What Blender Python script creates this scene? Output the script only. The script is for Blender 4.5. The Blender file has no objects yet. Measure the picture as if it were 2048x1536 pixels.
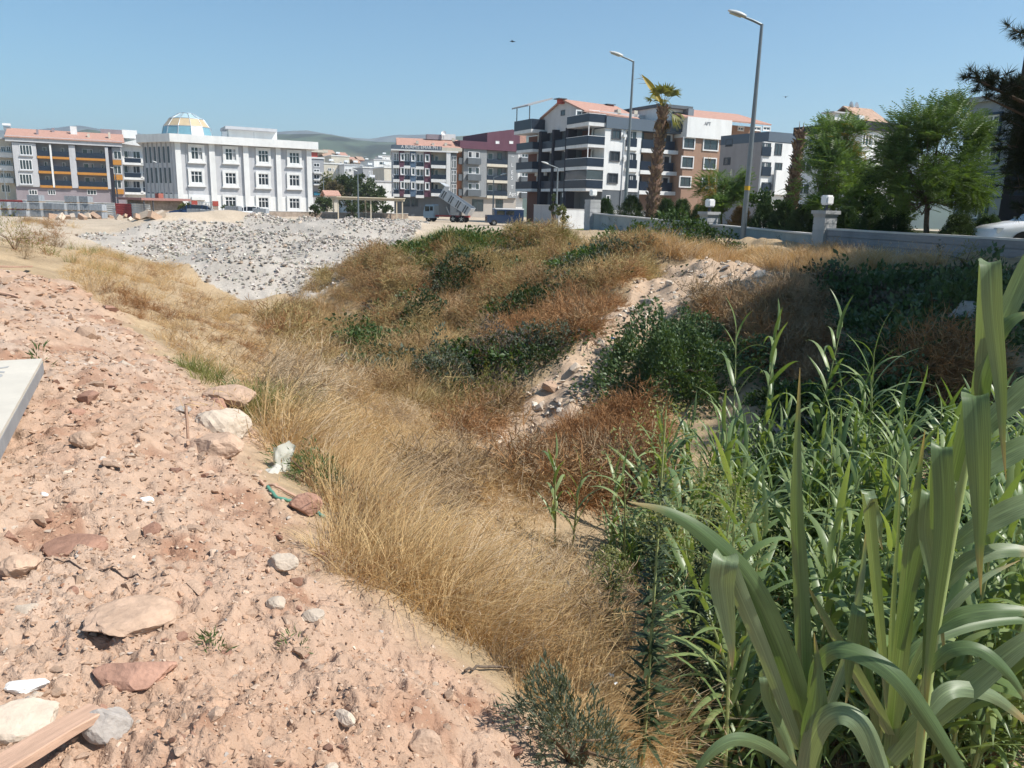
import bpy, bmesh, math, random
import numpy as np
from mathutils import Matrix, Vector

# ---------------------------------------------------------------- camera, sky, sun, exposure
SC = bpy.context.scene
COL = SC.collection
R = math.radians
EYE = 1.7                      # eye height over the dirt the photographer stands on
FPX = 1560.0                   # focal length in pixels of the 2048 px wide photograph
PITCH, ROLL = R(12.85), R(1.5)
CAMM = Matrix.Rotation(R(90) - PITCH, 4, 'X') @ Matrix.Rotation(ROLL, 4, 'Z')
cam_data = bpy.data.cameras.new('camera')
cam_data.sensor_width = 36.0
cam_data.lens = 36.0 * FPX / 2048.0
cam_data.clip_start = 0.05
cam_data.clip_end = 30000
cam = bpy.data.objects.new('camera', cam_data)
cam.matrix_world = Matrix.Translation((0, 0, EYE)) @ CAMM
COL.objects.link(cam)
SC.camera = cam

SUN_EL, SUN_AZ = R(51), R(104)   # azimuth clockwise from +Y (the view direction): the sun stands to the right
world = bpy.data.worlds.new('World')
SC.world = world
world.use_nodes = True
wn = world.node_tree.nodes
wl = world.node_tree.links
bg = wn['Background']
sky = wn.new('ShaderNodeTexSky')
sky.sky_type = 'NISHITA'
sky.sun_disc = False
sky.sun_elevation = SUN_EL
sky.sun_rotation = SUN_AZ
sky.altitude = 50
sky.air_density = 1.0
sky.dust_density = 0.5
sky.ozone_density = 0.6
tintn = wn.new('ShaderNodeVectorMath'); tintn.operation = 'MULTIPLY'; tintn.inputs[1].default_value = (0.67, 1.03, 1.16)   # clear, slightly cyan summer air
wl.new(sky.outputs[0], tintn.inputs[0]); wl.new(tintn.outputs[0], bg.inputs[0])
bg.inputs[1].default_value = 0.09
sd = bpy.data.lights.new('sun', 'SUN')
sd.energy = 5.0
sd.angle = R(0.53)
sd.color = (1.0, 0.955, 0.88)
sun = bpy.data.objects.new('sun', sd)
SDIR = Vector((math.sin(SUN_AZ) * math.cos(SUN_EL), math.cos(SUN_AZ) * math.cos(SUN_EL), math.sin(SUN_EL)))
sun.rotation_euler = (-SDIR).to_track_quat('-Z', 'Y').to_euler()
sun.location = SDIR * 60
COL.objects.link(sun)
SC.view_settings.view_transform = 'Standard'
SC.view_settings.look = 'None'
SC.view_settings.exposure = 0.45
SC.view_settings.gamma = 1.0
SC.view_settings.use_curve_mapping = False
SC.cycles.max_bounces = 5
SC.cycles.diffuse_bounces = 2
SC.cycles.use_adaptive_sampling = True
SC.cycles.adaptive_threshold = 0.02
SC.cycles.glossy_bounces = 3
SC.cycles.transmission_bounces = 4
SC.cycles.transparent_max_bounces = 6
SC.cycles.volume_bounces = 0
SC.cycles.use_denoising = True

rng = np.random.default_rng(7)
random.seed(7)

# ---------------------------------------------------------------- measuring the photograph
_C = np.array(CAMM.to_3x3())
def ray(px, py):
    return _C[:, 0] * (px - 1024) / FPX + _C[:, 1] * (768 - py) / FPX - _C[:, 2]
def atY(px, py, Y):
    d = ray(px, py); k = Y / d[1]
    return np.array([d[0] * k, Y, EYE + d[2] * k])
def atz(px, py, z):
    d = ray(px, py); k = (z - EYE) / d[2]
    return np.array([d[0] * k, d[1] * k, z])
def yh(px):
    return 412 + 0.0262 * (px - 1024)
class Zm:                       # a zoomed crop of the photograph: (x, y) in the crop -> photo pixels
    def __init__(s, ox, oy, k): s.ox, s.oy, s.k = ox, oy, k
    def __call__(s, x, y): return (s.ox + x / s.k, s.oy + y / s.k)

# ---------------------------------------------------------------- mesh helpers
def mk(name, V, F, mat=None, parent=None, smooth=False, col=None, link=True):
    """One mesh object from numpy arrays; F is an (n,3)/(n,4) array or a list of such arrays."""
    V = np.asarray(V, np.float32)
    if not isinstance(F, (list, tuple)): F = [F]
    F = [np.asarray(f, np.int32) for f in F if len(f)]
    me = bpy.data.meshes.new(name)
    me.vertices.add(len(V)); me.vertices.foreach_set('co', V.ravel())
    nl = sum(f.size for f in F); npol = sum(len(f) for f in F)
    me.loops.add(nl); me.polygons.add(npol)
    me.loops.foreach_set('vertex_index', np.concatenate([f.ravel() for f in F]))
    sizes = np.concatenate([np.full(len(f), f.shape[1], np.int32) for f in F])
    starts = np.concatenate([[0], np.cumsum(sizes)[:-1]]).astype(np.int32)
    me.polygons.foreach_set('loop_start', starts)
    me.update(calc_edges=True)
    me.polygons.foreach_set('use_smooth', np.full(npol, bool(smooth)))
    if col is not None:
        ca = me.color_attributes.new('col', 'FLOAT_COLOR', 'POINT')
        c4 = np.ones((len(V), 4), np.float32); c4[:, :3] = col
        ca.data.foreach_set('color', c4.ravel())
    if mat is not None: me.materials.append(mat)
    o = bpy.data.objects.new(name, me)
    if parent is not None: o.parent = parent
    if link: COL.objects.link(o)
    return o
def inst(name, src, parent=None, loc=(0, 0, 0), rot=(0, 0, 0), scl=(1, 1, 1)):
    o = bpy.data.objects.new(name, src.data if hasattr(src, 'data') else src)
    o.location = loc; o.rotation_euler = rot
    o.scale = (scl, scl, scl) if isinstance(scl, (int, float)) else scl
    if parent is not None: o.parent = parent
    COL.objects.link(o)
    return o
def tag(o, label=None, cat=None, group=None, kind=None):
    if label: o['label'] = label
    if cat: o['category'] = cat
    if group: o['group'] = group
    if kind: o['kind'] = kind
    return o
def thing(name, label, cat, loc=(0, 0, 0), rz=0.0, group=None):
    o = bpy.data.objects.new(name, None)
    o.empty_display_size = 0.2
    o.location = [float(c) for c in loc]; o.rotation_euler = (0, 0, rz)
    COL.objects.link(o)
    return tag(o, label, cat, group)
_BF = np.array([[0, 3, 2, 1], [4, 5, 6, 7], [0, 1, 5, 4], [1, 2, 6, 5], [2, 3, 7, 6], [3, 0, 4, 7]])
def boxes(L):
    V, F = [], []
    for i, (x0, x1, y0, y1, z0, z1) in enumerate(L):
        x0, x1 = min(x0, x1), max(x0, x1); y0, y1 = min(y0, y1), max(y0, y1); z0, z1 = min(z0, z1), max(z0, z1)
        V += [(x0, y0, z0), (x1, y0, z0), (x1, y1, z0), (x0, y1, z0), (x0, y0, z1), (x1, y0, z1), (x1, y1, z1), (x0, y1, z1)]
        F.append(_BF + 8 * i)
    return np.array(V, float), np.concatenate(F)
def tube(P, rad, n=8, cap=True):
    P = np.asarray(P, float); m = len(P)
    rad = np.full(m, rad, float) if np.isscalar(rad) else np.asarray(rad, float)
    T = np.gradient(P, axis=0); T /= np.linalg.norm(T, axis=1)[:, None] + 1e-9
    ref = np.array([0.31, 0.2, 0.93]) if abs(T[0, 2]) < 0.9 else np.array([1.0, 0.1, 0.0])
    A = np.cross(T, ref); A /= np.linalg.norm(A, axis=1)[:, None] + 1e-9
    Bn = np.cross(T, A)
    a = np.linspace(0, 2 * np.pi, n, endpoint=False)
    V = (P[:, None, :] + rad[:, None, None] * (np.cos(a)[None, :, None] * A[:, None, :] + np.sin(a)[None, :, None] * Bn[:, None, :])).reshape(-1, 3)
    i = np.arange(m - 1)[:, None] * n; j = np.arange(n)[None, :]; k = (j + 1) % n
    F = np.stack([i + j, i + k, i + n + k, i + n + j], -1).reshape(-1, 4)
    Fs = [F]
    if cap:
        V = np.vstack([V, P[:1], P[-1:]]); c0 = m * n; c1 = c0 + 1
        jj = np.arange(n); kk = (jj + 1) % n
        Fs.append(np.concatenate([np.stack([np.full(n, c0), kk, jj], 1), np.stack([np.full(n, c1), (m - 1) * n + jj, (m - 1) * n + kk], 1)]))
    return V, Fs
def join(parts):
    """[(V, F or [F..])] -> V, [F3, F4]"""
    Vs, F3, F4, off = [], [], [], 0
    for V, F in parts:
        V = np.asarray(V, float)
        for f in (F if isinstance(F, (list, tuple)) else [F]):
            f = np.asarray(f)
            if len(f): (F3 if f.shape[1] == 3 else F4).append(f + off)
        Vs.append(V); off += len(V)
    return np.vstack(Vs), [np.concatenate(x) for x in (F3, F4) if x]
def scatter(proto, P, Rm, S):
    """Copies of proto (V, F) at P with rotations Rm (n,3,3) and scales S (n,) or (n,3)."""
    V, F = proto; n = len(P); V = np.asarray(V, float)
    S = np.asarray(S, float); S = S[:, None] * np.ones(3) if S.ndim == 1 else S
    W = np.einsum('nij,nvj->nvi', Rm, V[None] * S[:, None, :]) + np.asarray(P)[:, None, :]
    out = []
    for f in (F if isinstance(F, (list, tuple)) else [F]):
        f = np.asarray(f)
        out.append((f[None] + (np.arange(n) * len(V))[:, None, None]).reshape(-1, f.shape[1]))
    return W.reshape(-1, 3), out
def rotm(rx, ry, rz):
    cx, sx, cy, sy, cz, sz = np.cos(rx), np.sin(rx), np.cos(ry), np.sin(ry), np.cos(rz), np.sin(rz)
    M = np.empty((len(np.atleast_1d(rz)), 3, 3))
    M[:, 0, 0] = cz * cy; M[:, 0, 1] = cz * sy * sx - sz * cx; M[:, 0, 2] = cz * sy * cx + sz * sx
    M[:, 1, 0] = sz * cy; M[:, 1, 1] = sz * sy * sx + cz * cx; M[:, 1, 2] = sz * sy * cx - cz * sx
    M[:, 2, 0] = -sy; M[:, 2, 1] = cy * sx; M[:, 2, 2] = cy * cx
    return M
def rand_rot(n, g=rng):
    return rotm(g.uniform(0, 6.28, n), g.uniform(-1.57, 1.57, n), g.uniform(0, 6.28, n))

# ---------------------------------------------------------------- value noise
def _h(ix, iy, s):
    n = (ix.astype(np.int64) * 374761393 + iy.astype(np.int64) * 668265263 + s * 1442695041) & 0xffffffff
    n = ((n ^ (n >> 13)) * 1274126177) & 0xffffffff
    return ((n ^ (n >> 16)) & 0xffff) / 65535.0
def vnoise(x, y, s=0):
    ix, iy = np.floor(x), np.floor(y); fx, fy = x - ix, y - iy
    fx = fx * fx * fx * (fx * (fx * 6 - 15) + 10); fy = fy * fy * fy * (fy * (fy * 6 - 15) + 10)
    a, b, c, d = _h(ix, iy, s), _h(ix + 1, iy, s), _h(ix, iy + 1, s), _h(ix + 1, iy + 1, s)
    return (a + (b - a) * fx) * (1 - fy) + (c + (d - c) * fx) * fy
def fbm(x, y, o=4, s=0, g=0.5):
    t, a, m = 0, 1, 0
    for i in range(o):
        c, sn = math.cos(i * 1.1), math.sin(i * 1.1)
        t = t + a * vnoise((c * x - sn * y) * 2 ** i + 17.3 * i, (sn * x + c * y) * 2 ** i - 9.1 * i, s + i); m += a; a *= g
    return t / m * 2 - 1
def smooth(e0, e1, x):
    t = np.clip((x - e0) / (e1 - e0), 0, 1); return t * t * (3 - 2 * t)

# ---------------------------------------------------------------- materials
MATS = {}
def N(t, kind, **kw):
    n = t.nodes.new(kind)
    for k, v in kw.items(): setattr(n, k, v)
    return n
def mat(name, c, rough=0.8, var=0.12, scale=6.0, bump=0.0, bscale=40.0, metal=0.0, spec=0.3, attr=None, objvar=0.0, dist=0.01, stretch=None, stain=0.0):
    """Principled surface: base colour c, blotchy variation, fine bump, optional vertex colour and per-object variation."""
    if name in MATS: return MATS[name]
    m = bpy.data.materials.new(name); m.use_nodes = True; t = m.node_tree; b = t.nodes['Principled BSDF']
    b.inputs['Roughness'].default_value = rough; b.inputs['Metallic'].default_value = metal
    b.inputs['Specular IOR Level'].default_value = spec
    tc = N(t, 'ShaderNodeTexCoord'); src = tc.outputs['Object']
    if stretch:
        mp = N(t, 'ShaderNodeMapping'); mp.inputs['Scale'].default_value = stretch
        t.links.new(src, mp.inputs[0]); src = mp.outputs[0]
    base = None
    if attr:
        a = N(t, 'ShaderNodeAttribute', attribute_name=attr); base = a.outputs['Color']
    else:
        rgb = N(t, 'ShaderNodeRGB'); rgb.outputs[0].default_value = (*c, 1); base = rgb.outputs[0]
    nz = N(t, 'ShaderNodeTexNoise'); nz.inputs['Scale'].default_value = scale; nz.inputs['Detail'].default_value = 6; nz.inputs['Roughness'].default_value = 0.65
    t.links.new(src, nz.inputs['Vector'])
    mr = N(t, 'ShaderNodeMapRange'); mr.inputs[1].default_value = 0.3; mr.inputs[2].default_value = 0.7
    mr.inputs[3].default_value = 1 - var; mr.inputs[4].default_value = 1 + var
    t.links.new(nz.outputs[0], mr.inputs[0]); val = mr.outputs[0]
    if objvar:
        oi = N(t, 'ShaderNodeObjectInfo'); m2 = N(t, 'ShaderNodeMapRange'); m2.inputs[3].default_value = 1 - objvar; m2.inputs[4].default_value = 1 + objvar
        t.links.new(oi.outputs['Random'], m2.inputs[0])
        mm = N(t, 'ShaderNodeMath', operation='MULTIPLY'); t.links.new(val, mm.inputs[0]); t.links.new(m2.outputs[0], mm.inputs[1]); val = mm.outputs[0]
    if stain:
        n2 = N(t, 'ShaderNodeTexNoise'); n2.inputs['Scale'].default_value = 0.6; n2.inputs['Detail'].default_value = 8
        mp2 = N(t, 'ShaderNodeMapping'); mp2.inputs['Scale'].default_value = (2.5, 2.5, 0.35)
        t.links.new(tc.outputs['Object'], mp2.inputs[0]); t.links.new(mp2.outputs[0], n2.inputs['Vector'])
        m3 = N(t, 'ShaderNodeMapRange'); m3.inputs[1].default_value = 0.45; m3.inputs[2].default_value = 0.75; m3.inputs[3].default_value = 1; m3.inputs[4].default_value = 1 - stain
        t.links.new(n2.outputs[0], m3.inputs[0])
        m4 = N(t, 'ShaderNodeMath', operation='MULTIPLY'); t.links.new(val, m4.inputs[0]); t.links.new(m3.outputs[0], m4.inputs[1]); val = m4.outputs[0]
    vm = N(t, 'ShaderNodeVectorMath', operation='SCALE'); t.links.new(base, vm.inputs[0]); t.links.new(val, vm.inputs['Scale'])
    t.links.new(vm.outputs[0], b.inputs['Base Color'])
    if bump:
        n3 = N(t, 'ShaderNodeTexNoise'); n3.inputs['Scale'].default_value = bscale; n3.inputs['Detail'].default_value = 5
        t.links.new(src, n3.inputs['Vector'])
        bp = N(t, 'ShaderNodeBump'); bp.inputs['Strength'].default_value = bump; bp.inputs['Distance'].default_value = dist
        t.links.new(n3.outputs[0], bp.inputs['Height']); t.links.new(bp.outputs[0], b.inputs['Normal'])
    MATS[name] = m
    return m
def leafmat(name, c, c2=None, trans=0.35, rough=0.5, spec=0.35, attr=None, veins=False, tint=(1.5, 1.5, 0.45)):
    """Leaf: colour varying per instance/object and over space, light shining through."""
    if name in MATS: return MATS[name]
    m = bpy.data.materials.new(name); m.use_nodes = True; t = m.node_tree; b = t.nodes['Principled BSDF']
    out = t.nodes['Material Output']
    b.inputs['Roughness'].default_value = rough; b.inputs['Specular IOR Level'].default_value = spec
    c2 = c2 or tuple(x * 0.6 for x in c)
    mx = N(t, 'ShaderNodeMix', data_type='RGBA'); mx.inputs[6].default_value = (*c, 1); mx.inputs[7].default_value = (*c2, 1)
    if attr:
        a = N(t, 'ShaderNodeAttribute', attribute_name='col'); sx = N(t, 'ShaderNodeSeparateColor'); t.links.new(a.outputs['Color'], sx.inputs[0])
        oi = N(t, 'ShaderNodeObjectInfo'); ad = N(t, 'ShaderNodeMath', operation='MULTIPLY_ADD'); ad.inputs[1].default_value = 0.5; t.links.new(oi.outputs['Random'], ad.inputs[0])
        m9 = N(t, 'ShaderNodeMath', operation='MULTIPLY'); m9.inputs[1].default_value = 0.6; t.links.new(sx.outputs[0], m9.inputs[0]); t.links.new(m9.outputs[0], ad.inputs[2]); f = ad.outputs[0]
    else:
        oi = N(t, 'ShaderNodeObjectInfo'); tc = N(t, 'ShaderNodeTexCoord'); nz = N(t, 'ShaderNodeTexNoise'); nz.inputs['Scale'].default_value = 3.0; nz.inputs['Detail'].default_value = 3
        t.links.new(tc.outputs['Object'], nz.inputs['Vector'])
        ad = N(t, 'ShaderNodeMath', operation='ADD'); t.links.new(oi.outputs['Random'], ad.inputs[0]); t.links.new(nz.outputs[0], ad.inputs[1])
        mr = N(t, 'ShaderNodeMapRange'); mr.inputs[1].default_value = 0.45; mr.inputs[2].default_value = 1.15; t.links.new(ad.outputs[0], mr.inputs[0]); f = mr.outputs[0]
    t.links.new(f, mx.inputs[0])
    colr = mx.outputs[2]
    if veins:
        uv = N(t, 'ShaderNodeAttribute', attribute_name='col'); sx = N(t, 'ShaderNodeSeparateColor'); t.links.new(uv.outputs['Color'], sx.inputs[0])
        mm = N(t, 'ShaderNodeMath', operation='MULTIPLY'); mm.inputs[1].default_value = 170.0; t.links.new(sx.outputs[0], mm.inputs[0])
        sn = N(t, 'ShaderNodeMath', operation='SINE'); t.links.new(mm.outputs[0], sn.inputs[0])
        mr2 = N(t, 'ShaderNodeMapRange'); mr2.inputs[1].default_value = -1; mr2.inputs[3].default_value = 0.9; mr2.inputs[4].default_value = 1.08; t.links.new(sn.outputs[0], mr2.inputs[0])
        # pale midrib
        sb = N(t, 'ShaderNodeMath', operation='SUBTRACT'); sb.inputs[1].default_value = 0.5; t.links.new(sx.outputs[0], sb.inputs[0])
        ab = N(t, 'ShaderNodeMath', operation='ABSOLUTE'); t.links.new(sb.outputs[0], ab.inputs[0])
        mr3 = N(t, 'ShaderNodeMapRange'); mr3.inputs[1].default_value = 0.0; mr3.inputs[2].default_value = 0.05; mr3.inputs[3].default_value = 1.35; mr3.inputs[4].default_value = 1.0; t.links.new(ab.outputs[0], mr3.inputs[0])
        nv = N(t, 'ShaderNodeTexNoise'); nv.inputs['Scale'].default_value = 1.0; nv.inputs['Detail'].default_value = 4; mpv = N(t, 'ShaderNodeMapping'); mpv.inputs['Scale'].default_value = (26.0, 5.0, 1.0); t.links.new(uv.outputs['Color'], mpv.inputs[0]); t.links.new(mpv.outputs[0], nv.inputs['Vector'])
        mrn = N(t, 'ShaderNodeMapRange'); mrn.inputs[1].default_value = .3; mrn.inputs[2].default_value = .7; mrn.inputs[3].default_value = .72; mrn.inputs[4].default_value = 1.25; t.links.new(nv.outputs[0], mrn.inputs[0])
        mq = N(t, 'ShaderNodeMath', operation='MULTIPLY'); t.links.new(mrn.outputs[0], mq.inputs[0]); t.links.new(mr2.outputs[0], mq.inputs[1]); mr2 = mq
        # dry brown towards the tip
        tp = N(t, 'ShaderNodeMapRange'); tp.inputs[1].default_value = .84; tp.inputs[2].default_value = .97; t.links.new(sx.outputs[1], tp.inputs[0])
        mt = N(t, 'ShaderNodeMix', data_type='RGBA'); mt.inputs[7].default_value = (.36, .27, .13, 1); t.links.new(colr, mt.inputs[6]); t.links.new(tp.outputs[0], mt.inputs[0]); colr = mt.outputs[2]
        m5 = N(t, 'ShaderNodeMath', operation='MULTIPLY'); t.links.new(mr2.outputs[0], m5.inputs[0]); t.links.new(mr3.outputs[0], m5.inputs[1])
        vm = N(t, 'ShaderNodeVectorMath', operation='SCALE'); t.links.new(colr, vm.inputs[0]); t.links.new(m5.outputs[0], vm.inputs['Scale']); colr = vm.outputs[0]
    t.links.new(colr, b.inputs['Base Color'])
    tr = N(t, 'ShaderNodeBsdfTranslucent')
    vm2 = N(t, 'ShaderNodeVectorMath', operation='MULTIPLY'); vm2.inputs[1].default_value = tint; t.links.new(colr, vm2.inputs[0]); t.links.new(vm2.outputs[0], tr.inputs[0])
    ms = N(t, 'ShaderNodeMixShader'); ms.inputs[0].default_value = trans
    t.links.new(b.outputs[0], ms.inputs[1]); t.links.new(tr.outputs[0], ms.inputs[2]); t.links.new(ms.outputs[0], out.inputs[0])
    MATS[name] = m
    return m
# ================================================================ the ground
_cp = []
def g_px(L):
    for px, py, zr in L: _cp.append(atz(px, py, EYE + zr))
def g_xy(L):
    for x, y, zr in L: _cp.append(np.array([x, y, EYE + zr]))
# dirt bank under the photographer
g_px([(0, 1536, -1.62), (500, 1536, -1.7), (0, 1200, -1.6), (500, 1200, -1.78), (0, 900, -1.58), (300, 900, -1.72), (-200, 1000, -1.55),
      (0, 700, -1.55), (200, 720, -1.72), (0, 545, -1.42), (-300, 560, -1.4), (-200, 700, -1.45), (820, 1536, -1.9), (780, 1300, -1.95),
      (1060, 1480, -2.25), (950, 1330, -2.18), (650, 1160, -2.02), (570, 960, -1.95), (480, 800, -1.92), (300, 680, -1.92), (130, 575, -1.85)])
# floor of the ditch
g_px([(1280, 1536, -3.1), (1600, 1536, -3.35), (2048, 1500, -3.3), (1150, 1250, -3.2), (900, 1090, -3.1), (1000, 1000, -3.4), (760, 900, -3.2),
      (650, 780, -3.2), (560, 700, -3.3), (450, 630, -3.2), (330, 575, -2.7), (230, 520, -2.3)])
# grey rubble and the plain beyond
g_px([(550, 605, -3.9), (380, 540, -3.3), (700, 520, -3.1), (310, 475, -2.4), (500, 452, -2.0), (800, 455, -2.1), (650, 454, -2.1), (80, 445, -1.9), (-200, 450, -1.7), (560, 520, -2.9)])
# far bank: foot, face, rim
g_px([(560, 630, -3.9), (750, 745, -3.85), (950, 890, -3.75), (1250, 965, -3.65), (1700, 1010, -3.5), (2048, 1050, -3.3),
      (800, 610, -2.8), (1000, 700, -2.9), (1180, 770, -3.05), (1310, 670, -2.4), (1600, 750, -2.6), (1900, 750, -2.2),
      (700, 515, -1.8), (850, 490, -1.5), (1000, 482, -1.35), (1160, 484, -1.35), (1300, 530, -1.45), (1500, 530, -1.35), (1650, 545, -1.3), (1850, 560, -1.25), (2048, 570, -1.2)])
WL0, WL1 = np.array([3.93, 42.0]), np.array([13.3, 20.3])      # line of the perimeter wall
for t_ in (0, .25, .5, .75, 1.0, 1.3):
    p_ = WL0 + (WL1 - WL0) * t_
    g_xy([(p_[0], p_[1], -1.12), (p_[0] + 3, p_[1] + 1.5, -0.95)])
g_xy([(20, 45, -1.0), (30, 30, -0.9), (26, 16, -0.9), (12, 60, -1.4), (30, 70, -1.5), (-3, 42, -1.5), (0, 55, -2.0), (-12, 60, -2.1), (-30, 65, -2.1), (-50, 60, -2.0), (-60, 30, -1.6), (10, 80, -1.75), (45, 60, -1.4),
      (0, 0, -1.6), (-2, -4, -1.6), (-8, -2, -1.55), (-25, 5, -1.5), (4, -1, -2.6), (9, -2, -3.0), (7, 3, -3.3), (14, 4, -2.6), (17, 9, -1.5), (20, 3, -1.6), (-30, 20, -1.5), (0, -20, -1.6), (25, -15, -1.6), (-25, -20, -1.5)])
_cp = np.array(_cp)
def _tps_u(r2): return 0.5 * r2 * np.log(np.maximum(r2, 1e-9))
def _tps_fit(P, z, lam=0.6):
    n = len(P); d2 = ((P[:, None] - P[None]) ** 2).sum(-1)
    A = np.zeros((n + 3, n + 3)); A[:n, :n] = _tps_u(d2) + lam * np.eye(n)
    A[:n, n] = 1; A[:n, n + 1:] = P; A[n, :n] = 1; A[n + 1:, :n] = P.T
    return np.linalg.solve(A, np.concatenate([z, np.zeros(3)]))
_tw = _tps_fit(_cp[:, :2], _cp[:, 2])
PLAIN = EYE - 2.25
def base_z(x, y):
    x = np.asarray(x, float); y = np.asarray(y, float); sh = x.shape; x = x.ravel(); y = y.ravel()
    out = np.empty_like(x); n = len(_cp)
    for i in range(0, len(x), 40000):
        xs, ys = x[i:i + 40000], y[i:i + 40000]
        d2 = (xs[:, None] - _cp[:, 0]) ** 2 + (ys[:, None] - _cp[:, 1]) ** 2
        out[i:i + 40000] = _tps_u(d2) @ _tw[:n] + _tw[n] + _tw[n + 1] * xs + _tw[n + 2] * ys
    r = np.hypot(x, y); f = smooth(58, 85, r)
    z = np.clip(out, -4, 1.5) * (1 - f) + PLAIN * f
    z = z - 14 * smooth(140, 700, r)         # the town lies a little lower, down to the valley
    return z.reshape(sh)
_EDGE = np.array([atz(*p)[:2] for p in [(1060, 1480, EYE - 2.25), (950, 1330, EYE - 2.18), (650, 1160, EYE - 2.02), (570, 960, EYE - 1.95), (480, 800, EYE - 1.92), (300, 680, EYE - 1.92), (130, 575, EYE - 1.85)]])
def _seg_side(x, y, L):
    """signed distance to an open polyline, + on its left."""
    best = np.full(x.shape, 1e9); sg = np.zeros(x.shape)
    for a, b in zip(L[:-1], L[1:]):
        d = b - a; t = np.clip(((x - a[0]) * d[0] + (y - a[1]) * d[1]) / (d @ d), 0, 1)
        ex, ey = x - a[0] - t * d[0], y - a[1] - t * d[1]; q = np.hypot(ex, ey)
        s = np.sign(d[0] * (y - a[1]) - d[1] * (x - a[0])); k = q < best
        best = np.where(k, q, best); sg = np.where(k, s, sg)
    return best * sg
_EL = np.vstack([[(1.6, 0.6)], _EDGE, [(-20, 27), (-45, 50)]])
_EL[0] = (1.3, 0.2)
def dirt_mask(x, y):
    """1 on the bare dirt bank."""
    d = _seg_side(x, y, _EL) + 0.35 * fbm(x * 1.3, y * 1.3, 3, 5)
    return smooth(-0.25, 0.35, d) * (1 - smooth(16, 24, np.hypot(x, y)))
def mound(x, y):
    """spoil heaps of grey setts on the plain"""
    z = 0 * x
    for px, py, zr, rr, hh in [(330, 470, -2.4, 3.2, 1.0), (430, 462, -2.2, 4.0, .9), (520, 456, -2.0, 5, .8), (620, 470, -2.2, 5, .7), (590, 447, -2.0, 5, .8), (740, 480, -2.5, 5, 1.0), (800, 455, -2, 5, .7),
                              (540, 560, -3.4, 2.5, .9), (470, 520, -3.0, 3.0, 1.0), (650, 530, -3.2, 3.2, .9), (560, 490, -2.6, 2.6, .8), (690, 500, -2.8, 2.4, .8), (420, 565, -3.5, 2.0, .5)]:
        c = atz(px, py, EYE + zr)
        z = z + hh * np.exp(-((x - c[0]) ** 2 + (y - c[1]) ** 2) / (2 * (rr * .55) ** 2))
    return z
def ground_z(x, y):
    x = np.asarray(x, float); y = np.asarray(y, float)
    z = base_z(x, y); r = np.hypot(x, y); near = 1 - smooth(50, 75, r)
    z = z + 0.16 * fbm(x * 0.45, y * 0.45, 3, 1) * near * smooth(2, 6, r) + mound(x, y)
    fb = smooth(0, 3, (x + 12) * .55 + (y - 9) * .0) * smooth(9, 12, y + .25 * x) * (1 - smooth(27, 34, y)) * (1 - smooth(-.6, .4, (x - 10) * .92 + (y - 26) * .38 + .5))
    z = z + .42 * fb * fbm(x * .8 + 3, y * .8, 3, 14)
    return z
_MR = 1.005 ** np.arange(0, 1250) * 1.4
def gp(px, py):
    """the point of the ground that a photo pixel shows"""
    d = ray(px, py); P = np.array([0, 0, EYE]) + np.outer(_MR / np.hypot(d[0], d[1]), d)
    below = P[:, 2] < ground_z(P[:, 0], P[:, 1])
    i = int(np.argmax(below)) if below.any() else len(_MR) - 1
    return P[i]
def on_ground(x, y, dz=0.0):
    return np.array([x, y, float(ground_z(np.array([x]), np.array([y]))[0]) + dz])

# colours of the bare ground (linear)
C_DIRT = np.array([0.425, 0.275, 0.19]); C_DIRT2 = np.array([0.31, 0.165, 0.105]); C_PALE = np.array([0.475, 0.35, 0.265])
C_SAND = np.array([0.46, 0.375, 0.285]); C_GREY = np.array([0.40, 0.36, 0.315]); C_DUFF = np.array([0.38, 0.28, 0.175]); C_SCREE = np.array([0.47, 0.345, 0.245]); C_LAWN = np.array([0.20, 0.20, 0.055])
def in_poly(x, y, poly):
    x = np.asarray(x); y = np.asarray(y); c = np.zeros(x.shape, bool); n = len(poly)
    for i in range(n):
        x0, y0 = poly[i][:2]; x1, y1 = poly[(i + 1) % n][:2]
        k = ((y0 > y) != (y1 > y)) & (x < (x1 - x0) * (y - y0) / (y1 - y0 + 1e-12) + x0)
        c ^= k
    return c
def px_poly(L): return [gp(*p) for p in L]
P_SCREE = [px_poly(L) for L in ([(1150, 700), (1250, 610), (1330, 540), (1520, 528), (1570, 575), (1450, 605), (1340, 635), (1245, 690), (1200, 790), (1130, 860), (1030, 950), (910, 915), (1010, 830), (1080, 770)],
                               [(1540, 850), (1660, 830), (1640, 880), (1560, 890)])]
P_RUB = px_poly([(150, 470), (280, 452), (480, 446), (600, 436), (720, 434), (860, 446), (830, 470), (700, 560), (600, 610), (480, 600), (400, 560), (300, 520), (200, 490)])
def fine_dz(x, y, r, dm):
    nr = 1 - smooth(10, 22, r)
    c1 = fbm(x * 2.2, y * 2.2, 3, 11); c2 = 1 - np.abs(fbm(x * 6.5, y * 6.5, 3, 21)); c3 = fbm(x * 19, y * 19, 3, 31)
    d = dm * (0.085 * c1 + nr * (0.075 * (c2 - .75) + 0.03 * c3 + 0.010 * fbm(x * 55, y * 55, 2, 35))) + (1 - dm) * nr * 0.05 * c1
    rub = in_poly(x, y, P_RUB); sc = in_poly(x, y, P_SCREE[0]) | in_poly(x, y, P_SCREE[1])
    return d + rub * 0.12 * fbm(x * 1.6, y * 1.6, 3, 41) + sc * 0.10 * fbm(x * 3.1, y * 3.1, 3, 43)
def full_z(x, y):
    x = np.asarray(x, float); y = np.asarray(y, float)
    return ground_z(x, y) + fine_dz(x, y, np.hypot(x, y), dirt_mask(x, y))
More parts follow.
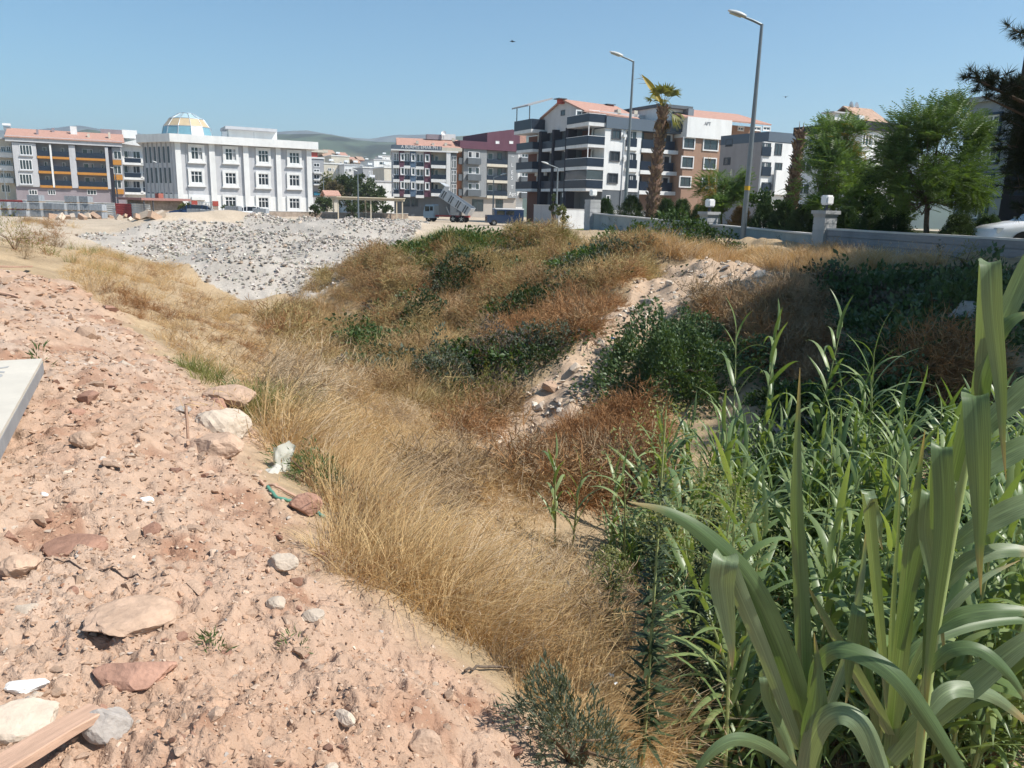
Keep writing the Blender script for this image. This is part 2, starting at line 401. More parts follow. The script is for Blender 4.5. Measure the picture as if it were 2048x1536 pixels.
def build_ground():
    az = np.unique(np.concatenate([np.linspace(-180, -42, 60), np.linspace(-42, 20, 430), np.linspace(20, 42, 90), np.linspace(42, 180, 60)]))[:-1]
    rr = np.concatenate([np.geomspace(0.25, 1.6, 14)[:-1], np.geomspace(1.6, 16, 400)[:-1], np.geomspace(16, 80, 160)[:-1], np.geomspace(80, 9000, 50)])
    A, Rr = np.meshgrid(np.radians(az), rr)
    X, Y = Rr * np.sin(A), Rr * np.cos(A); x, y = X.ravel(), Y.ravel()
    z = ground_z(x, y); r = np.hypot(x, y); dm = dirt_mask(x, y)
    # clods and crumbs of the dirt bank
    z = z + fine_dz(x, y, r, dm)
    rub = in_poly(x, y, P_RUB); sc = in_poly(x, y, P_SCREE[0]) | in_poly(x, y, P_SCREE[1])
    q = fbm(x * 0.9, y * 0.9, 4, 51)[:, None] * .5 + .5; q2 = smooth(0.1, 0.55, fbm(x * 3.0 + 9, y * 3.0, 3, 61))[:, None]
    dirt = C_DIRT * (1 - q) + C_PALE * q; dirt = dirt * (1 - .75 * q2) + C_DIRT2 * .75 * q2
    q3 = smooth(0.2, 0.6, fbm(x * .7, y * .7 + 40, 3, 71))[:, None]; dirt = dirt * (1 - .6 * q3) + np.array([.48, .375, .30]) * .6 * q3
    col = C_DUFF * (0.8 + .5 * q) + 0 * dirt
    far = smooth(34, 50, r)[:, None]; sand = C_SAND * (0.85 + .3 * q)
    col = col * (1 - far) + sand * far
    side = (WL1[0] - WL0[0]) * (y - WL0[1]) - (WL1[1] - WL0[1]) * (x - WL0[0])
    inside = ((side > 0) & (x > 3) & (y > 6) & (r < 55))[:, None]
    col = np.where(inside, C_LAWN * (.8 + .5 * q), col)
    col = np.where(rub[:, None], C_GREY * (.85 + .35 * q), col)
    col = np.where(sc[:, None], C_SCREE * (.85 + .3 * q), col)
    col = col * (1 - dm[:, None]) + dirt * dm[:, None]
    vf = smooth(300, 900, r)[:, None]; col = col * (1 - vf) + np.array([.13, .14, .08]) * vf
    n = len(az); m = len(rr); i = np.arange(m - 1)[:, None] * n; j = np.arange(n)[None]; k = (j + 1) % n
    F = np.stack([i + j, i + k, i + n + k, i + n + j], -1).reshape(-1, 4)[:, ::-1]
    V = np.stack([x, y, z], 1); V = np.vstack([V, [[0, 0, z[0]]]]); col = np.vstack([col, col[:1]])
    c = len(V) - 1; jj = np.arange(n); F3 = np.stack([np.full(n, c), (jj + 1) % n, jj], 1)
    m_ = mat('soil', (0, 0, 0), rough=0.95, var=0.16, scale=9, bump=0.55, bscale=70, spec=0.05, attr='col', dist=0.03)
    o = mk('ground', V, [F, F3], m_, smooth=True, col=col)
    tag(o, kind='structure')
    return o
ground = build_ground()

# hills behind the town
def hill(name, az0, az1, dist, prof, colr, seed, depth=900, rough=1.0):
    na, nd = 260, 34
    a = np.radians(np.linspace(az0, az1, na)); t = np.linspace(0, 1, nd)
    A, T = np.meshgrid(a, t)
    D = dist + (T - .55) * depth * 2
    X, Y = D * np.sin(A), D * np.cos(A)
    pxs = 1024 + FPX * np.tan(a)
    H = np.interp(pxs, [p[0] for p in prof], [p[1] for p in prof]) / FPX * dist
    H = H * np.cos(a) * .93 + rough * dist * .0016 * fbm(pxs / 60, 0 * pxs + seed, 4, seed)
    env = np.clip(1 - ((T - .55) / .55) ** 2, 0, 1) ** .8
    Z = -16 + (H[None] + 17.7) * env + dist * .006 * fbm(X / 260, Y / 260, 4, seed + 3) * (env * (1 - smooth(.8, 1, env)) + .05) + dist * .0006 * np.abs(fbm(X / 30, Y / 30, 3, seed + 4))
    i = np.arange(nd - 1)[:, None] * na; j = np.arange(na - 1)[None]
    F = np.stack([i + j, i + j + 1, i + na + j + 1, i + na + j], -1).reshape(-1, 4)
    q = smooth(-.2, .2, fbm(X.ravel() / 45, Y.ravel() / 120, 4, seed + 7))[:, None]
    q2 = smooth(.35, .45, fbm(X.ravel() / 300, Y.ravel() / 300, 3, seed + 9))[:, None]
    cc = np.array(colr) * (.5 + 1.0 * q); cc = cc * (1 - q2 * .6) + np.array([.22, .2, .12]) * q2 * .6
    o = mk(name, np.stack([X.ravel(), Y.ravel(), Z.ravel()], 1), F, mat('hillside', (0, 0, 0), 1.0, .25, .02, attr='col', spec=0), smooth=True, col=cc)
    return tag(o, kind='structure')
def hp(L): return [(p, yh(p) - q) for p, q in L]
hill('wooded_hill', -60, 48, 2300, hp([(-1500, 300), (0, 305), (200, 268), (330, 290), (560, 275), (640, 276), (720, 286), (800, 290), (870, 280), (960, 276), (1060, 272), (1200, 300), (1700, 330), (2600, 330)]), (.05, .068, .042), 3)
hill('distant_hill', -60, 48, 4600, hp([(-1500, 280), (-200, 262), (90, 264), (180, 255), (260, 268), (420, 285), (560, 268), (620, 265), (700, 278), (745, 281), (800, 273), (860, 272), (1000, 285), (1100, 290), (1500, 300)]), (.08, .09, .07), 11, depth=1300, rough=.7)

# pale specks of a village on the wooded hill
L_ = []; g_ = np.random.default_rng(4)
for px, py in [(x, 310 + 4 * math.sin(x)) for x in np.linspace(700, 745, 14)] + [(g_.uniform(640, 800), g_.uniform(296, 322)) for _ in range(16)] + [(g_.uniform(930, 1060), g_.uniform(280, 286)) for _ in range(8)]:
    p = atY(px, py, 1500 + 500 * (322 - py) / 40); w = g_.uniform(1.5, 4); L_.append((p[0] - w, p[0] + w, p[1] - w, p[1] + w, p[2] - 14, p[2]))
V_, F_ = boxes(L_)
tag(mk('far_houses', V_, F_, mat('far_white_walls', (.6, .58, .54), .9, .1)), 'pale specks of far houses on the wooded hill', 'houses', kind='stuff')
# ================================================================ buildings
GA = R(27.3)                       # the street grid: house fronts run this way, right end farther away
GLASS = mat('window_glass', (.035, .045, .055), .06, .1, 1.0, spec=.6)
RAILG = mat('railing_glass', (.022, .032, .05), .3, .1, 1.0, spec=.25)
M = lambda n, c, **k: mat(n, c, **{**dict(rough=.85, var=.06, scale=.8, bump=.15, bscale=30, spec=.2, stain=.12), **k})
WHITE = M('white_plaster', (.74, .735, .72)); LGREY = M('pale_grey_plaster', (.50, .50, .515)); MGREY = M('grey_plaster', (.36, .365, .38)); DGREY = M('dark_grey_plaster', (.12, .135, .15))
CREAM = M('cream_plaster', (.60, .55, .46)); BLACK = M('black_cladding', (.03, .03, .04)); ORANGE = M('orange_band', (.48, .22, .05)); MAROON = M('maroon_cladding', (.13, .06, .085))
MAUVE = M('mauve_plaster', (.30, .26, .28)); BROWN = M('brown_brick_cladding', (.16, .07, .05)); TAN = M('tan_siding', (.33, .21, .15)); TAUPE = M('taupe_plaster', (.33, .305, .30)); REDP = M('red_panel', (.42, .09, .07)); BLUEP = M('slate_blue_panel', (.10, .15, .22))
REDROOF = mat('clay_tile_roof', (.43, .25, .195), .85, .18, 3, bump=.6, bscale=14, spec=.2)
OLDROOF = mat('weathered_tile_roof', (.40, .27, .2), .9, .25, 3, bump=.6, bscale=14, spec=.2)
WFRAME = mat('white_pvc_frame', (.78, .78, .78), .5, .03); DFRAME = mat('dark_frame', (.07, .075, .085), .5, .05)
STONE = mat('rubble_masonry', (.36, .29, .235), .95, .35, 2.6, bump=.8, bscale=6, spec=.1, dist=.05)
METAL = mat('galvanised_metal', (.38, .40, .42), .45, .1, metal=.6)
SLABC = M('balcony_soffit', (.66, .655, .645))
CURTAIN = mat('net_curtain', (.45, .45, .45), .9, .3, 3, stretch=(9, 9, .4))
BASEZ = PLAIN - .35

class Bld:
    def __init__(s, name, label, px, Y, zoom=None, cat='building', group=None, ang=GA, zb=BASEZ, py=None):
        d = ray(px, py or yh(px)); k = Y / d[1]
        s.o = np.array([d[0] * k, Y]); s.zb = zb; s.ang = ang
        s.ux = np.array([math.cos(ang), math.sin(ang)]); s.uy = np.array([-math.sin(ang), math.cos(ang)])
        s.z = zoom or (lambda x, y: (x, y))
        s.e = thing(name, label, cat, (s.o[0], s.o[1], zb), ang, group)
    def hit(s, x, y, face='f', off=0.0):
        px, py = s.z(x, y); d = ray(px, py)
        n = s.uy if face == 'f' else s.ux; u = s.ux if face == 'f' else s.uy
        k = (s.o @ n + off) / (d[:2] @ n)
        P = d[:2] * k - s.o
        return P @ u, EYE + d[2] * k - s.zb
    def rect(s, x0, y0, x1, y1, face='f', off=0.0):
        xm, ym = (x0 + x1) / 2, (y0 + y1) / 2
        a0, a1 = s.hit(x0, ym, face, off)[0], s.hit(x1, ym, face, off)[0]
        return min(a0, a1), max(a0, a1), s.hit(xm, y1, face, off)[1], s.hit(xm, y0, face, off)[1]
    def bx(s, a0, a1, o0, o1, z0, z1, face='f', off=0.0):
        """box on a face: a along it, o outwards from the plane at offset off"""
        return (a0, a1, off - o1, off - o0, z0, z1) if face == 'f' else (off - o1, off - o0, a0, a1, z0, z1)
    def part(s, name, m, L, parent=None):
        V, F = boxes(L if isinstance(L, list) else [L]); return mk(name, V, F, m, parent or s.e)
    def pr(s, name, m, x0, y0, x1, y1, o0, o1, face='f', off=0.0, parent=None):
        if o1 <= 0 and off == 0: off, o0, o1 = -o1, o0 - o1, 0
        a0, a1, z0, z1 = s.rect(x0, y0, x1, y1, face, off); return s.part(name, m, s.bx(a0, a1, o0, o1, z0, z1, face, off), parent)
    def win(s, r, nx=2, nz=1, face='f', off=0.0, fm=None, fw=.09, sur=0, surm=None, sill=False, depth=.05, glass=None, name='window', split=False, curt=0):
        a0, a1, z0, z1 = r; fm = fm or WFRAME; L = []
        B = lambda A0, A1, o0, o1, Z0, Z1: L.append(s.bx(A0, A1, o0, o1, Z0, Z1, face, off))
        if sur:
            B(a0 - sur, a0 - .004, .0, depth + .08, z0 - sur, z1 + sur); B(a1 + .004, a1 + sur, 0, depth + .08, z0 - sur, z1 + sur)
            B(a0 - .002, a1 + .002, 0, depth + .07, z1 + .003, z1 + sur); B(a0 - .002, a1 + .002, 0, depth + .07, z0 - sur, z0 - .003)
            s_ = s.part('surround', surm or fm, list(L)); L.clear()
        B(a0, a0 + fw, 0, depth, z0, z1); B(a1 - fw, a1, 0, depth, z0, z1); B(a0 + fw, a1 - fw, 0, depth - .004, z1 - fw, z1); B(a0 + fw, a1 - fw, 0, depth - .004, z0, z0 + fw)
        cols = np.linspace(a0, a1, nx + 1); rows = [z0, z0 + (z1 - z0) * .66, z1] if nz == 2 else np.linspace(z0, z1, nz + 1)
        for c in cols[1:-1]: B(c - fw / 2, c + fw / 2, 0, depth - .008, z0 + fw, z1 - fw)
        for c in rows[1:-1]: B(a0 + fw, a1 - fw, 0, depth - .012, c - fw / 2, c + fw / 2)
        w = s.part(name, fm, L)
        if split:
            for i in range(nx):
                for j in range(len(rows) - 1):
                    s.part('pane', glass or GLASS, s.bx(cols[i] + fw / 2, cols[i + 1] - fw / 2, 0, .012, rows[j] + fw / 2, rows[j + 1] - fw / 2, face, off), w)
        else:
            s.part('pane', glass or GLASS, s.bx(a0 + fw * .5, a1 - fw * .5, 0, .012, z0 + fw * .5, z1 - fw * .5, face, off), w)
        if curt:
            c0 = a0 + (a1 - a0) * curt; s.part('curtain', CURTAIN, s.bx(c0, min(a1 - fw, c0 + (a1 - a0) * .3), 0, .016, z0 + fw, z1 - fw, face, off), w)
        if sill: s.part('sill', surm or LGREY, s.bx(a0 - sur - .12, a1 + sur + .12, 0, depth + .2, z0 - sur - .22, z0 - sur - .004, face, off), w)
        return w
    def poly(s, name, m, V, F, parent=None):
        f3 = [f for f in F if len(f) == 3]; f4 = [f for f in F if len(f) == 4]
        return mk(name, np.array(V, float), [np.array(f) for f in (f3, f4) if f], m, parent or s.e)
    def gable(s, m, x0, x1, y0, y1, ze, zr, axis='x', over=.4, th=.18, name='roof'):
        """pitched roof with thickness; ridge along axis"""
        if axis == 'x':
            ym = (y0 + y1) / 2
            top = [(x0 - over, y0 - over, ze), (x1 + over, y0 - over, ze), (x1 + over, ym, zr), (x0 - over, ym, zr), (x1 + over, y1 + over, ze), (x0 - over, y1 + over, ze)]
        else:
            xm = (x0 + x1) / 2
            top = [(x0 - over, y1 + over, ze), (x0 - over, y0 - over, ze), (xm, y0 - over, zr), (xm, y1 + over, zr), (x1 + over, y0 - over, ze), (x1 + over, y1 + over, ze)]
        V = top + [(a, b, c - th) for a, b, c in top]
        F = [(0, 1, 2, 3), (3, 2, 4, 5), (9, 8, 7, 6), (11, 10, 8, 9), (0, 6, 7, 1), (1, 7, 8, 2), (2, 8, 10, 4), (4, 10, 11, 5), (5, 11, 9, 3), (3, 9, 6, 0)]
        r = s.poly(name, m, V, F)
        return r
    def gable_wall(s, m, x0, x1, y0, y1, z0, zr, name='gable'):
        xm = (x0 + x1) / 2; V = [(x0, y0, z0), (x1, y0, z0), (xm, y0, zr), (x0, y1, z0), (x1, y1, z0), (xm, y1, zr)]
        return s.poly(name, m, V, [(0, 1, 2), (5, 4, 3), (0, 2, 5, 3), (1, 4, 5, 2), (0, 3, 4, 1)])
    def letters(s, txt, m, a, z, size, off=0.0, parent=None, name='lettering'):
        cu = bpy.data.curves.new('t', 'FONT'); cu.body = txt; cu.size = size; cu.extrude = .02
        ob = bpy.data.objects.new('t', cu); COL.objects.link(ob)
        bpy.context.view_layer.update()
        me = bpy.data.meshes.new_from_object(ob.evaluated_get(bpy.context.evaluated_depsgraph_get()))
        bpy.data.objects.remove(ob); me.materials.clear(); me.materials.append(m)
        o = bpy.data.objects.new(name, me); o.parent = parent or s.e; o.location = (a, off - .03, z); o.rotation_euler = (R(90), 0, 0); COL.objects.link(o)
        return tag(o, 'lettering on the facade')

Z1, Z2, Z3, Z4, Z5, Z6, Z7 = Zm(0, 200, 5.909), Zm(270, 200, 5.251), Zm(600, 220, 5.689), Zm(900, 180, 5.485), Zm(1120, 160, 5.12), Zm(1340, 160, 4.518), Zm(1640, 0, 2.953)
Z8, ZH, ZT = Zm(0, 390, 3.938), Zm(620, 300, 10.24), Zm(820, 370, 11.38)

# ---- pale block at the left edge
b = Bld('apartment_building', 'pale apartment block with shallow white balconies at the left edge of the picture', -75, 150, Z1)
x1 = b.hit(150, 700)[0]; zt = b.hit(100, 470)[1]
b.part('wall', CREAM, (0, x1, 0, 12, 0, zt)); b.part('roof', MGREY, (-.3, x1 + .3, -.4, 12, zt + .002, zt + .35))
for y0, y1 in ((550, 615), (710, 770), (860, 915)):
    b.pr('balcony', WHITE, -150, y1 + 5, 165, y1 + 65, 0, 1.2)
    for x in (10, 75): b.win(b.rect(x, y0, x + 55, y1), 2)
b.win(b.rect(20, 1000, 120, 1090), 3)
tk = b.pr('water_heater', WFRAME, 25, 275, 120, 300, -2, -1); b.part('heater_stand', METAL, [(b.hit(30, 300)[0], b.hit(115, 300)[0], 1.2, 1.3, zt, b.hit(60, 305)[1])], tk)

# ---- grey block with orange bands
b = Bld('apartment_building', 'grey four storey block with orange balcony bands and low red tile roof', 32, 150, Z1)
xr = b.hit(1455, 800)[0]; zt = b.hit(700, 470)[1]; rc = 1.5
zg = b.hit(540, 1030)[1]
b.part('wall', MGREY, (.0, xr, rc, 13, 0, zt - .02))
b.part('ground_floor', MAUVE, (0.02, xr - .02, .25, rc - .004, 0, zg))
b.pr('parapet', LGREY, 60, 452, 1440, 520, 0, .35, off=0)
fz = zt - .9
c = lambda x: b.hit(x, 780)[0]
piers = [(165, 448), (604, 626), (830, 905), (1255, 1292)]
for i, (p0, p1) in enumerate(piers):
    a0, a1 = c(p0 if i else 168), c(p1)
    b.part('pier' if i in (1, 3) else 'wall_panel', WHITE if i == 1 else LGREY, (a0, a1, (-.15 if i in (1, 3) else 0), rc - .004, zg + .004, fz))
b.part('wall_panel', BLACK, (c(1294), c(1335), 0, rc - .004, 0.1, fz)); b.part('wall_panel', MGREY, (c(1337), c(1440), .3, rc - .004, 0, fz))
for (ya, yb) in ((664, 692), (838, 868), (1008, 1036)):
    z1_, z0_ = b.hit(540, ya)[1], b.hit(540, yb)[1]
    for p0, p1 in ((450, 602), (628, 828), (907, 1253)):
        b.part('balcony_band', ORANGE, (c(p0), c(p1), -.12, rc - .01, z0_, z1_))
        b.part('railing', RAILG, (c(p0) + .02, c(p1) - .02, .0, .04, z1_ + .003, z1_ + .95))
    zb_ = b.hit(1390, ya + 45)[1], b.hit(1390, yb + 75)[1]
    b.part('spandrel', ORANGE, (c(1338), c(1438), -.03, .297, zb_[1], zb_[0]))
for y0, y1 in ((532, 650), (706, 824), (876, 994)):
    b.win(b.rect(232, y0, 380, y1), 4, fm=WFRAME, sill=True)
    zc0, zc1 = b.hit(540, y1 + 2)[1], b.hit(540, y0 + 20)[1]
    for p0, p1, n in ((520, 565, 1), (735, 775, 1), (985, 1110, 2), (1195, 1240, 1)): b.win((c(p0), c(p1), zc0, zc1), n, off=rc, curt=.5)
    b.win(b.rect(1342, y0 + 70, 1436, y1 + 50), 2, off=.3)
for p0, p1 in ((340, 440), (565, 655), (1030, 1140)): b.win(b.rect(p0, 1062, p1, 1120), 3, off=.25)
zr = b.hit(700, 362, off=6)[1]
b.gable(REDROOF, -.2, xr, 0, 13, zt + .15, zr, 'x', .6)
xm_ = 6.5
b.poly('gable', WHITE, [(-.05, -.1, zt), (-.05, 13, zt), (-.05, 6.5, zr - .3), (.35, -.1, zt), (.35, 13, zt), (.35, 6.5, zr - .3)], [(0, 2, 1), (3, 4, 5), (0, 3, 5, 2), (1, 2, 5, 4), (0, 1, 4, 3)])
for x0, y0, x1_, y1, o, m_ in ((428, 345, 452, 420, 2, MAUVE), (612, 330, 642, 395, 5, MAUVE), (832, 312, 908, 430, 4, WHITE), (1032, 396, 1060, 462, 2, CREAM), (1280, 382, 1305, 470, 2, CREAM)):
    ch = b.pr('chimney', m_, x0, y0, x1_, y1, -o - .9, -o); 
b.pr('stair_head', MAUVE, 1190, 348, 1440, 450, -11, -7); b.pr('stair_head', WHITE, 1442, 355, 1620, 452, -11, -7)

# ---- white bay building
b = Bld('apartment_building', 'narrow white block with glazed balconies between grey block and domed building', 247, 162, Z1)
xr = b.hit(1900, 800)[0]; zt = b.hit(1570, 520)[1]
b.part('wall', WHITE, (0, xr, 1.2, 12, 0, zt)); b.poly('gable', WHITE, [(0, .0, zt), (xr, .0, zt - .6), (xr * .7, .0, zt + 1.4), (0, 4, zt), (xr, 4, zt - .6), (xr * .7, 4, zt + 1.4)], [(0, 1, 2), (3, 5, 4), (0, 2, 5, 3), (1, 4, 5, 2), (0, 3, 4, 1)])
for y0, y1 in ((600, 740), (775, 915), (955, 1090)):
    for p0, p1 in ((1468, 1662), (1690, 1860)):
        w = b.rect(p0, y0, p1, y1); zm = w[2] + (w[3] - w[2]) * .38
        b.win((w[0], w[1], zm, w[3]), 4, off=1.2, curt=.3); b.part('railing', RAILG, (w[0], w[1], 0, .06, w[2], zm)); b.part('balcony_slab', WHITE, (w[0] - .5, w[1] + .4, -.05, 1.196, w[2] - .45, w[2] - .01))
    
# ---- white domed hall
b = Bld('public_building', 'white three storey hall with grey panels and a faceted glass dome', 352.8, 118, Z2)
xr = b.hit(1860, 800)[0]; zt = b.hit(435, 400)[1]; DP = 22
c = lambda x: b.hit(x, 800)[0]
zc0, zc1 = b.hit(435, 443)[1], b.hit(410, 352, off=-.9)[1]
zd = b.hit(600, 992)[1]
_q = atY(289, 330, 122)[:2] - b.o; lx, ly = _q @ b.ux, _q @ b.uy   # the chamfered left front
b.poly('wall', LGREY, [(0, 0, zd), (xr, 0, zd), (xr, DP, zd), (lx + 1.2, DP, zd), (lx, ly, zd), (0, 0, zc0 + .3), (xr, 0, zc0 + .3), (xr, DP, zc0 + .3), (lx + 1.2, DP, zc0 + .3), (lx, ly, zc0 + .3)],
       [(0, 1, 6, 5), (1, 2, 7, 6), (2, 3, 8, 7), (3, 4, 9, 8), (4, 0, 5, 9), (5, 6, 7, 8), (5, 8, 9)])
g = .06
b.poly('plinth', WHITE, [(0, -g, 0), (xr + g, -g, 0), (xr + g, DP, 0), (lx + 1.2 - g, DP, 0), (lx - g, ly, 0), (0, -g, zd), (xr + g, -g, zd), (xr + g, DP, zd), (lx + 1.2 - g, DP, zd), (lx - g, ly, zd)],
       [(0, 1, 6, 5), (1, 2, 7, 6), (2, 3, 8, 7), (3, 4, 9, 8), (4, 0, 5, 9), (5, 6, 7, 8), (5, 8, 9)])
e = .9
b.poly('cornice', WHITE, [(-.45, -e, zc0), (xr + e, -e, zc0), (xr + e, DP + e, zc0), (lx + .9, DP + e, zc0), (lx - e, ly - .4, zc0), (-.45, -e, zc1), (xr + e, -e, zc1), (xr + e, DP + e, zc1), (lx + .9, DP + e, zc1), (lx - e, ly - .4, zc1)],
       [(0, 1, 6, 5), (1, 2, 7, 6), (2, 3, 8, 7), (3, 4, 9, 8), (4, 0, 5, 9), (5, 6, 7, 8), (5, 8, 9), (3, 2, 1, 0), (4, 3, 0)])
for p0, p1 in ((437, 495), (790, 850), (1145, 1200), (1485, 1535), (1805, 1855)): b.part('pilaster', WHITE, (c(p0), c(p1), -.32, -.002, 0, zc0 - .003))
wr = [(565, 720, [(480, 650), (735, 895)]), (925, 1075, [(497, 660), (752, 910), (1005, 1150)]), (1272, 1415, [(515, 680), (762, 920), (1012, 1158)]), (1597, 1740, [(537, 695), (775, 930), (1020, 1166)])]
for p0, p1, rows in wr:
    for i, (y0, y1) in enumerate(rows):
        r_ = b.rect(p0 + 22, y0 + 14, p1 - 16, y1 - 26); b.win(r_, 3, 2, sur=.36, surm=WHITE, sill=True, fw=.08, depth=.12, split=True, off=-g if i == 2 else 0, curt=(.6 if i == 0 and p0 < 1000 else 0))
b.pr('door_canopy', WHITE, 592, 1018, 735, 1050, 0, .9)
b.pr('door', WFRAME, 615, 1060, 700, 1180, 0, .1)
# fins and slit windows of the chamfer
fa = math.atan2(-ly, -lx); fl = math.hypot(lx, ly)
fe = bpy.data.objects.new('side_front', None); fe.parent = b.e; fe.location = (lx, ly, 0); fe.rotation_euler = (0, 0, math.atan2(-ly, -lx)); COL.objects.link(fe)
for i in range(7):
    V, F = boxes([(fl * (i + .05) / 6.6, fl * (i + .05) / 6.6 + .12, -.22, -.003, .0, zc0 - .01)]); mk('fin', V, F, LGREY, fe)
    if i < 6:
        for z0_, z1_ in ((zc0 - 2.9, zc0 - .6), (zc0 - 5.8, zc0 - 3.6), (zc0 - 8.4, zc0 - 7.2)):
            V, F = boxes([(fl * (i + .35) / 6.6, fl * (i + .85) / 6.6, -.03, -.002, z0_, z1_)]); mk('slit_window', V, F, GLASS, fe)
# dome: twelve sides, three rings of panes
dc = bpy.data.objects.new('dome', None); dc.parent = b.e; COL.objects.link(dc)
dx, dz = b.hit(555, 355, off=9)[0], zc1 - .1
dc.location = (dx, 9, dz)
rad_ = (b.hit(830, 355, off=9)[0] - b.hit(265, 355, off=9)[0]) / 2
hh = b.hit(555, 125, off=9)[1] - dz
hh *= .93
prof = [(rad_, .05), (rad_ * .88, hh * .47), (rad_ * .65, hh * .78), (rad_ * .27, hh)]
DB = [mat('dome_pane_blue', (.17, .32, .38), .25, .1, 1), mat('dome_pane_tan', (.50, .39, .25), .3, .1, 1), mat('dome_pane_clear', (.36, .48, .52), .2, .1, 1)]
rib = []
for k in range(12):
    a0, a1 = 2 * math.pi * (k + .1) / 12, 2 * math.pi * (k + 1.1) / 12
    for j in range(3):
        (r0, z0_), (r1, z1_) = prof[j], prof[j + 1]
        V = [(r0 * math.cos(a0), r0 * math.sin(a0), z0_), (r0 * math.cos(a1), r0 * math.sin(a1), z0_), (r1 * math.cos(a1), r1 * math.sin(a1), z1_), (r1 * math.cos(a0), r1 * math.sin(a0), z1_)]
        V = np.array(V); ctr = V.mean(0); V = ctr + (V - ctr) * .985; V2 = V * .985
        pm = DB[j] if not (j == 0 and k == 9) else WHITE
        mk('pane', np.vstack([V, V2]), np.array([(0, 1, 2, 3), (7, 6, 5, 4), (0, 4, 5, 1), (1, 5, 6, 2), (2, 6, 7, 3), (3, 7, 4, 0)]), pm, dc)
    rib.append(tube([(r * math.cos(a0), r * math.sin(a0), z) for r, z in prof], .06, 5))
for r, z in prof: rib.append(tube([(r * math.cos(t) * 1.0, r * math.sin(t), z) for t in np.linspace(0, 2 * math.pi, 13) + 2 * math.pi * .1 / 12], .06, 5, cap=False))
rib.append(tube([(0, 0, hh - .02), (0, 0, hh + .06)], prof[3][0], 12))
V, F = join(rib); mk('dome_frame', V, F, METAL, dc)
b.pr('stair_head', WHITE, 985, 292, 1490, 425, -12, -8); b.pr('stair_head_cap', LGREY, 950, 288, 1492, 318, -13.2, -6.9)
b.pr('roof_unit', METAL, 915, 330, 965, 385, -5, -4); b.part('flagpole', METAL, (c(1302), c(1306), 3, 3.06, zc1, zc1 + 1.2))

for x_, y_ in ((745, 1080), (1240, 1110), (1120, 1120)):
    q = b.rect(x_, y_, x_ + 38, y_ + 26); b.part('air_conditioner', mat('air_conditioner_white', (.68, .68, .67), .5, .05), b.bx(q[0], q[1], g + .003, g + .35, q[2], q[3]))
b.part('downpipe', METAL, (c(548), c(552), -.1, -.004, .2, zc0 - .01))
# ---- small houses of the town behind
def house(label, x0, y0, x1_, y1, Y, m, wins=(), roof=None, name='town_house', par=True, group='houses of the town'):
    b = Bld(name, label, *(ZH(x0, y1)[0], Y), ZH, zb=float(base_z(np.array([0.]), np.array([Y]))[0]) - .5, group=group)
    a0, a1, z0, z1 = b.rect(x0, y0, x1_, y1); b.part('wall', m, (a0, a1, 0, 9, 0, z1))
    if roof: b.gable(roof, a0, a1, 0, 9, z1 + .01, z1 + 1.6, 'x', .4)
    elif par: b.part('parapet', WHITE if m is not WHITE else LGREY, [(a0 - .15, a1 + .15, -.15, 9.15, z1 + .003, z1 + .3)])
    for w in wins: b.win(b.rect(*w), 2)
    if not roof:
        xq_ = a0 + (a1 - a0) * .4; o_ = b.part('water_heater', WFRAME, (xq_, xq_ + 1.2, 3, 3.5, z1 + 1.0, z1 + 1.5)); b.part('heater_panel', GLASS, (xq_, xq_ + 1.2, 1.6, 2.9, z1 + .5, z1 + .6), o_); b.part('heater_stand', METAL, [(xq_, xq_ + .06, 3.2, 3.26, z1 + .3, z1 + .998), (xq_ + 1.14, xq_ + 1.2, 3.2, 3.26, z1 + .3, z1 + .998)], o_)
    return b
b = house('lilac grey block with red upper storey just right of the domed hall', 20, 180, 290, 1000, 160, MGREY, [(75, 270, 195, 345), (75, 395, 195, 450), (75, 500, 195, 590), (75, 640, 195, 690)])
a0, a1, z0, z1 = b.rect(20, 40, 180, 165); b.part('upper_storey', REDP, (a0, a1, 1, 8, b.rect(20, 100, 180, 180)[2] + .31, z1)); b.part('roof', CREAM, (a0 - .3, a1 + 2, .6, 8.4, z1 + .004, z1 + .5))
for y in (460, 600, 700): b.pr('balcony', WHITE, 60, y, 240, y + 25, 0, 1.0)
b.pr('sign', mat('sign_blue', (.03, .16, .25), .5, .05), 75, 860, 250, 930, 0, .2)
house('long cream house with a row of small windows behind the yellowish tree', 290, 290, 705, 620, 225, CREAM, [(365, 370, 440, 430), (470, 375, 500, 440), (580, 375, 650, 445), (540, 380, 562, 480)])
house('cream upper house with flat roof above the long cream house', 440, 130, 810, 320, 262, CREAM, [(610, 235, 650, 285), (690, 235, 760, 280)])
house('white house with three tall windows beside long cream house', 705, 315, 870, 540, 222, WHITE, [(725, 385, 770, 440), (790, 385, 850, 445)])
house('bright white square house with two dark windows', 875, 320, 1080, 560, 226, WHITE, [(940, 395, 975, 450), (985, 395, 1010, 450)])
house('blue grey house with a dark loggia and one black door', 1085, 375, 1515, 640, 214, MGREY, [(1205, 430, 1240, 520), (1265, 440, 1300, 490), (1455, 455, 1485, 525)])
house('white roof storey with a dark opening above blue grey house', 1310, 215, 1700, 380, 240, WHITE, [(1420, 240, 1550, 305)])
house('beige blank walled house left of the coloured block', 1520, 370, 1720, 760, 190, CREAM)
house('low white house behind the trees left of the coloured block', 1000, 650, 1760, 960, 172, WHITE, [(1640, 840, 1690, 880), (1060, 690, 1110, 740)])
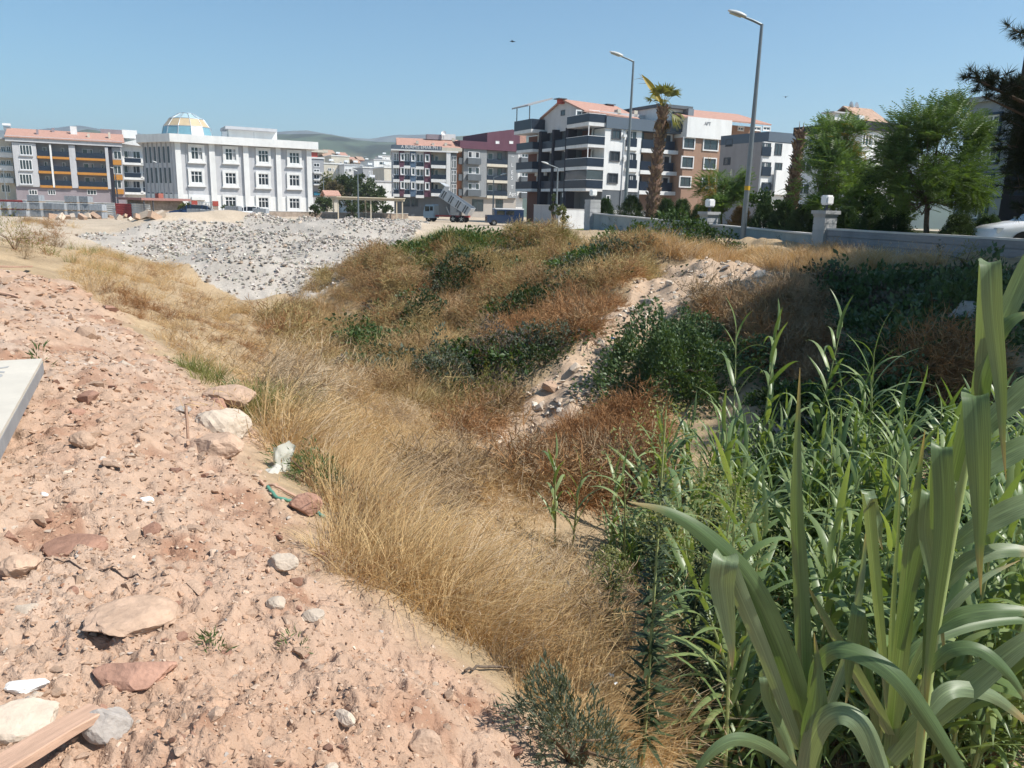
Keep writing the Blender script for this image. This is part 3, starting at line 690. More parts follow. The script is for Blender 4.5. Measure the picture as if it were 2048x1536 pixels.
for i, (x0, y0, x1_, y1, Y, m_, rf) in enumerate(((850, 215, 940, 320, 330, WHITE, REDROOF), (1010, 205, 1110, 300, 345, REDP, OLDROOF), (1130, 240, 1260, 340, 320, WHITE, None), (930, 262, 1020, 330, 310, CREAM, OLDROOF), (1480, 130, 1640, 240, 300, WHITE, None), (290, 130, 470, 300, 300, CREAM, OLDROOF), (330, 60, 500, 170, 360, CREAM, OLDROOF), (610, 110, 760, 200, 380, WHITE, REDROOF))):
    house(['tiny white house with red roof on the skyline', 'small red walled house on the skyline of the town', 'flat white house right of the red walled one', 'small cream house under the red walled one', 'white roof boxes stacked beside the coloured block', 'cream house with brown roof behind the lilac block', 'faint cream house high behind the lilac block', 'white house with red roof above the cream upper house'][i], x0, y0, x1_, y1, Y, m_, [((x0 * 2 + x1_) / 3, y0 + 25, (x0 + x1_) / 2, y0 + 55)], rf)
b = Bld('garden_hut', 'small hut with pink tiled roof under the town trees', ZH(350, 1000)[0], 128, ZH)
a0, a1, z0, z1 = b.rect(360, 930, 560, 1060); b.part('wall', CREAM, (a0, a1, 0, 2.5, 0, z1)); b.gable(REDROOF, a0, a1, 0, 2.5, z1, z1 + .8, 'x', .5)

# ---- block with coloured panels
b = Bld('apartment_building', 'narrow block with maroon and slate panels and a dark lettered parapet', 785, 143, Z3, ang=R(9.5))
c = lambda x: b.hit(x, 700)[0]; xr = c(1785); zp0, zp1 = b.hit(1330, 470)[1], b.hit(1330, 405)[1]
zg = b.hit(1300, 985)[1]
b.part('wall', LGREY, (0, c(1488), .5, 14, zg, zp0)); b.part('wall', CREAM, (c(1488), xr, 1.8, 14, zg, zp0))
b.part('ground_floor', DGREY, (.5, xr - .3, 1.2, 13.5, 0, zg - .003))
b.part('parapet', mat('slate_parapet', (.10, .13, .165), .7, .08), (-.1, c(1612), -.15, 14, zp0 + .25, zp1)); b.part('string_course', WHITE, (-.2, xr + .2, -.2, 14.1, zp0 + .003, zp0 + .247)); b.part('parapet', CREAM, (c(1612) + .004, c(1842), -.15, 14, zp0 + .25, zp1 - .15))
b.letters('A BURMIS EMAR PH 1', WFRAME, c(1150), zp0 + .25 + (zp1 - zp0 - .25) * .25, .75, off=-.15)
panels = [(1130, 1186, MAROON), (1255, 1320, BLUEP), (1415, 1486, MAROON)]
for p0, p1, m_ in panels: b.part('cladding_panel', m_, (c(p0), c(p1), .2, .497, zg, zp0 - .02))
for i, (y0, y1) in enumerate(((482, 612), (642, 772), (802, 938))):
    for k, (p0, p1) in enumerate(((1068, 1122), (1190, 1246), (1327, 1402))):
        s_ = (15, 20, 30)[k]
        r_ = b.rect(p0, y0 + s_ * .5, p1, y1 + s_); zm = r_[2] + (r_[3] - r_[2]) * .35
        b.win((r_[0], r_[1], zm, r_[3]), 2, off=.5, fm=WFRAME, curt=.4); b.part('railing', RAILG, (r_[0], r_[1], .3, .36, r_[2], zm)); b.part('balcony_slab', WHITE, (r_[0] - .15, r_[1] + .15, .15, .497, r_[2] - .5, r_[2] - .005))
    for p0, p1, dy in ((1150, 1184, 15), (1272, 1306, 20), (1430, 1468, 28)):
        r_ = b.rect(p0, y0 + dy, p1, y0 + 75 + dy); b.win(r_, 1, off=.2, sur=.12)
    r_ = b.rect(1492, y0 + 95, 1660, y0 + 145)
    b.part('railing', RAILG, (r_[0], r_[1], -.05, 0, r_[2], r_[3])); b.part('balcony_slab', WHITE, (r_[0], r_[1], -.1, 1.797, r_[2] - .55, r_[2] - .004))
    r_ = b.rect(1540, y0 + 35, 1580, y0 + 120); b.win(r_, 1, off=1.8)
    r_ = b.rect(1500, y0 + 20, 1525, y0 + 120); b.win(r_, 1, off=1.8, fm=DFRAME)
    r_ = b.rect(1726, y0 + 40, 1780, y0 + 180); b.win(r_, 1, 2, off=.3, fm=WFRAME, curt=.3)
b.part('pier', WHITE, (c(1665), c(1712), -.1, 1.797, zg, zp0)); b.part('wall_panel', DGREY, (c(1714), xr, .3, 1.797, .2, zp0))
for p0, p1 in ((1160, 1250), (1265, 1345)): b.win(b.rect(p0, 1010, p1, 1100, off=1.2), 2, off=1.2, fm=DFRAME)
zr = b.hit(1500, 330, off=7)[1]
b.gable(REDROOF, c(1110), c(1830), .4, 13.5, zp1 - .5, zr, 'x', .1)
b.pr('stair_head', MAUVE, 1440, 278, 1605, 335, -9, -6); b.pr('stair_head', WHITE, 1607, 275, 1770, 340, -9, -6.2)
for x0, y0 in ((1320, 350), (1500, 375), (1645, 372), (1730, 320)): b.pr('chimney', CREAM, x0, y0, x0 + 30, y0 + 35, -3.4, -2.8)
d_ = tube([(c(1660), 6, zr), (c(1660), 6, zr + .9)], .05, 6); b_ = mk('antenna', *d_, METAL, b.e)
V, F = tube([(0, 0, 0), (0, -.1, .01), (0, -.2, .05)], [.02, .35, .45], 12, cap=False); o_ = mk('dish', V, F, WFRAME, b_); o_.location = (c(1660), 6, zr + 1.0)

# ---- grey block with maroon top
b = Bld('apartment_building', 'grey textured block with maroon gabled top and vertical letters', 926.4, 148, Z4)
c = lambda x: b.hit(x, 900)[0]; zt = b.hit(450, 660)[1]; zg = b.hit(450, 1178)[1]; xr = c(745)
GTEX = M('grey_stone_cladding', (.27, .28, .29), var=.14, scale=4)
b.part('wall', GTEX, (0, xr, 1.1, 12, zg, zt)); b.part('ground_floor', M('greige_plaster', (.42, .38, .34)), (0, xr, .5, 12, 0, zg - .003))
b.part('wall_panel', GTEX, (0, c(402), 0, 1.097, zg, zt)); b.part('wall_panel', GTEX, (c(632), xr, 0, 1.097, zg, zt))
zm1 = b.hit(450, 575)[1]; zr = b.hit(675, 432)[1]; zm2 = b.hit(580, 480)[1]
b.part('top_band', MAROON, (-.9, xr + .1, -.3, 12, zt + .003, zm1))
b.poly('gable', MAROON, [(c(395), -.28, zm1), (xr + .1, -.28, zm1), (xr + .1, -.28, zm2 - .2), (c(675), -.28, zr), (c(395), -.28, zm2), (c(395), 11, zm1), (xr + .1, 11, zm1), (xr + .1, 11, zm2 - .2), (c(675), 11, zr), (c(395), 11, zm2)],
       [(0, 1, 2, 3), (0, 3, 4), (9, 8, 5), (8, 7, 6, 5), (4, 3, 8, 9), (3, 2, 7, 8), (0, 4, 9, 5), (2, 1, 6, 7)])
for p0, p1 in ((500, 540), (650, 692)): b.win(b.rect(p0, 560, p1, 590, off=-.28), 1, off=-.29, glass=WFRAME)
for i, (y0, y1) in enumerate(((676, 745), (848, 922), (1024, 1092))):
    b.win(b.rect(198, y0, 322, y1), 3, curt=.35); r_ = b.rect(182, y1 + 5, 325, y1 + 72); b.part('balcony', DGREY, (r_[0], r_[1], .05, .7, r_[2], r_[3]).__class__(b.bx(r_[0], r_[1], .003, .7, r_[2], r_[3])))
    b.win(b.rect(440, y0 + 10, 500, y1 + 15), 1, off=1.1); b.win(b.rect(548, y0 + 10, 596, y1 + 15), 1, off=1.1, fm=DFRAME)
    r_ = b.rect(405, y1 + 18, 630, y1 + 68); b.part('railing', RAILG, (r_[0], r_[1], 0, .05, r_[2], r_[3])); b.part('balcony_slab', CREAM, (r_[0], r_[1], -.05, 1.097, r_[2] - .5, r_[2] - .004))
for i, (t_, y) in enumerate((('~', 745), ('L', 845), ('E', 925), ('S', 985), ('T', 1085), ('Apt', 1160))): b.letters(t_, WFRAME, c(668 if t_ != 'Apt' else 650), b.hit(690, y)[1], 1.0)
for p0, p1 in ((240, 365), (500, 580)): b.win(b.rect(p0, 1200, p1, 1330, off=.5), 2, off=.5, fm=DFRAME)
# orange side strip
b.part('side_strip', M('terracotta_plaster', (.38, .17, .095)), (c(78), -.004, .8, 6, b.hit(110, 1195)[1], zt)); b.part('side_base', DGREY, (c(78), -.006, .9, 6, 0, b.hit(110, 1198)[1]))
for y in (745, 925, 1090): b.pr('balcony', DGREY, 85, y, 144, y + 70, 0, .6, off=.8)
# white rear part to the right
a1 = c(885); zq = b.hit(820, 655)[1]
b.part('rear_wall', WHITE, (xr + .004, a1, 3, 12, 0, zq)); b.part('rear_roof', REDROOF, (xr + .15, a1 + .2, 2.6, 12, zq + .003, b.hit(820, 480, off=3)[1]))
for y0, y1 in ((700, 740), (880, 950), (1062, 1125)):
    b.win(b.rect(785, y0, 855, y1, off=3), 2, off=3, sur=.08); b.pr('balcony', DGREY, 760, y1 + 3, 875, y1 + 65, 0, .9, off=3)

# ---- large corner apartment block
b = Bld('apartment_building', 'large five storey corner block with dark glass balconies and salmon tile roof', 1170, 100, Z5)
c = lambda x: b.hit(x, 760)[0]
z5 = lambda x, y, off=0: b.hit(x, y, 'f', off)[1]
W = 2.6                                   # depth of the corner loggias
zpar0, zpar1 = z5(480, 492), z5(480, 372)
xW0, xW1, xE = c(452), c(655), c(1262)
b.part('wall', BROWN, (W, xW0 - .004, W, 14, 0, zpar0)); b.part('wall', WHITE, (xW0, xW1, 0, 14, z5(540, 1128), zpar0)); b.part('wall', WHITE, (xW1 + .004, c(838), .25, 14, z5(700, 1128), zpar0 - .01))
b.part('wall', TAN, (c(838) + .004, xE, 1.2, 14, 0, zpar0 - .02)); b.part('plinth', DGREY, (xW0 - .01, c(838), .05, 13, 0, z5(540, 1128) - .003))
b.part('parapet', mat('slate_parapet', (.10, .13, .165)), (xW0, xE - .1, -.2, 14, zpar0 + .003, zpar1))
Lf = b.rect(*[0, 0, 0, 0]) if False else None
lz = Zm(900, 180, 5.485); zsave = b.z
# corner balconies wrapping left and front
for i, (ry0, ry1, sy) in enumerate(((347, 430, 470), (575, 657, 690), (800, 885, 920), (1025, 1110, 1140))):
    z1_, z0_, zs = z5(360, ry0), z5(360, ry1), z5(360, sy)
    yl = 5.2
    b.part('balcony_slab', SLABC, [(0, xW0 - .006, 0, W - .004, zs, z0_), (0, W - .004, W, yl, zs, z0_ - .003)])
    if i < 3 or True:
        b.part('railing', RAILG, [(0, xW0 - .01, -.03, .02, z0_ + .003, z1_), (-.03, .02, .024, yl, z0_ + .003, z1_)])
        b.part('handrail', WFRAME, [(-.04, xW0 - .01, -.05, .03, z1_ + .003, z1_ + .05), (-.05, .03, .034, yl, z1_ + .003, z1_ + .05)])
    if i: 
        b.win((xW0 - 2.35, xW0 - .5, zs + .15 - 0, z1_ + 1.1) if False else (W + .2, xW0 - .25, z0_ + .1, z1_ + 1.15), 2, off=W, sur=.1, fm=WFRAME, glass=GLASS)
        b.win((W + .2, W + 1.6, z0_ + .1, z1_ + 1.15), 1, face='l', off=W, sur=.1)
        b.part('post', WFRAME, (.06, .14, .06, .14, z1_ + .06, z5(360, (430, 655, 885, 1110)[i - 1] + 35)))
# glazed-in lower loggia
zs1, zs0 = z5(360, 928), z5(360, 1022)
gl = mat('loggia_glazing', (.05, .06, .07), .08, .2, 2, spec=.6)
b.part('loggia_glazing', gl, [(.03, xW0 - .02, .03, .07, zs0 + .06, zs1)]); b.part('loggia_glazing', gl, [(.03, .07, .08, 5.1, zs0 + .06, zs1)])
# left face: columns, balconies, dark
b.part('rear_wing', DGREY, (1.6, 6, 5.3, 14, 0, zpar0 + .1))
for v0, v1 in ((5.3, 6.0), (9.0, 9.5), (12.4, 13.1)): b.part('column', BLACK, (.3, 1.596, v0, v1, 0, zpar0 + .3))
for i, (ry0, ry1, sy) in enumerate(((575, 657, 690), (800, 885, 920), (1025, 1110, 1140))):
    z1_, z0_, zs = z5(360, ry0), z5(360, ry1), z5(360, sy)
    for v0, v1 in ((6.05, 8.95), (9.55, 12.35)):
        b.part('balcony_slab', SLABC, (.45, 1.597, v0, v1, zs, z0_)); b.part('railing', RAILG, (.45, .5, v0, v1, z0_ + .003, z1_))
        b.win((v0 + .5, v0 + 1.7, z0_ + .1, z1_ + 1.1), 1, face='l', off=1.6, sur=.1)
    # far left stack
    b.part('balcony_slab', SLABC, (-.6, 1.59, 13.15, 18, zs, z0_)); b.part('railing', RAILG, [(-.6, -.55, 13.2, 18, z0_ + .003, z1_), (-.54, 1.58, 13.15, 13.2, z0_ + .003, z1_)])
    b.win((14, 15.5, z0_ + .1, z1_ + 1.1), 1, face='l', off=1.6, sur=.1)
b.part('rear_wing', BROWN, (1.6, 6, 14.004, 18.5, 0, zpar0))
z1_, z0_, zs = z5(360, 347), z5(360, 430), z5(360, 470)
b.part('roof_terrace_slab', SLABC, (-.9, 1.59, 13.15, 18.3, zs, z0_)); b.part('railing', RAILG, [(-.9, -.85, 13.2, 18.3, z0_ + .003, z1_ + .4), (-.84, 1.58, 13.15, 13.2, z0_ + .003, z1_ + .4)])
b.part('awning_post', DFRAME, [(-.8, -.7, 14, 14.1, z0_, z1_ + 2.2), (-.8, -.7, 17.8, 17.9, z0_, z1_ + 2.2)]); b.poly('awning', MGREY, [(-1.3, 13.5, z1_ + 2.0), (2.5, 13.5, z1_ + 3.2), (2.5, 18.4, z1_ + 3.2), (-1.3, 18.4, z1_ + 2.0), (-1.3, 13.5, z1_ + 2.2), (2.5, 13.5, z1_ + 3.4), (2.5, 18.4, z1_ + 3.4), (-1.3, 18.4, z1_ + 2.2)], [tuple(f) for f in _BF])
# attic with gable to the left, salmon roof
za0 = zpar0 + .1; zrdg = b.hit(20, 200, off=8)[1]
zE = z5(120, 300, 4)
ATT = M('attic_plaster', (.52, .51, .51))
b.poly('gable', ATT, [(1.2, 3.2, za0), (1.2, 13.6, za0), (1.2, 13.6, zE), (1.2, 8.4, zrdg - .1), (1.2, 3.2, zE), (12, 3.2, za0), (12, 13.6, za0), (12, 13.6, zE), (12, 8.4, zrdg - .1), (12, 3.2, zE)],
       [(0, 4, 3, 2), (0, 2, 1), (5, 6, 7, 8), (5, 8, 9), (0, 5, 9, 4), (1, 2, 7, 6)])
b.win((7.8, 8.9, zE - .3, zE + .4), 1, face='l', off=1.2, fm=DFRAME)
xq = c(1005)
def roofslab(L, name='roof'):
    V = [tuple(p) for p in L] + [(p[0], p[1], p[2] - .2) for p in L]
    return b.poly(name, REDROOF, V, [(0, 1, 2, 3), (7, 6, 5, 4), (0, 4, 5, 1), (1, 5, 6, 2), (2, 6, 7, 3), (3, 7, 4, 0)])
roofslab([(.9, 2.6, zE - .15), (c(930), 2.6, zE - .6), (c(930), 8.4, zrdg - .1), (.9, 8.4, zrdg + .15)]); roofslab([(.9, 8.4, zrdg + .15), (c(930), 8.4, zrdg - .1), (c(930), 14.2, zE - .6), (.9, 14.2, zE - .15)])
b.part('attic_wall', REDP if False else ATT, (12.004, c(925), 4.2, 13, zpar1 - .2, zE - .9))
for p0, p1 in ((165, 275), (300, 395)): b.win(b.rect(p0, 318, p1, 420, off=3.2), 2, off=3.2, sur=.1)
for x0, y0, m_ in ((590, 300, CREAM), (760, 312, CREAM)): b.pr('chimney', m_, x0, y0, x0 + 34, y0 + 85, -4, -3.2)
for x0, y0, o in ((0, 185, 8), (495, 245, 8), (395, 246, 9)):
    ch = b.pr('chimney', REDP, x0, y0 + 8, x0 + 55, y0 + 55, -o - .8, -o); b.pr('chimney_cap', DGREY, x0 - 12, y0, x0 + 75, y0 + 8, -o - 1.1, -o + .3, parent=ch)
b.win(b.rect(810, 365, 900, 405, off=4.2), 2, off=4.2)
# front windows
for r_ in ((535, 515, 615, 603), (515, 737, 603, 828), (493, 962, 583, 1053)): b.win(b.rect(*r_), 2, fm=DFRAME, sur=.1, surm=DFRAME)
for y0, y1 in ((527, 685), (750, 905), (972, 1110)):
    r_ = b.rect(692, y0, 788, y1); b.win(r_, 2, off=.25, fm=DFRAME, curt=.35); b.part('railing', RAILG, b.bx(r_[0] - .1, r_[1] + .1, .12, .17, r_[2], r_[2] + 1.05, off=.25)); b.part('sill', WHITE, b.bx(r_[0] - .2, r_[1] + .2, .0, .3, r_[2] - .45, r_[2] - .01, off=.25))
    r_ = b.rect(1042, y0 + 22, 1188, y1 + 30); b.win((c(1050), c(1185), r_[2], r_[3]), 2, off=1.2, sur=.12, curt=.3); 
    b.part('railing', RAILG, (c(1030), c(1192), .45, .5, r_[2], r_[2] + 1.1)); b.part('balcony_slab', WHITE, (c(838) + .01, c(1225), .1, 1.197, r_[2] - .5, r_[2] - .02))
    b.win((c(860), c(905), r_[2], r_[3]), 1, off=1.2, fm=DFRAME); b.part('railing', RAILG, (c(842), c(985), .15, .2, r_[2], r_[2] + 1.1))
b.part('fin', WHITE, (c(1000), c(1012), -.05, 1.19, .2, zpar0 - .05))
b.part('fin', M('steel_blue_grey', (.20, .23, .26)), (xE - .05, xE + .85, -.5, 6, 0, z5(1250, 290)))
zq0, zq1 = z5(1120, 520), z5(1120, 285)
b.part('penthouse', WHITE, (c(1000), xE - .06, .6, 8, zpar1 + .004, zq1)); b.part('penthouse_roof', DGREY, (c(985), xE + .9, -.2, 8.4, zq1 + .003, zq1 + .4)); b.win(b.rect(1145, 330, 1252, 430, off=.6), 2, off=.6, fm=DFRAME); b.win(b.rect(1040, 312, 1102, 378, off=.6), 1, off=.6, glass=WFRAME); b.part('railing', RAILG, (c(1040), c(1258), -.45, -.4, zpar0 + .2, zpar1 + .15))
b.win(b.rect(470, 1180, 510, 1280, off=0), 1, fm=WFRAME); b.win((W + .2, W + 1.6, .6, 2.6), 1, face='l', off=W, sur=.1)

ACM = mat('air_conditioner_white', (.68, .68, .67), .5, .05)
for v, zz_ in ((6.3, 3), (10, 3), (6.4, 1), (12.0, 2), (14.2, 2)): b.part('air_conditioner', ACM, (.85, 1.15, v, v + .8, 1.0 + zz_ * 2.9, 1.6 + zz_ * 2.9))
for x_, y_ in ((640, 560), (640, 790), (1000, 640)):
    q = b.rect(x_, y_, x_ + 30, y_ + 28); b.part('air_conditioner', ACM, b.bx(q[0], q[1], .003, .35, q[2], q[3]))
b.part('downpipe', METAL, (xW1 - .2, xW1 - .1, -.09, -.004, .3, zpar0))
# ---- tan and white block to its right, taupe wing
b2 = Bld('apartment_building', 'tan brick block with big dark windows and white upper wall right of the corner block', 1371, 106, Z6)
c = lambda x: b2.hit(x, 700)[0]
zs0 = b2.hit(300, 530)[1]; zs1 = b2.hit(300, 345)[1]; xr = c(520)
b2.part('wall', TAN, (-1, xr, 0, 14, 0, zs0 - .003)); b2.part('upper_wall', WHITE, (-1, xr, -.35, 14, zs0, zs1))
for r_ in ((122, 527, 215, 615), (302, 540, 428, 632), (105, 698, 202, 790), (305, 712, 408, 800), (88, 878, 180, 962), (290, 890, 400, 975)): b2.win(b2.rect(*r_), 2, sur=.15, fm=DFRAME, surm=WHITE)
b2.letters('APT', MGREY, c(272), b2.hit(300, 405, off=-.35)[1], .6, off=-.35)
b2.gable(REDROOF, -1.5, c(860), 0, 13, zs1 + .01, zs1 + 1.9, 'x', .3); b2.pr('chimney_cap', DGREY, 325, 308, 405, 318, -6, -4.5)
b2.part('attic_wall', TAN, (xr + .004, c(940), 3, 12, zs0, b2.hit(700, 420, off=3)[1])); 
for p0, p1 in ((612, 660), (750, 815), (840, 900)): b2.win(b2.rect(p0, 425, p1, 455, off=3), 2, off=3, sur=.1)
w = Bld('apartment_building', 'taupe blank sided wing with slate top and white window bays', 1520, 92, Z6)
c = lambda x: w.hit(x, 700)[0]
zt = w.hit(815, 462)[1]
w.part('wall', TAUPE, (0, c(1150), 0, 7.6, 0, zt)); w.part('wall', WHITE, (c(822), c(1145), -.25, -.003, 0, w.hit(870, 560)[1])); w.part('parapet', mat('slate_parapet', (.1, .13, .165)), (.0 - .02, c(1150) + .2, -.3, 7.62, w.hit(870, 555)[1], zt + .02))
for y0, y1 in ((567, 688), (742, 868), (925, 1020)):
    r_ = w.rect(825, y0, 908, y1, off=-.25); w.win(r_, 2, off=-.25, fm=DFRAME, curt=.3); w.part('railing', RAILG, (r_[0], r_[1], -.4, -.35, r_[2], r_[2] + 1.0)); r2 = w.rect(945, y0 + 5, 1010, y1 - 5, off=-.25); w.win(r2, 2, off=-.25, fm=DFRAME)
for x_, y_ in ((535, 568), (516, 735)):
    v, z = w.hit(x_, y_, 'l'); w.win((v - .6, v + .6, z - .45, z + .45), 1, face='l', fm=DFRAME)
w.pr('garden_wall_high', WHITE, 905, 822, 1140, 1040, .5, .8)

# ---- dark topped white block behind the trees
b = Bld('apartment_building', 'white block with black roof band behind the leafy trees', 1709, 74, Z7)
c = lambda x: b.hit(x, 850)[0]; zt0, zt1 = b.hit(205, 762)[1], b.hit(205, 708)[1]; xr = c(520)
b.part('wall', WHITE, (0, xr, 0, 8, 0, zt0)); b.part('top_band', BLACK, (-.3, xr, -.3, 8.2, zt0 + .003, zt1))
for y in (790, 935, 1080):
    b.win(b.rect(247, y, 303, y + 72), 3, sur=.08); b.win(b.rect(400, y + 5, 470, y + 80), 3)
    b.win((3, 4.6, b.hit(275, y + 72)[1], b.hit(275, y)[1]), 2, face='l'); b.win((5.6, 7.2, b.hit(275, y + 72)[1], b.hit(275, y)[1]), 2, face='l')
b.gable(OLDROOF, 2.5, xr, 2, 7.5, zt1 + .1, b.hit(330, 650, off=5)[1], 'x', .2); b.pr('chimney', WHITE, 88, 668, 165, 712, -3, -2); b.pr('chimney_cap', LGREY, 84, 660, 175, 668, -3.3, -1.8)
b.pr('chimney', WHITE, 230, 682, 262, 712, -3, -2)
for x_ in (408, 440):
    p = tube([(c(x_), 5, zt1 + .8), (c(x_), 5, zt1 + 1.9)], .05, 6); q = mk('antenna', *p, METAL, b.e); V, F = tube([(0, 0, 0), (.1, -.05, .02), (.2, -.1, .05)], [.03, .3, .42], 12, cap=False); o_ = mk('dish', V, F, WFRAME, q); o_.location = (c(x_), 5, zt1 + 2.0)

# ---- blue grey block at the right
b = Bld('apartment_building', 'blue grey block with blue framed windows near the right edge', 2022, 44, Z7, ang=R(20))
zt = b.hit(1000, 600, 'l')[1]; v1 = b.hit(845, 850, 'l')[0]
b.part('wall', M('blue_grey_plaster', (.30, .33, .385)), (0, 12, 0, v1, 0, zt))
BF = M('blue_window_band', (.05, .085, .14))
for r_ in ((945, 682, 1062, 780), (915, 866, 1050, 958), (880, 1036, 1012, 1132), (850, 1200, 980, 1290)):
    q = b.rect(*r_, face='l'); b.win(q, 3, face='l', sur=.14, surm=BF, curt=.45)
for y in (832, 1005, 1165):
    z = b.hit(960, y, 'l')[1]; b.part('string_course', BF, (-.05, -.003, 0, v1, z - .05, z + .05))
b.part('roof', MGREY, (-.3, 12, -.3, v1 + .3, zt + .003, zt + .3))
# ---- dark tower at the right edge
b = Bld('apartment_building', 'tall dark brick block with a glass balcony at the right edge', 2034, 33, ang=R(-62), py=200)
DB_ = M('dark_brick', (.055, .045, .045)); 
b.part('wall', DB_, (0, 18, 0, 12, 0, 11.6)); b.part('roof', DGREY, (-.6, 18, -.5, 12.4, 11.603, 11.95))
for z in (.9, 3.5, 6.1, 8.7):
    b.part('balcony_slab', DB_, (1, 5, -1.2, -.003, z - .3, z)); b.part('railing', RAILG, (1, 5, -1.2, -1.15, z + .003, z + 1.0)); b.win((1.5, 3.2, z + .1, z + 2.1), 2)
    b.win((7, 8.6, z + .6, z + 2.1), 2); b.win((11, 12.6, z + .6, z + 2.1), 2)
# ================================================================ walls, posts, vehicles, yard
WD = (WL1 - WL0) / np.linalg.norm(WL1 - WL0); WN = np.array([-WD[1], WD[0]])     # along the wall towards the camera; WN points to the garden side
if WN[0] < 0: WN = -WN
WA = math.atan2(WD[1], WD[0])
def wall_t(px):
    k = (px - 1024) / FPX; return (k * WL0[1] - WL0[0]) / ((WL1 - WL0)[0] - k * (WL1 - WL0)[1])
WLEN = float(np.linalg.norm(WL1 - WL0))
PAINT = mat('green_grey_wall_paint', (.30, .34, .345), .85, .1, 2, bump=.2, bscale=20, stain=.25)
BOARDS = mat('grey_wall_boards', (.27, .27, .285), .8, .12, 3, bump=.2, bscale=20, stretch=(1, 1, 6), stain=.25)
COPE = mat('pale_coping', (.60, .58, .55), .8, .1, 3)
PIL = mat('grey_render', (.42, .425, .43), .85, .12, 3, bump=.2, stain=.25)
LAMPW = mat('white_lamp_plastic', (.9, .9, .89), .35, .02)
def wall_seg(label, t0, t1, z0a, z0b, m, boards=False):
    e = thing('perimeter_wall', label, 'wall', (*(WL0 + (WL1 - WL0) * t0), EYE - 2.0), WA)
    L = (t1 - t0) * WLEN; za, zb = z0a + 2.0, z0b + 2.0
    def slab(name, mm, y0, y1, a0, a1, b0, b1, x0=0, x1=None, par=None):
        x1 = L if x1 is None else x1
        V = [(x0, y0, a0), (x1, y0, b0), (x1, y1, b0), (x0, y1, a0), (x0, y0, a1), (x1, y0, b1), (x1, y1, b1), (x0, y1, a1)]
        return mk(name, np.array(V), _BF, mm, par or e)
    slab('wall_face', m, -.1, .1, 0, za - .06, 0, zb - .06)
    slab('coping', COPE, -.14, .14, za - .057, za, zb - .057, zb)
    if boards:
        for k in range(7):
            h = .22; d = .06 + k * h
            slab('board', BOARDS, -.135, -.103, za - d - h + .025, za - d, zb - d - h + .025, zb - d)
            slab('board', BOARDS, .103, .135, za - d - h + .025, za - d, zb - d - h + .025, zb - d)
    return e
t1_, t2_, t3_ = wall_t(1172), wall_t(1400), wall_t(1625)
wall_seg('smooth grey green garden wall between the far and the near lamp pillar', t1_, t3_, -.23, -.66, PAINT)
wall_seg('dark horizontally boarded garden wall running out at the right edge', t3_ + .012, 1.5, -.45, -.56, BOARDS, True)
def pillar(px, ztop, label, lab2, w=.5, cap=.66):
    p = WL0 + (WL1 - WL0) * wall_t(px)
    e = thing('wall_pillar', label, 'pillar', (p[0], p[1], EYE - 2.0), WA, 'lamp pillars of the garden wall')
    h = ztop + 2.0
    V, F = boxes([(-w / 2, w / 2, -w / 2, w / 2, 0, h - .12)]); mk('shaft', V, F, PIL, e)
    V, F = boxes([(-cap / 2, cap / 2, -cap / 2, cap / 2, h - .117, h), (-cap / 2 + .05, cap / 2 - .05, -cap / 2 + .05, cap / 2 - .05, h - .19, h - .12)]); mk('cap', V, F, PIL, e)
    for k in range(5):
        V, F = boxes([(-w / 2 - .012, w / 2 + .012, -w / 2 - .012, w / 2 + .012, h - .42 - k * .22, h - .24 - k * .22)]); mk('board', V, F, PIL, e)
    l = thing('pillar_lamp', lab2, 'lamp', (p[0], p[1], EYE + ztop), WA, 'white cube lamps on pillars')
    V, F = tube([(0, 0, 0), (0, 0, .06), (0, 0, .12), (0, 0, .2)], [.07, .07, .04, .04], 10); mk('stem', V, F, DFRAME, l)
    bm = bmesh.new(); bmesh.ops.create_cube(bm, size=.32); bmesh.ops.bevel(bm, geom=bm.edges, offset=.045, segments=2, affect='EDGES')
    me = bpy.data.meshes.new('globe'); bm.to_mesh(me); bm.free(); me.materials.append(LAMPW); o = inst('globe', me, l, (0, 0, .345))
pillar(1172, .43, 'grey pillar at the far left end of the garden wall', 'white cube lamp on the leftmost wall pillar', .6, .62)
pillar(1400, -.02, 'pale pillar half hidden by ivy in the middle of the garden wall', 'white cube lamp on the middle wall pillar')
pillar(1627, .12, 'grey pillar standing where smooth and boarded walls meet', 'white cube lamp on the nearest wall pillar')
# white yard wall and blue grey wall far behind the mound
def plainwall(label, pa, pb, z0, z1, m, th=.25, name='garden_wall', cope=True):
    pa, pb = np.array(pa), np.array(pb); d = pb - pa; L = float(np.hypot(*d))
    e = thing(name, label, 'wall', (pa[0], pa[1], z0), math.atan2(d[1], d[0]))
    V, F = boxes([(0, L, -th / 2, th / 2, 0, z1 - z0 - .05)]); mk('wall_face', V, F, m, e)
    if cope: V, F = boxes([(-.03, L + .03, -th / 2 - .04, th / 2 + .04, z1 - z0 - .047, z1 - z0)]); mk('coping', V, F, COPE, e)
    return e
q = lambda px, py, Y: atY(px, py, Y)
A, B_ = q(1117, 417, 80), q(1310, 412, 84); plainwall('white yard wall in front of the corner block', A[:2], B_[:2], PLAIN - .4, A[2], WHITE)
A, B_ = q(1070, 409, 86), q(1117, 412, 80); plainwall('blue grey yard wall left of the white yard wall', A[:2], B_[:2], PLAIN - .4, A[2], MGREY)
A, B_ = q(425, 418, 98), q(815, 425, 112); plainwall('long low stone wall in front of the white domed hall', A[:2], B_[:2], PLAIN - .4, A[2] - .1, STONE, .4)

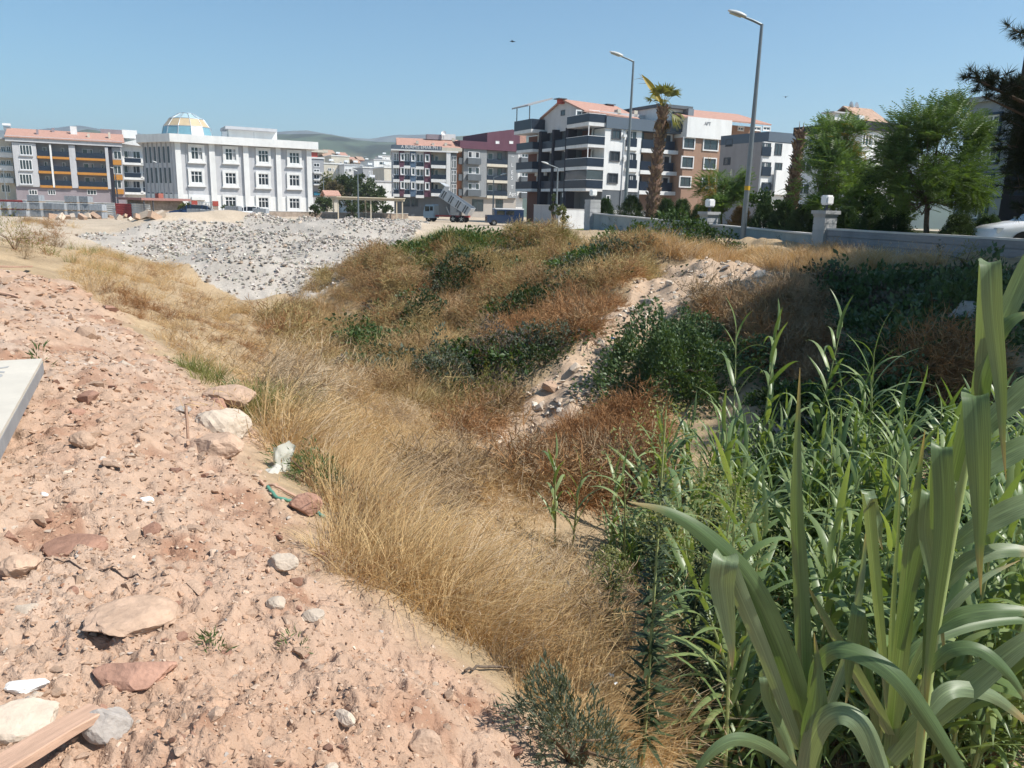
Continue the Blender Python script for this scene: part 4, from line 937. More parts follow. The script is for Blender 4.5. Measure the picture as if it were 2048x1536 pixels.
# ---- street lamps
POLE = mat('lamp_pole_paint', (.21, .235, .25), .5, .08, 3, metal=.4); LHEAD = mat('lamp_head_alloy', (.55, .55, .53), .4, .08)
YEL = mat('yellow_tape', (.6, .36, .03), .6, .1)
def street_lamp(label, px, py, Y, ptop, arm, head, zb, r=.075, tape=False, group='street lamps', rot=R(180)):
    base = atY(px, py, Y); zt = atY(*ptop, Y)[2]; h = zt - zb
    e = thing('street_lamp', label, 'street lamp', (base[0], base[1], zb), rot, group)
    mk('pole', *tube([(0, 0, 0), (0, 0, h * .5), (0, 0, h)], [r * 1.25, r, r * .62], 12), POLE, e, smooth=False)
    V, F = boxes([(-r * 2.2, r * 2.2, -r * 2.2, r * 2.2, 0, .03), (-r * 1.6, r * 1.6, -r * 1.6, r * 1.6, .03, .3)]); mk('base', V, F, POLE, e)
    mk('arm', *tube([(0, 0, h - .12), (.02, 0, h - .02), (arm * .5, 0, h + arm * .16), (arm, 0, h + arm * .33)], [r * .6, r * .55, r * .5, r * .45], 8), POLE, e)
    hx = np.linspace(0, 1, 9); sec = []
    for t in hx:
        wv = head * .23 * math.sin(math.pi * min(.93, .22 + t * .74)) ** .7; sec.append((arm - .03 + t * head, 0, h + (arm + t * head) * .33, wv))
    V, F = tube([s[:3] for s in sec], [s[3] for s in sec], 12); V = np.array(V)
    cz = h + V[:, 0] * .33; V[:, 2] = cz + np.where(V[:, 2] > cz, (V[:, 2] - cz) * .75, (V[:, 2] - cz) * .22)
    hd = mk('lamp_head', V, F, LHEAD, e, smooth=True)
    V, F = boxes([(arm + .2 * head, arm + .85 * head, -head * .15, head * .15, -.02, .0)]); V[:, 2] += h + V[:, 0] * .33 - head * .045; mk('lens', V, F, mat('lamp_lens', (.35, .35, .33), .15, .05), hd)
    if tape: mk('tape_band', *tube([(0, 0, h * .27), (0, 0, h * .29)], r * 1.17, 12, cap=False), YEL, e)
    return e
street_lamp('tall street lamp in front of the garden wall, nearest the camera', 1486, 470, 29.2, (1521, 48), .62, .62, EYE - 1.3, .085, True)
street_lamp('tall street lamp left of the palm behind the garden wall', 1250, 425, 44, (1262, 122), .62, .7, EYE - 1.4, .085)
street_lamp('small street lamp in front of the dark corner balconies', 1112, 440, 80, (1117, 336), 1.0, .7, PLAIN, .1)
street_lamp('small street lamp in front of the block with vertical letters', 986, 425, 112, (988, 355), 1.0, .8, PLAIN, .1, rot=0)
street_lamp('thin lamp post before the left side of the domed hall', 322, 430, 92, (318, 326), .1, .5, PLAIN, .08)
street_lamp('thin lamp post before the orange banded grey block', 235, 396, 128, (229, 338), .3, .5, PLAIN, .1)
street_lamp('thin lamp post at the left picture edge', 12, 392, 140, (5, 340), .3, .5, PLAIN, .1)
street_lamp('thin double lamp post in front of the pergola', 717, 432, 92, (714, 343), .1, .6, PLAIN, .08)
street_lamp('small lamp post among the town trees', 648, 405, 132, (650, 357), .8, .6, PLAIN, .08, rot=0)
street_lamp('white lamp post before the blue grey block at right', 1957, 437, 36, (1981, 300), .1, .4, EYE - 1.2, .05)

# ---- pergola shelter
pa = atY(675, 425, 104); pb = atY(806, 430, 108); d = pb - pa; L = float(np.hypot(d[0], d[1]))
e = thing('pergola', 'long beige pergola shelter behind the low stone wall', 'pergola', (pa[0], pa[1], PLAIN), math.atan2(d[1], d[0]))
BEIGE = mat('beige_pergola_paint', (.58, .50, .38), .7, .08, 2)
h = atY(740, 401, 106)[2] - PLAIN
for t in (.01, .5, .99): V, F = boxes([(L * t - .07, L * t + .07, -.07, .07, 0, h - .004)]); mk('post', V, F, BEIGE, e); V, F = boxes([(L * t - .07, L * t + .07, 2.4, 2.54, 0, h - .004)]); mk('post', V, F, BEIGE, e)
for yy in (-.1, 2.4): V, F = boxes([(-.2, L + .2, yy, yy + .2, h, h + .3)]); mk('beam', V, F, BEIGE, e)
V, F = boxes([(-.2, L + .2, -.5, 3, h + .303, h + .42)]); mk('roof', V, F, BEIGE, e)
for k in range(12): V, F = boxes([(L * k / 11 - .04, L * k / 11 + .04, .11, 2.39, h + .1, h + .28)]); mk('rafter', V, F, BEIGE, e)

# ---- yard on the plain: shed, fence sheets, paver pallets
zf = PLAIN - .05
pa = atY(*Z8(1150, 190), 84); pb = atY(*Z8(1450, 190), 88); d = pb - pa; L = float(np.hypot(d[0], d[1]))
e = thing('shed', 'stone shed with flat pink roof left of the domed hall', 'shed', (pa[0], pa[1], zf), math.atan2(d[1], d[0]))
hs = atY(*Z8(1300, 45), 86)[2] - zf
V, F = boxes([(0, L, 0, 3, 0, hs)]); mk('wall', V, F, STONE, e); V, F = boxes([(-.9, L + .4, -.8, 3.4, hs + .004, hs + .25)]); rf = mk('roof', V, F, mat('pink_roof_sheet', (.33, .17, .15), .8, .15), e)
V, F = boxes([(1.9, 2.5, .3, .9, hs + .254, hs + .75)]); mk('chimney', V, F, mat('red_brick', (.34, .12, .09), .9, .2), rf)
for t in (-.6, .45): V, F = boxes([(t, t + .1, -.7, -.6, 0, hs)]); mk('post', V, F, DFRAME, e)
def corrugated(name, label, x0, x1, y0, y1, Y, m, group):
    a, b_ = atY(*Z8(x0, y1), Y), atY(*Z8(x1, y1), Y); zt = atY(*Z8((x0 + x1) / 2, y0), Y)[2]
    L = b_[0] - a[0]; H = zt - zf
    n = 40; zz = np.linspace(0, H, n); yy = .03 * np.sin(zz / H * 2 * np.pi * 7)
    V = np.array([(x, y + dy, z) for dy in (0, .012) for z, y in zip(zz, yy) for x in (0, L)])
    F = [[2 * i, 2 * i + 1, 2 * i + 3, 2 * i + 2] for i in range(n - 1)] + [[2 * n + 2 * i + 2, 2 * n + 2 * i + 3, 2 * n + 2 * i + 1, 2 * n + 2 * i] for i in range(n - 1)]
    o = mk(name, V, np.array(F), m, smooth=True); o.location = (a[0], a[1], zf); return tag(o, label, 'fence panel', group)
SW = mat('white_corrugated_sheet', (.62, .61, .58), .5, .15, 1.5, stain=.3); SR = mat('red_corrugated_sheet', (.33, .06, .06), .55, .15, 1.5, stain=.3)
corrugated('fence_panel', 'white corrugated fence sheet left of the red sheet', 735, 914, 60, 178, 84, SW, 'corrugated fence sheets')
corrugated('fence_panel', 'red corrugated fence sheet between two white ones', 916, 1040, 68, 178, 83.9, SR, 'corrugated fence sheets')
corrugated('fence_panel', 'white corrugated fence sheet right of the red sheet', 1042, 1190, 68, 178, 84, SW, 'corrugated fence sheets')
corrugated('fence_panel', 'red striped fence sheet at the left picture edge', -40, 188, 38, 150, 86, SR, 'corrugated fence sheets')
corrugated('fence_panel', 'white corrugated fence sheet behind the paver pallets', 190, 734, 45, 178, 86.5, SW, 'corrugated fence sheets')
PAV = mat('concrete_pavers', (.30, .32, .345), .9, .15, 3, objvar=.15); WOOD0 = mat('pallet_wood', (.33, .24, .16), .85, .2, 4)
pv = None
def pallet(x, y, z, rz, label):
    global pv
    if pv is None:
        L = []
        for i in range(7):
            for k in range(2): L.append((-.6 + i * .172, -.6 + i * .172 + .15, -.45 + k * .46, -.45 + k * .46 + .44, .13, .98 - .03 * ((i + k) % 2)))
        V, F = boxes(L); a = mk('paving_slabs', V, F, PAV, link=False)
        V, F = boxes([(-.62, .62, -.5, .5, .09, .125), (-.62, -.5, -.5, .5, 0, .087), (-.06, .06, -.5, .5, 0, .087), (.5, .62, -.5, .5, 0, .087)]); pv = (a.data, mk('pallet', V, F, WOOD0, link=False).data)
    e = thing('paver_pallet', label, 'pallet', (x, y, z), rz, 'pallets of grey paving slabs in the yard')
    inst('paving_slabs', pv[0], e, scl=(1, 1, .7))['kind'] = 'stuff'; inst('pallet', pv[1], e, scl=(1, 1, .7))
cols = [(-30, 2), (50, 2), (105, 2), (195, 2), (300, 3), (398, 2), (490, 2), (590, 3), (682, 3), (782, 2)]
for i, (x, n) in enumerate(cols):
    p = atY(*Z8(x, 190), 78 + .5 * (i % 3))
    for k in range(n):
        pallet(p[0], p[1], zf + k * .74, R(rng.uniform(-6, 6)), ['lowest', 'second', 'topmost'][k] + ' pallet of grey pavers in the ' + ['first', 'second', 'third', 'fourth', 'fifth', 'sixth', 'seventh', 'eighth', 'ninth', 'tenth'][i] + ' stack from the left')
for i, (x, y, lb) in enumerate(((1545, 172, 'pallet of grey pavers hiding the tail of the dark car'), (1632, 178, 'pallet of grey pavers right of the dark car'), (1842, 150, 'pallet of grey pavers before the hall gate'), (2048 + 10, 170, 'pallet of grey pavers right of the white car roof'))):
    p = atY(*Z8(x, y), 70); pallet(p[0], p[1], p[2] - .0, 0, lb)
# red gate posts and grey gate of the hall
A, B_ = atY(390, 425, 100), atY(432, 427, 101)
e = thing('yard_gate', 'grey metal gate between two red posts before the hall', 'gate', (A[0], A[1], PLAIN), math.atan2(B_[1] - A[1], B_[0] - A[0])); L = float(np.hypot(*(B_ - A)[:2]))
for x in (0, L): V, F = boxes([(x - .3, x + .3, -.3, .3, 0, 1.3)]); mk('gate_post', V, F, STONE, e); V, F = boxes([(x - .34, x + .34, -.34, .34, 1.303, 1.9)]); mk('post_cap', V, F, REDP, e)
V, F = boxes([(.4, L - .4, -.03, .03, 1.7, 1.78), (.4, L - .4, -.03, .03, .3, .38)] + [(.4 + i * (L - .8) / 8 - .02, .4 + i * (L - .8) / 8 + .02, -.02, .02, .38, 1.7) for i in range(9)]); mk('bars', V, F, METAL, e)

# ---- vehicles
TYRE = mat('tyre_rubber', (.018, .018, .018), .85, .1); RIM = mat('alloy_rim', (.5, .5, .5), .3, .05, metal=.7); CGLASS = mat('car_glass', (.015, .018, .02), .04, .05, spec=.7)
def wheel(parent, x, y, r, side):
    V, F = tube([(0, -.1, 0), (0, -.09, 0), (0, .09, 0), (0, .1, 0)], [r * .86, r, r, r * .86], 22); t = mk('wheel', V, F, TYRE, parent); t.location = (x, y, r)
    L = [tube([(0, side * .075, 0), (0, side * .108, 0)], [r * .62, r * .6], 20)]
    o = mk('rim', *join(L), mat('rim_shadow', (.03, .03, .03), .5, .05), t)
    for k in range(5):
        a = k * 2 * math.pi / 5; V, F = boxes([(-.03, .03, -.012, .012, 0, r * .6)]); o = mk('spoke', V, F, RIM, t); o.location = (0, side * .112, 0); o.rotation_euler = (0, a, 0)
    return t
def car(label, loc, rz, paint, L=4.2, H=1.46, Wd=1.74, hatch=True):
    e = thing('car', label, 'car', loc, rz)
    # body lofted along x from half outlines (z low, z belt, half width)
    xs = np.array([0, .03, .1, .3, .9, 1.3, 2.2, 3.2, 3.75, 4.05, 4.17, 4.2]) / 4.2 * L
    zb = np.array([.34, .28, .24, .22, .22, .22, .22, .22, .24, .28, .34, .38])
    zt = np.array([.55, .62, .72, .82, .94, .98, 1.0, 1.02, 1.02, .95, .82, .7]) / 1.46 * H
    wv = np.array([.55, .66, .76, .83, .86, .87, .87, .87, .85, .8, .72, .62]) / .87 * Wd / 2
    n = len(xs); ring = []
    for x, a, b_, w in zip(xs, zb, zt, wv):
        ring += [(x, -w * .9, a), (x, -w, a + .12), (x, -w, b_ - .12), (x, -w * .93, b_), (x, w * .93, b_), (x, w, b_ - .12), (x, w, a + .12), (x, w * .9, a)]
    V = np.array(ring); V[:, 0] -= L / 2; i = np.arange(n - 1)[:, None] * 8; j = np.arange(8)[None]; k = (j + 1) % 8
    F = np.stack([i + j, i + 8 + j, i + 8 + k, i + k], -1).reshape(-1, 4); caps = [[0, 1, 2, 3], [0, 3, 4, 7], [4, 5, 6, 7]]; c2 = [[c_ + (n - 1) * 8 for c_ in f][::-1] for f in caps]
    body = mk('body', V, [F, np.array(caps + c2)], paint, e, smooth=True)
    # cabin
    gx = np.array([1.0, 1.75, 2.1, 3.1, 3.55, 4.0]) / 4.2 * L - L / 2; gz = np.array([.94, 1.38, 1.45, 1.44, 1.34, 1.0]) / 1.46 * H; gw = np.array([.78, .66, .63, .62, .62, .7]) / .87 * Wd / 2
    zb_ = .93 / 1.46 * H; Vc = []
    for x, z, w in zip(gx, gz, gw): Vc += [(x, -Wd * .475, zb_), (x, -w, z), (x, w, z), (x, Wd * .475, zb_)]
    Vc = np.array(Vc); Fc = []
    for a in range(5): Fc += [[a * 4 + j_, a * 4 + j_ + 1, a * 4 + 5 + j_, a * 4 + 4 + j_][::-1] for j_ in range(3)]
    mk('greenhouse', Vc, np.array(Fc), CGLASS, e)
    Vr = Vc.copy(); rf = [[1, 2, 6, 5][::-1], [5, 6, 10, 9][::-1], [9, 10, 14, 13][::-1], [13, 14, 18, 17][::-1]]
    Vr[:, 2] += .012; mk('roof', Vr, np.array(rf[1:]), paint, e, smooth=True)
    for a in (1, 2, 3, 4):
        for s_ in (0, 3):
            P0, P1 = Vc[a * 4 + s_], Vc[a * 4 + (1 if s_ == 0 else 2)]; mk('window_pillar', *tube([P0, P1], .04, 5), paint, e)
    for x in (L * .19 - L / 2, L * .81 - L / 2):
        for s_ in (-1, 1):
            wheel(e, x, s_ * (Wd / 2 - .09), .31, s_)
            V, F = tube([(0, s_ * .002, 0), (0, s_ * .012, 0)], .365, 20); o = mk('wheel_arch', V, F, TYRE, e); o.location = (x, s_ * (Wd / 2 - .002), .33)
    for s_ in (-1, 1):
        V, F = boxes([(-L / 2 + .12, -L / 2 + .42, s_ * Wd * .33, s_ * Wd * .455, .62, .76)]); mk('headlight', V, F, mat('headlight_glass', (.6, .6, .6), .1, .05), e)
        V, F = boxes([(L / 2 - .2, L / 2 - .03, s_ * Wd * .3, s_ * Wd * .42, .72, .92)]); mk('tail_light', V, F, mat('tail_light', (.3, .02, .02), .2, .05), e)
        V, F = boxes([(-L * .2, -L * .2 + .16, s_ * Wd / 2, s_ * (Wd / 2 + .18), .95, 1.07)]); mk('mirror', V, F, paint, e)
    V, F = boxes([(-L / 2 - .006, -L / 2 + .1, -.5, .5, .3, .42)]); mk('grille', V, F, DFRAME, e)
    return e
NAVY = mat('navy_car_paint', (.012, .03, .075), .2, .05, spec=.6); WPAINT = mat('white_car_paint', (.75, .75, .76), .22, .03, spec=.6); BLUEC = mat('blue_cab_paint', (.20, .27, .33), .4, .08)
p = atY(372, 441, 74); car('dark blue hatchback parked behind the paver pallets', (p[0] + .6, p[1], p[2]), R(14), NAVY)
p = atY(497, 437, 88); car('white car whose roof shows behind the spoil heap', (p[0], p[1], PLAIN - .05), R(8), WPAINT, H=1.5)
zc = float(ground_z(np.array([14.9]), np.array([22.5]))[0])
car('white car parked beyond the boarded wall at the right edge', (15.15, 22.1, EYE - 1.0), R(-8), WPAINT, L=4.3)
# dump truck
p = atY(872, 436, 104)
e = thing('dump_truck', 'grey dump truck with its bed raised and a pale blue cab', 'truck', (p[0], p[1], PLAIN), R(-14))
GB = mat('grey_truck_bed', (.40, .42, .44), .6, .1, 2); RC = mat('red_chassis', (.28, .05, .05), .6, .15)
V, F = boxes([(-.1, 5.2, -.42, -.28, .75, 1.0), (-.1, 5.2, .28, .42, .75, 1.0), (-.1, 0, -.28, .28, .75, 1.0), (5.1, 5.2, -.28, .28, .75, 1.0)]); mk('chassis', V, F, RC, e)
cab = [(-1.5, 0.55), (-1.6, 1.0), (-1.55, 1.5), (-1.25, 2.45), (-.1, 2.5), (.05, 2.35), (.05, .55)]
V = [(x, -1.15, z) for x, z in cab] + [(x, 1.15, z) for x, z in cab]; n = len(cab)
o = mk('cab', np.array(V), [np.array([[i, (i + 1) % n, (i + 1) % n + n, i + n] for i in range(n)]), np.array([[0, 6, 1], [1, 6, 2], [2, 6, 5], [2, 5, 3], [3, 5, 4]]), np.array([[7, 8, 13], [8, 9, 13], [9, 12, 13], [9, 10, 12], [10, 11, 12]])], BLUEC, e)
for x0, x1_, z0, z1, s_ in ((-1.3, -.65, 1.5, 2.2, -1), (-.55, -.08, 1.6, 2.2, -1), (-1.3, -.65, 1.5, 2.2, 1)): V, F = boxes([(x0, x1_, s_ * 1.15, s_ * 1.165, z0, z1)]); mk('window', V, F, CGLASS, o)
V = np.array([(-1.57, -1, 1.6), (-1.57, 1, 1.6), (-1.31, 1, 2.35), (-1.31, -1, 2.35)]); V[:, 0] -= .012; mk('windscreen', V, np.array([[3, 2, 1, 0]]), CGLASS, o)
for x in (-.75, 3.0, 4.3):
    for s_ in (-1, 1): wheel(e, x, s_ * 1.0, .5, s_)
be = bpy.data.objects.new('dump_bed', None); be.parent = e; be.location = (5.1, 0, 1.05); be.rotation_euler = (0, R(31), 0); COL.objects.link(be)
BL = 5.0
V, F = boxes([(-BL, 0, -1.2, 1.2, 0, .1), (-BL, 0, -1.2, -1.12, .1, 1.25), (-BL, 0, 1.12, 1.2, .1, 1.25), (-BL, -BL + .08, -1.119, 1.119, .1, 1.75), (-BL - .9, -BL, -1.1, 1.1, 1.7, 1.8)]); mk('bed_walls', V, F, GB, be)
V, F = boxes([(-.02, .06, -1.19, 1.19, .02, 1.2)]); tg = mk('tailgate', V, F, GB, be)
for i in range(6): V, F = boxes([(.063, .1, -1.0 + i * .36, -.85 + i * .36, .15, 1.05)]); mk('tailgate_rib', V, F, WFRAME, tg)
for i in range(8): x = -BL + .3 + (i // 2) * 1.28 + (i % 2) * .34; V, F = boxes([(x, x + .14, -1.26, -1.203, .1, 1.2)]); mk('bed_rib', V, F, mat('dark_bed_rib', (.06, .065, .07), .6, .1), be)
e.scale = (.88, .88, .88)
mk('ram', *tube([(2.2, 0, .95), (1.6, 0, 2.2)], [.1, .08], 8), METAL, e)
# blue van beyond the mound
p = atY(1010, 440, 92)
e = thing('pickup_van', 'dark blue van with white roof beyond the grassy mound', 'van', (p[0], p[1], PLAIN), R(10))
V, F = boxes([(-2.2, 2.0, -.95, .95, .35, 1.2), (-1.4, 2.0, -.9, .9, 1.203, 1.85)]); bm = None
mk('body', V, F, NAVY, e); V, F = boxes([(-1.3, 2.05, -.92, .92, 1.853, 1.98)]); mk('roof', V, F, WPAINT, e); V, F = boxes([(-1.1, -.2, -.915, -.903, 1.25, 1.7), (0, .9, -.915, -.903, 1.25, 1.7)]); mk('window', V, F, CGLASS, e)
for x in (-1.4, 1.3):
    for s_ in (-1, 1): wheel(e, x, s_ * .87, .34, s_)
# ================================================================ stones
def hull_rock(seed, n=16, sq=(1, .8, .6), boxy=0.0):
    g = np.random.default_rng(seed); P = g.normal(size=(n, 3)); P /= np.linalg.norm(P, axis=1)[:, None]
    if boxy: P = np.sign(P) * np.abs(P) ** (1 - boxy); P /= np.abs(P).max(1)[:, None] ** boxy
    P *= np.array(sq) * .5 * g.uniform(.85, 1.1, (n, 1))
    bm = bmesh.new()
    for p in P: bm.verts.new(p)
    r = bmesh.ops.convex_hull(bm, input=bm.verts)
    bmesh.ops.delete(bm, geom=[v for v in bm.verts if not v.link_faces], context='VERTS')
    bmesh.ops.triangulate(bm, faces=bm.faces); bm.verts.index_update()
    V = np.array([v.co[:] for v in bm.verts]); F = np.array([[v.index for v in f.verts] for f in bm.faces]); bm.free()
    return V, F
HULLS = [hull_rock(100 + i, 13 + i % 6, ((1, .8, .62), (1, .7, .45), (1, .9, .75), (1, .62, .5))[i % 4]) for i in range(12)]
S_PINK = mat('dusty_pink_stone', (.44, .305, .22), .95, .22, 14, bump=.5, bscale=60, objvar=.18, spec=.1)
S_PALE = mat('pale_limestone', (.53, .435, .345), .9, .16, 12, bump=.4, bscale=60, objvar=.15, spec=.15)
S_RED = mat('red_brown_stone', (.34, .195, .14), .95, .25, 14, bump=.5, bscale=60, objvar=.2, spec=.1)
S_GREY = mat('grey_stone', (.42, .37, .33), .9, .2, 14, bump=.4, bscale=60, objvar=.2, spec=.15)
S_MIX = mat('loose_stone', (0, 0, 0), .95, .2, 14, attr='col', spec=.1)
STM = {}
for mi, m_ in enumerate((S_PINK, S_PALE, S_RED, S_GREY)):
    STM[mi] = [mk('stone', V, F, m_, link=False).data for V, F in HULLS]
def stone(p, size, mi, parent, g):
    o = inst('stone', STM[mi][g.integers(12)], parent, (p[0], p[1], p[2]), (g.uniform(-.5, .5), g.uniform(-.5, .5), g.uniform(0, 6.28)), (size, size * g.uniform(.75, 1.1), size * g.uniform(.7, 1.0)))
    return o
g = np.random.default_rng(21)
# the stones of the dirt bank that can be told apart
n_ = 4000; px = g.uniform(-30, 1100, n_); py = g.uniform(545, 1560, n_)
D = np.array([ray(a, b_) for a, b_ in zip(px, py)]); zz = np.full(n_, EYE - 1.75)
for _ in range(6):
    k = (zz - EYE) / D[:, 2]; X, Yv = D[:, 0] * k, D[:, 1] * k; zz = ground_z(X, Yv)
ok = (dirt_mask(X, Yv) > .55) & (np.hypot(X, Yv) < 17); X, Yv, zz = X[ok], Yv[ok], full_z(X[ok], Yv[ok])
for i in range(290):
    r_ = math.hypot(X[i], Yv[i]); s_ = (13 + 34 * g.random() ** 2.6) * r_ / FPX
    stone((X[i], Yv[i], zz[i] - s_ * .02), s_ * 1.25, int(g.choice([0, 0, 0, 0, 0, 0, 0, 0, 0, 1, 2, 2], p=None)), ground, g)
CRUMB = [hull_rock(400 + i, 9 + i % 3, ((1, .8, .62), (1, .7, .45), (1, .9, .75), (1, .62, .5))[i % 4]) for i in range(12)]
def pebbles(name, label, P, S, colr, parent=None, flat=.7, gg=g, protos=CRUMB):
    parts = []; cols = []; idx = gg.integers(0, len(protos), len(P))
    for k in range(len(protos)):
        s_ = idx == k
        if not s_.any(): continue
        n = s_.sum(); sc = S[s_][:, None] * gg.uniform(.7, 1.1, (n, 3)) * np.array([1, 1, flat])
        W = scatter(protos[k], P[s_], rotm(gg.uniform(-.5, .5, n), gg.uniform(-.5, .5, n), gg.uniform(0, 6.28, n)), sc)
        parts.append(W); cols.append(np.repeat(colr[s_], len(protos[k][0]), 0))
    V, F = join(parts); o = mk(name, V, F, S_MIX, parent, col=np.vstack(cols)); o['kind'] = 'stuff'
    if label and parent is None: tag(o, label, 'stones')
    return o
i0 = 290; m_ = len(X) - i0
# crumbs: polar sampling, denser towards the camera
n_ = 90000; rr = np.exp(g.uniform(math.log(1.7), math.log(17), n_)); aa = np.radians(g.uniform(-40, 14, n_)); X, Yv = rr * np.sin(aa), rr * np.cos(aa)
keep = (dirt_mask(X, Yv) > g.uniform(.25, .8, n_)) & (fbm(X * 1.1, Yv * 1.1, 3, 91) + g.uniform(-.75, .75, n_) > -.25); X, Yv, rr = X[keep][:23000], Yv[keep][:23000], rr[keep][:23000]
S = (4.0 + 14 * g.random(len(X)) ** 3.0) * rr / FPX; bigc = g.random(len(X)) < .13; S = np.where(bigc, g.uniform(14, 32, len(X)) * rr / FPX, S)
pal = np.array([[.44, .30, .225], [.40, .265, .19], [.50, .38, .30], [.30, .165, .11], [.56, .48, .40], [.36, .33, .31]])
pal = np.array([[.44, .295, .205], [.39, .25, .17], [.49, .365, .275], [.31, .17, .11], [.53, .45, .37], [.40, .35, .31]]); pk = g.choice(6, len(X), p=[.42, .27, .22, .05, .02, .02]); pk[bigc] = pk[bigc] % 3; cc = pal[pk] * g.uniform(.88, 1.1, (len(X), 1))
pebbles('pebbles', None, np.stack([X, Yv, full_z(X, Yv) + S * np.where(bigc, -.12, .06)], 1), S, cc, ground)
# grey broken setts on the plain
SETT = [hull_rock(300 + i, 10, (1, .8, .7), .55) for i in range(6)]
lo = np.array(P_RUB)[:, :2].min(0); hi = np.array(P_RUB)[:, :2].max(0)
n_ = 70000; X, Yv = g.uniform(lo[0], hi[0], n_), g.uniform(lo[1], hi[1], n_)
den = smooth(-.45, .1, fbm(X * .3, Yv * .4, 3, 95)) * .95 + .05
keep = in_poly(X, Yv, P_RUB) & (g.random(n_) < den); X, Yv = X[keep][:21000], Yv[keep][:21000]
S = (.075 + .17 * g.random(len(X)) ** 1.8) * (.75 + .25 * np.hypot(X, Yv) / 45)
cc = np.array([.47, .425, .375]) * g.uniform(.5, 1.25, (len(X), 1)) * (1 + g.uniform(-.04, .06, (len(X), 3)))
cc[g.random(len(X)) < .1] = [.40, .31, .24]
zr_ = full_z(X, Yv) + S * g.uniform(.0, .45, len(X))
o = pebbles('rubble', 'heaps of broken grey paving setts on the plain', np.stack([X, Yv, zr_], 1)[180:], S[180:], cc[180:], None, .85, protos=SETT)
o['category'] = 'rubble'
for i in range(180):
    q_ = inst('paving_stone', mk('paving_stone', *SETT[i % 6], S_GREY if i % 3 else S_PALE, link=False).data if i < 12 else STM['sett%d' % (i % 12)], ground, (X[i], Yv[i], zr_[i] + .05), tuple(g.uniform(-1, 1, 3)), S[i] * 1.3)
    if i < 12: STM['sett%d' % i] = q_.data
# pale scree down the far bank
X, Yv = [], []
for poly in P_SCREE:
    pa_ = np.array(poly)[:, :2]; lo, hi = pa_.min(0), pa_.max(0); x, y = g.uniform(lo[0], hi[0], 30000), g.uniform(lo[1], hi[1], 30000); k = in_poly(x, y, poly); X.append(x[k][:1900 if poly is P_SCREE[0] else 200]); Yv.append(y[k][:1900 if poly is P_SCREE[0] else 200])
X, Yv = np.concatenate(X), np.concatenate(Yv); S = .03 + .2 * g.random(len(X)) ** 5
cc = np.array([[.55, .46, .36], [.42, .33, .25], [.62, .55, .46], [.33, .25, .19]])[g.choice(4, len(X), p=[.4, .3, .15, .15])] * g.uniform(.85, 1.1, (len(X), 1))
pebbles('scree', None, np.stack([X, Yv, full_z(X, Yv) + S * .1], 1), S, cc, ground)
for px_, py_, s_, mi in ((1520, 555, .38, 1), (1450, 540, .3, 3), (1290, 610, .35, 3), (1270, 625, .3, 1), (1340, 570, .25, 1), (1405, 555, .3, 3), (1100, 780, .4, 0), (1080, 820, .25, 1), (1000, 640, .5, 1), (1940, 660, .9, 3), (1560, 870, .5, 3), (1620, 850, .4, 3), (1150, 740, .3, 1), (970, 905, .2, 1), (1200, 690, .25, 1), (1480, 690, .4, 3)):
    q_ = gp(px_, py_); stone(q_ + np.array([0, 0, s_ * .15]), s_, mi, ground, g)
# line of broken kerb blocks on the plain
for k in range(16):
    q_ = gp(*Z8(420 + k * 56 + g.uniform(-15, 15), 190 + g.uniform(-8, 14))); o = inst('kerb_block', mk('kerb_block', *boxes([(-.5, .5, -.2, .2, -.2, .3)]), S_PALE if k % 2 else S_PINK, link=False).data if k < 2 else STM['kb%d' % (k % 2)], ground, q_ + np.array([0, 0, .15]), (g.uniform(-.6, .6), g.uniform(-.5, .5), g.uniform(0, 3)), g.uniform(.5, 1.1))
    if k < 2: STM['kb%d' % k] = o.data
# single rocks worth a name
def boulder(label, px, py, size, m, sq=(1, .8, .6), seed=1, sink=.2, rz=0, tilt=(0, 0), cat='rock', name='rock', cuts=7):
    gg = np.random.default_rng(seed); bm = bmesh.new(); bmesh.ops.create_icosphere(bm, subdivisions=4, radius=.5)
    V = np.array([v.co[:] for v in bm.verts]); F = np.array([[v.index for v in f.verts] for f in bm.faces]); bm.free()
    for _ in range(cuts):                       # broken faces
        n = gg.normal(size=3); n /= np.linalg.norm(n); h = gg.uniform(.28, .42); d = V @ n; V = V - np.maximum(d - h, 0)[:, None] * n * .95
    a = np.arctan2(V[:, 1], V[:, 0]) * 1.5 + V[:, 2] * 2
    V = V * (1 + .16 * fbm(V[:, 0] * 4 + V[:, 2] * 3 + seed, V[:, 1] * 4 - V[:, 2] * 3, 5, seed, .62) - .05 * np.abs(fbm(V[:, 0] * 11 - V[:, 2] * 9, V[:, 1] * 11 + V[:, 2] * 8, 3, seed + 50)))[:, None]
    V = V * np.array(sq) * size; p = gp(px, py); z = float(full_z(np.array([p[0]]), np.array([p[1]]))[0])
    o = mk(name, V, F, m, smooth=False); o.location = (p[0], p[1], z + size * sq[2] * (.5 - sink)); o.rotation_euler = (tilt[0], tilt[1], rz)
    return tag(o, label, cat, 'rocks lying on the dirt bank')
boulder('large pale pitted boulder at the edge of the dry grass', 446, 868, .46, S_PALE, (1, .8, .75), 3, .25, .6)
boulder('long dusty boulder just below the pale pitted one', 430, 905, .42, S_PINK, (1, .6, .5), 4, .3, -.2)
boulder('rounded dusty boulder left above the pale pitted one', 462, 815, .55, S_PINK, (1, .8, .5), 5, .3, 0)
boulder('flat grey topped stone balanced above a thin stake', 362, 818, .17, S_GREY, (1, .7, .4), 6, .0, 0)
boulder('reddish brown rock below the green weed', 612, 1030, .22, S_RED, (1, .8, .7), 7, .2, .8)
boulder('round tan cobble in the middle of the dirt', 168, 912, .17, S_PINK, (1, .85, .8), 8, .3, 0)
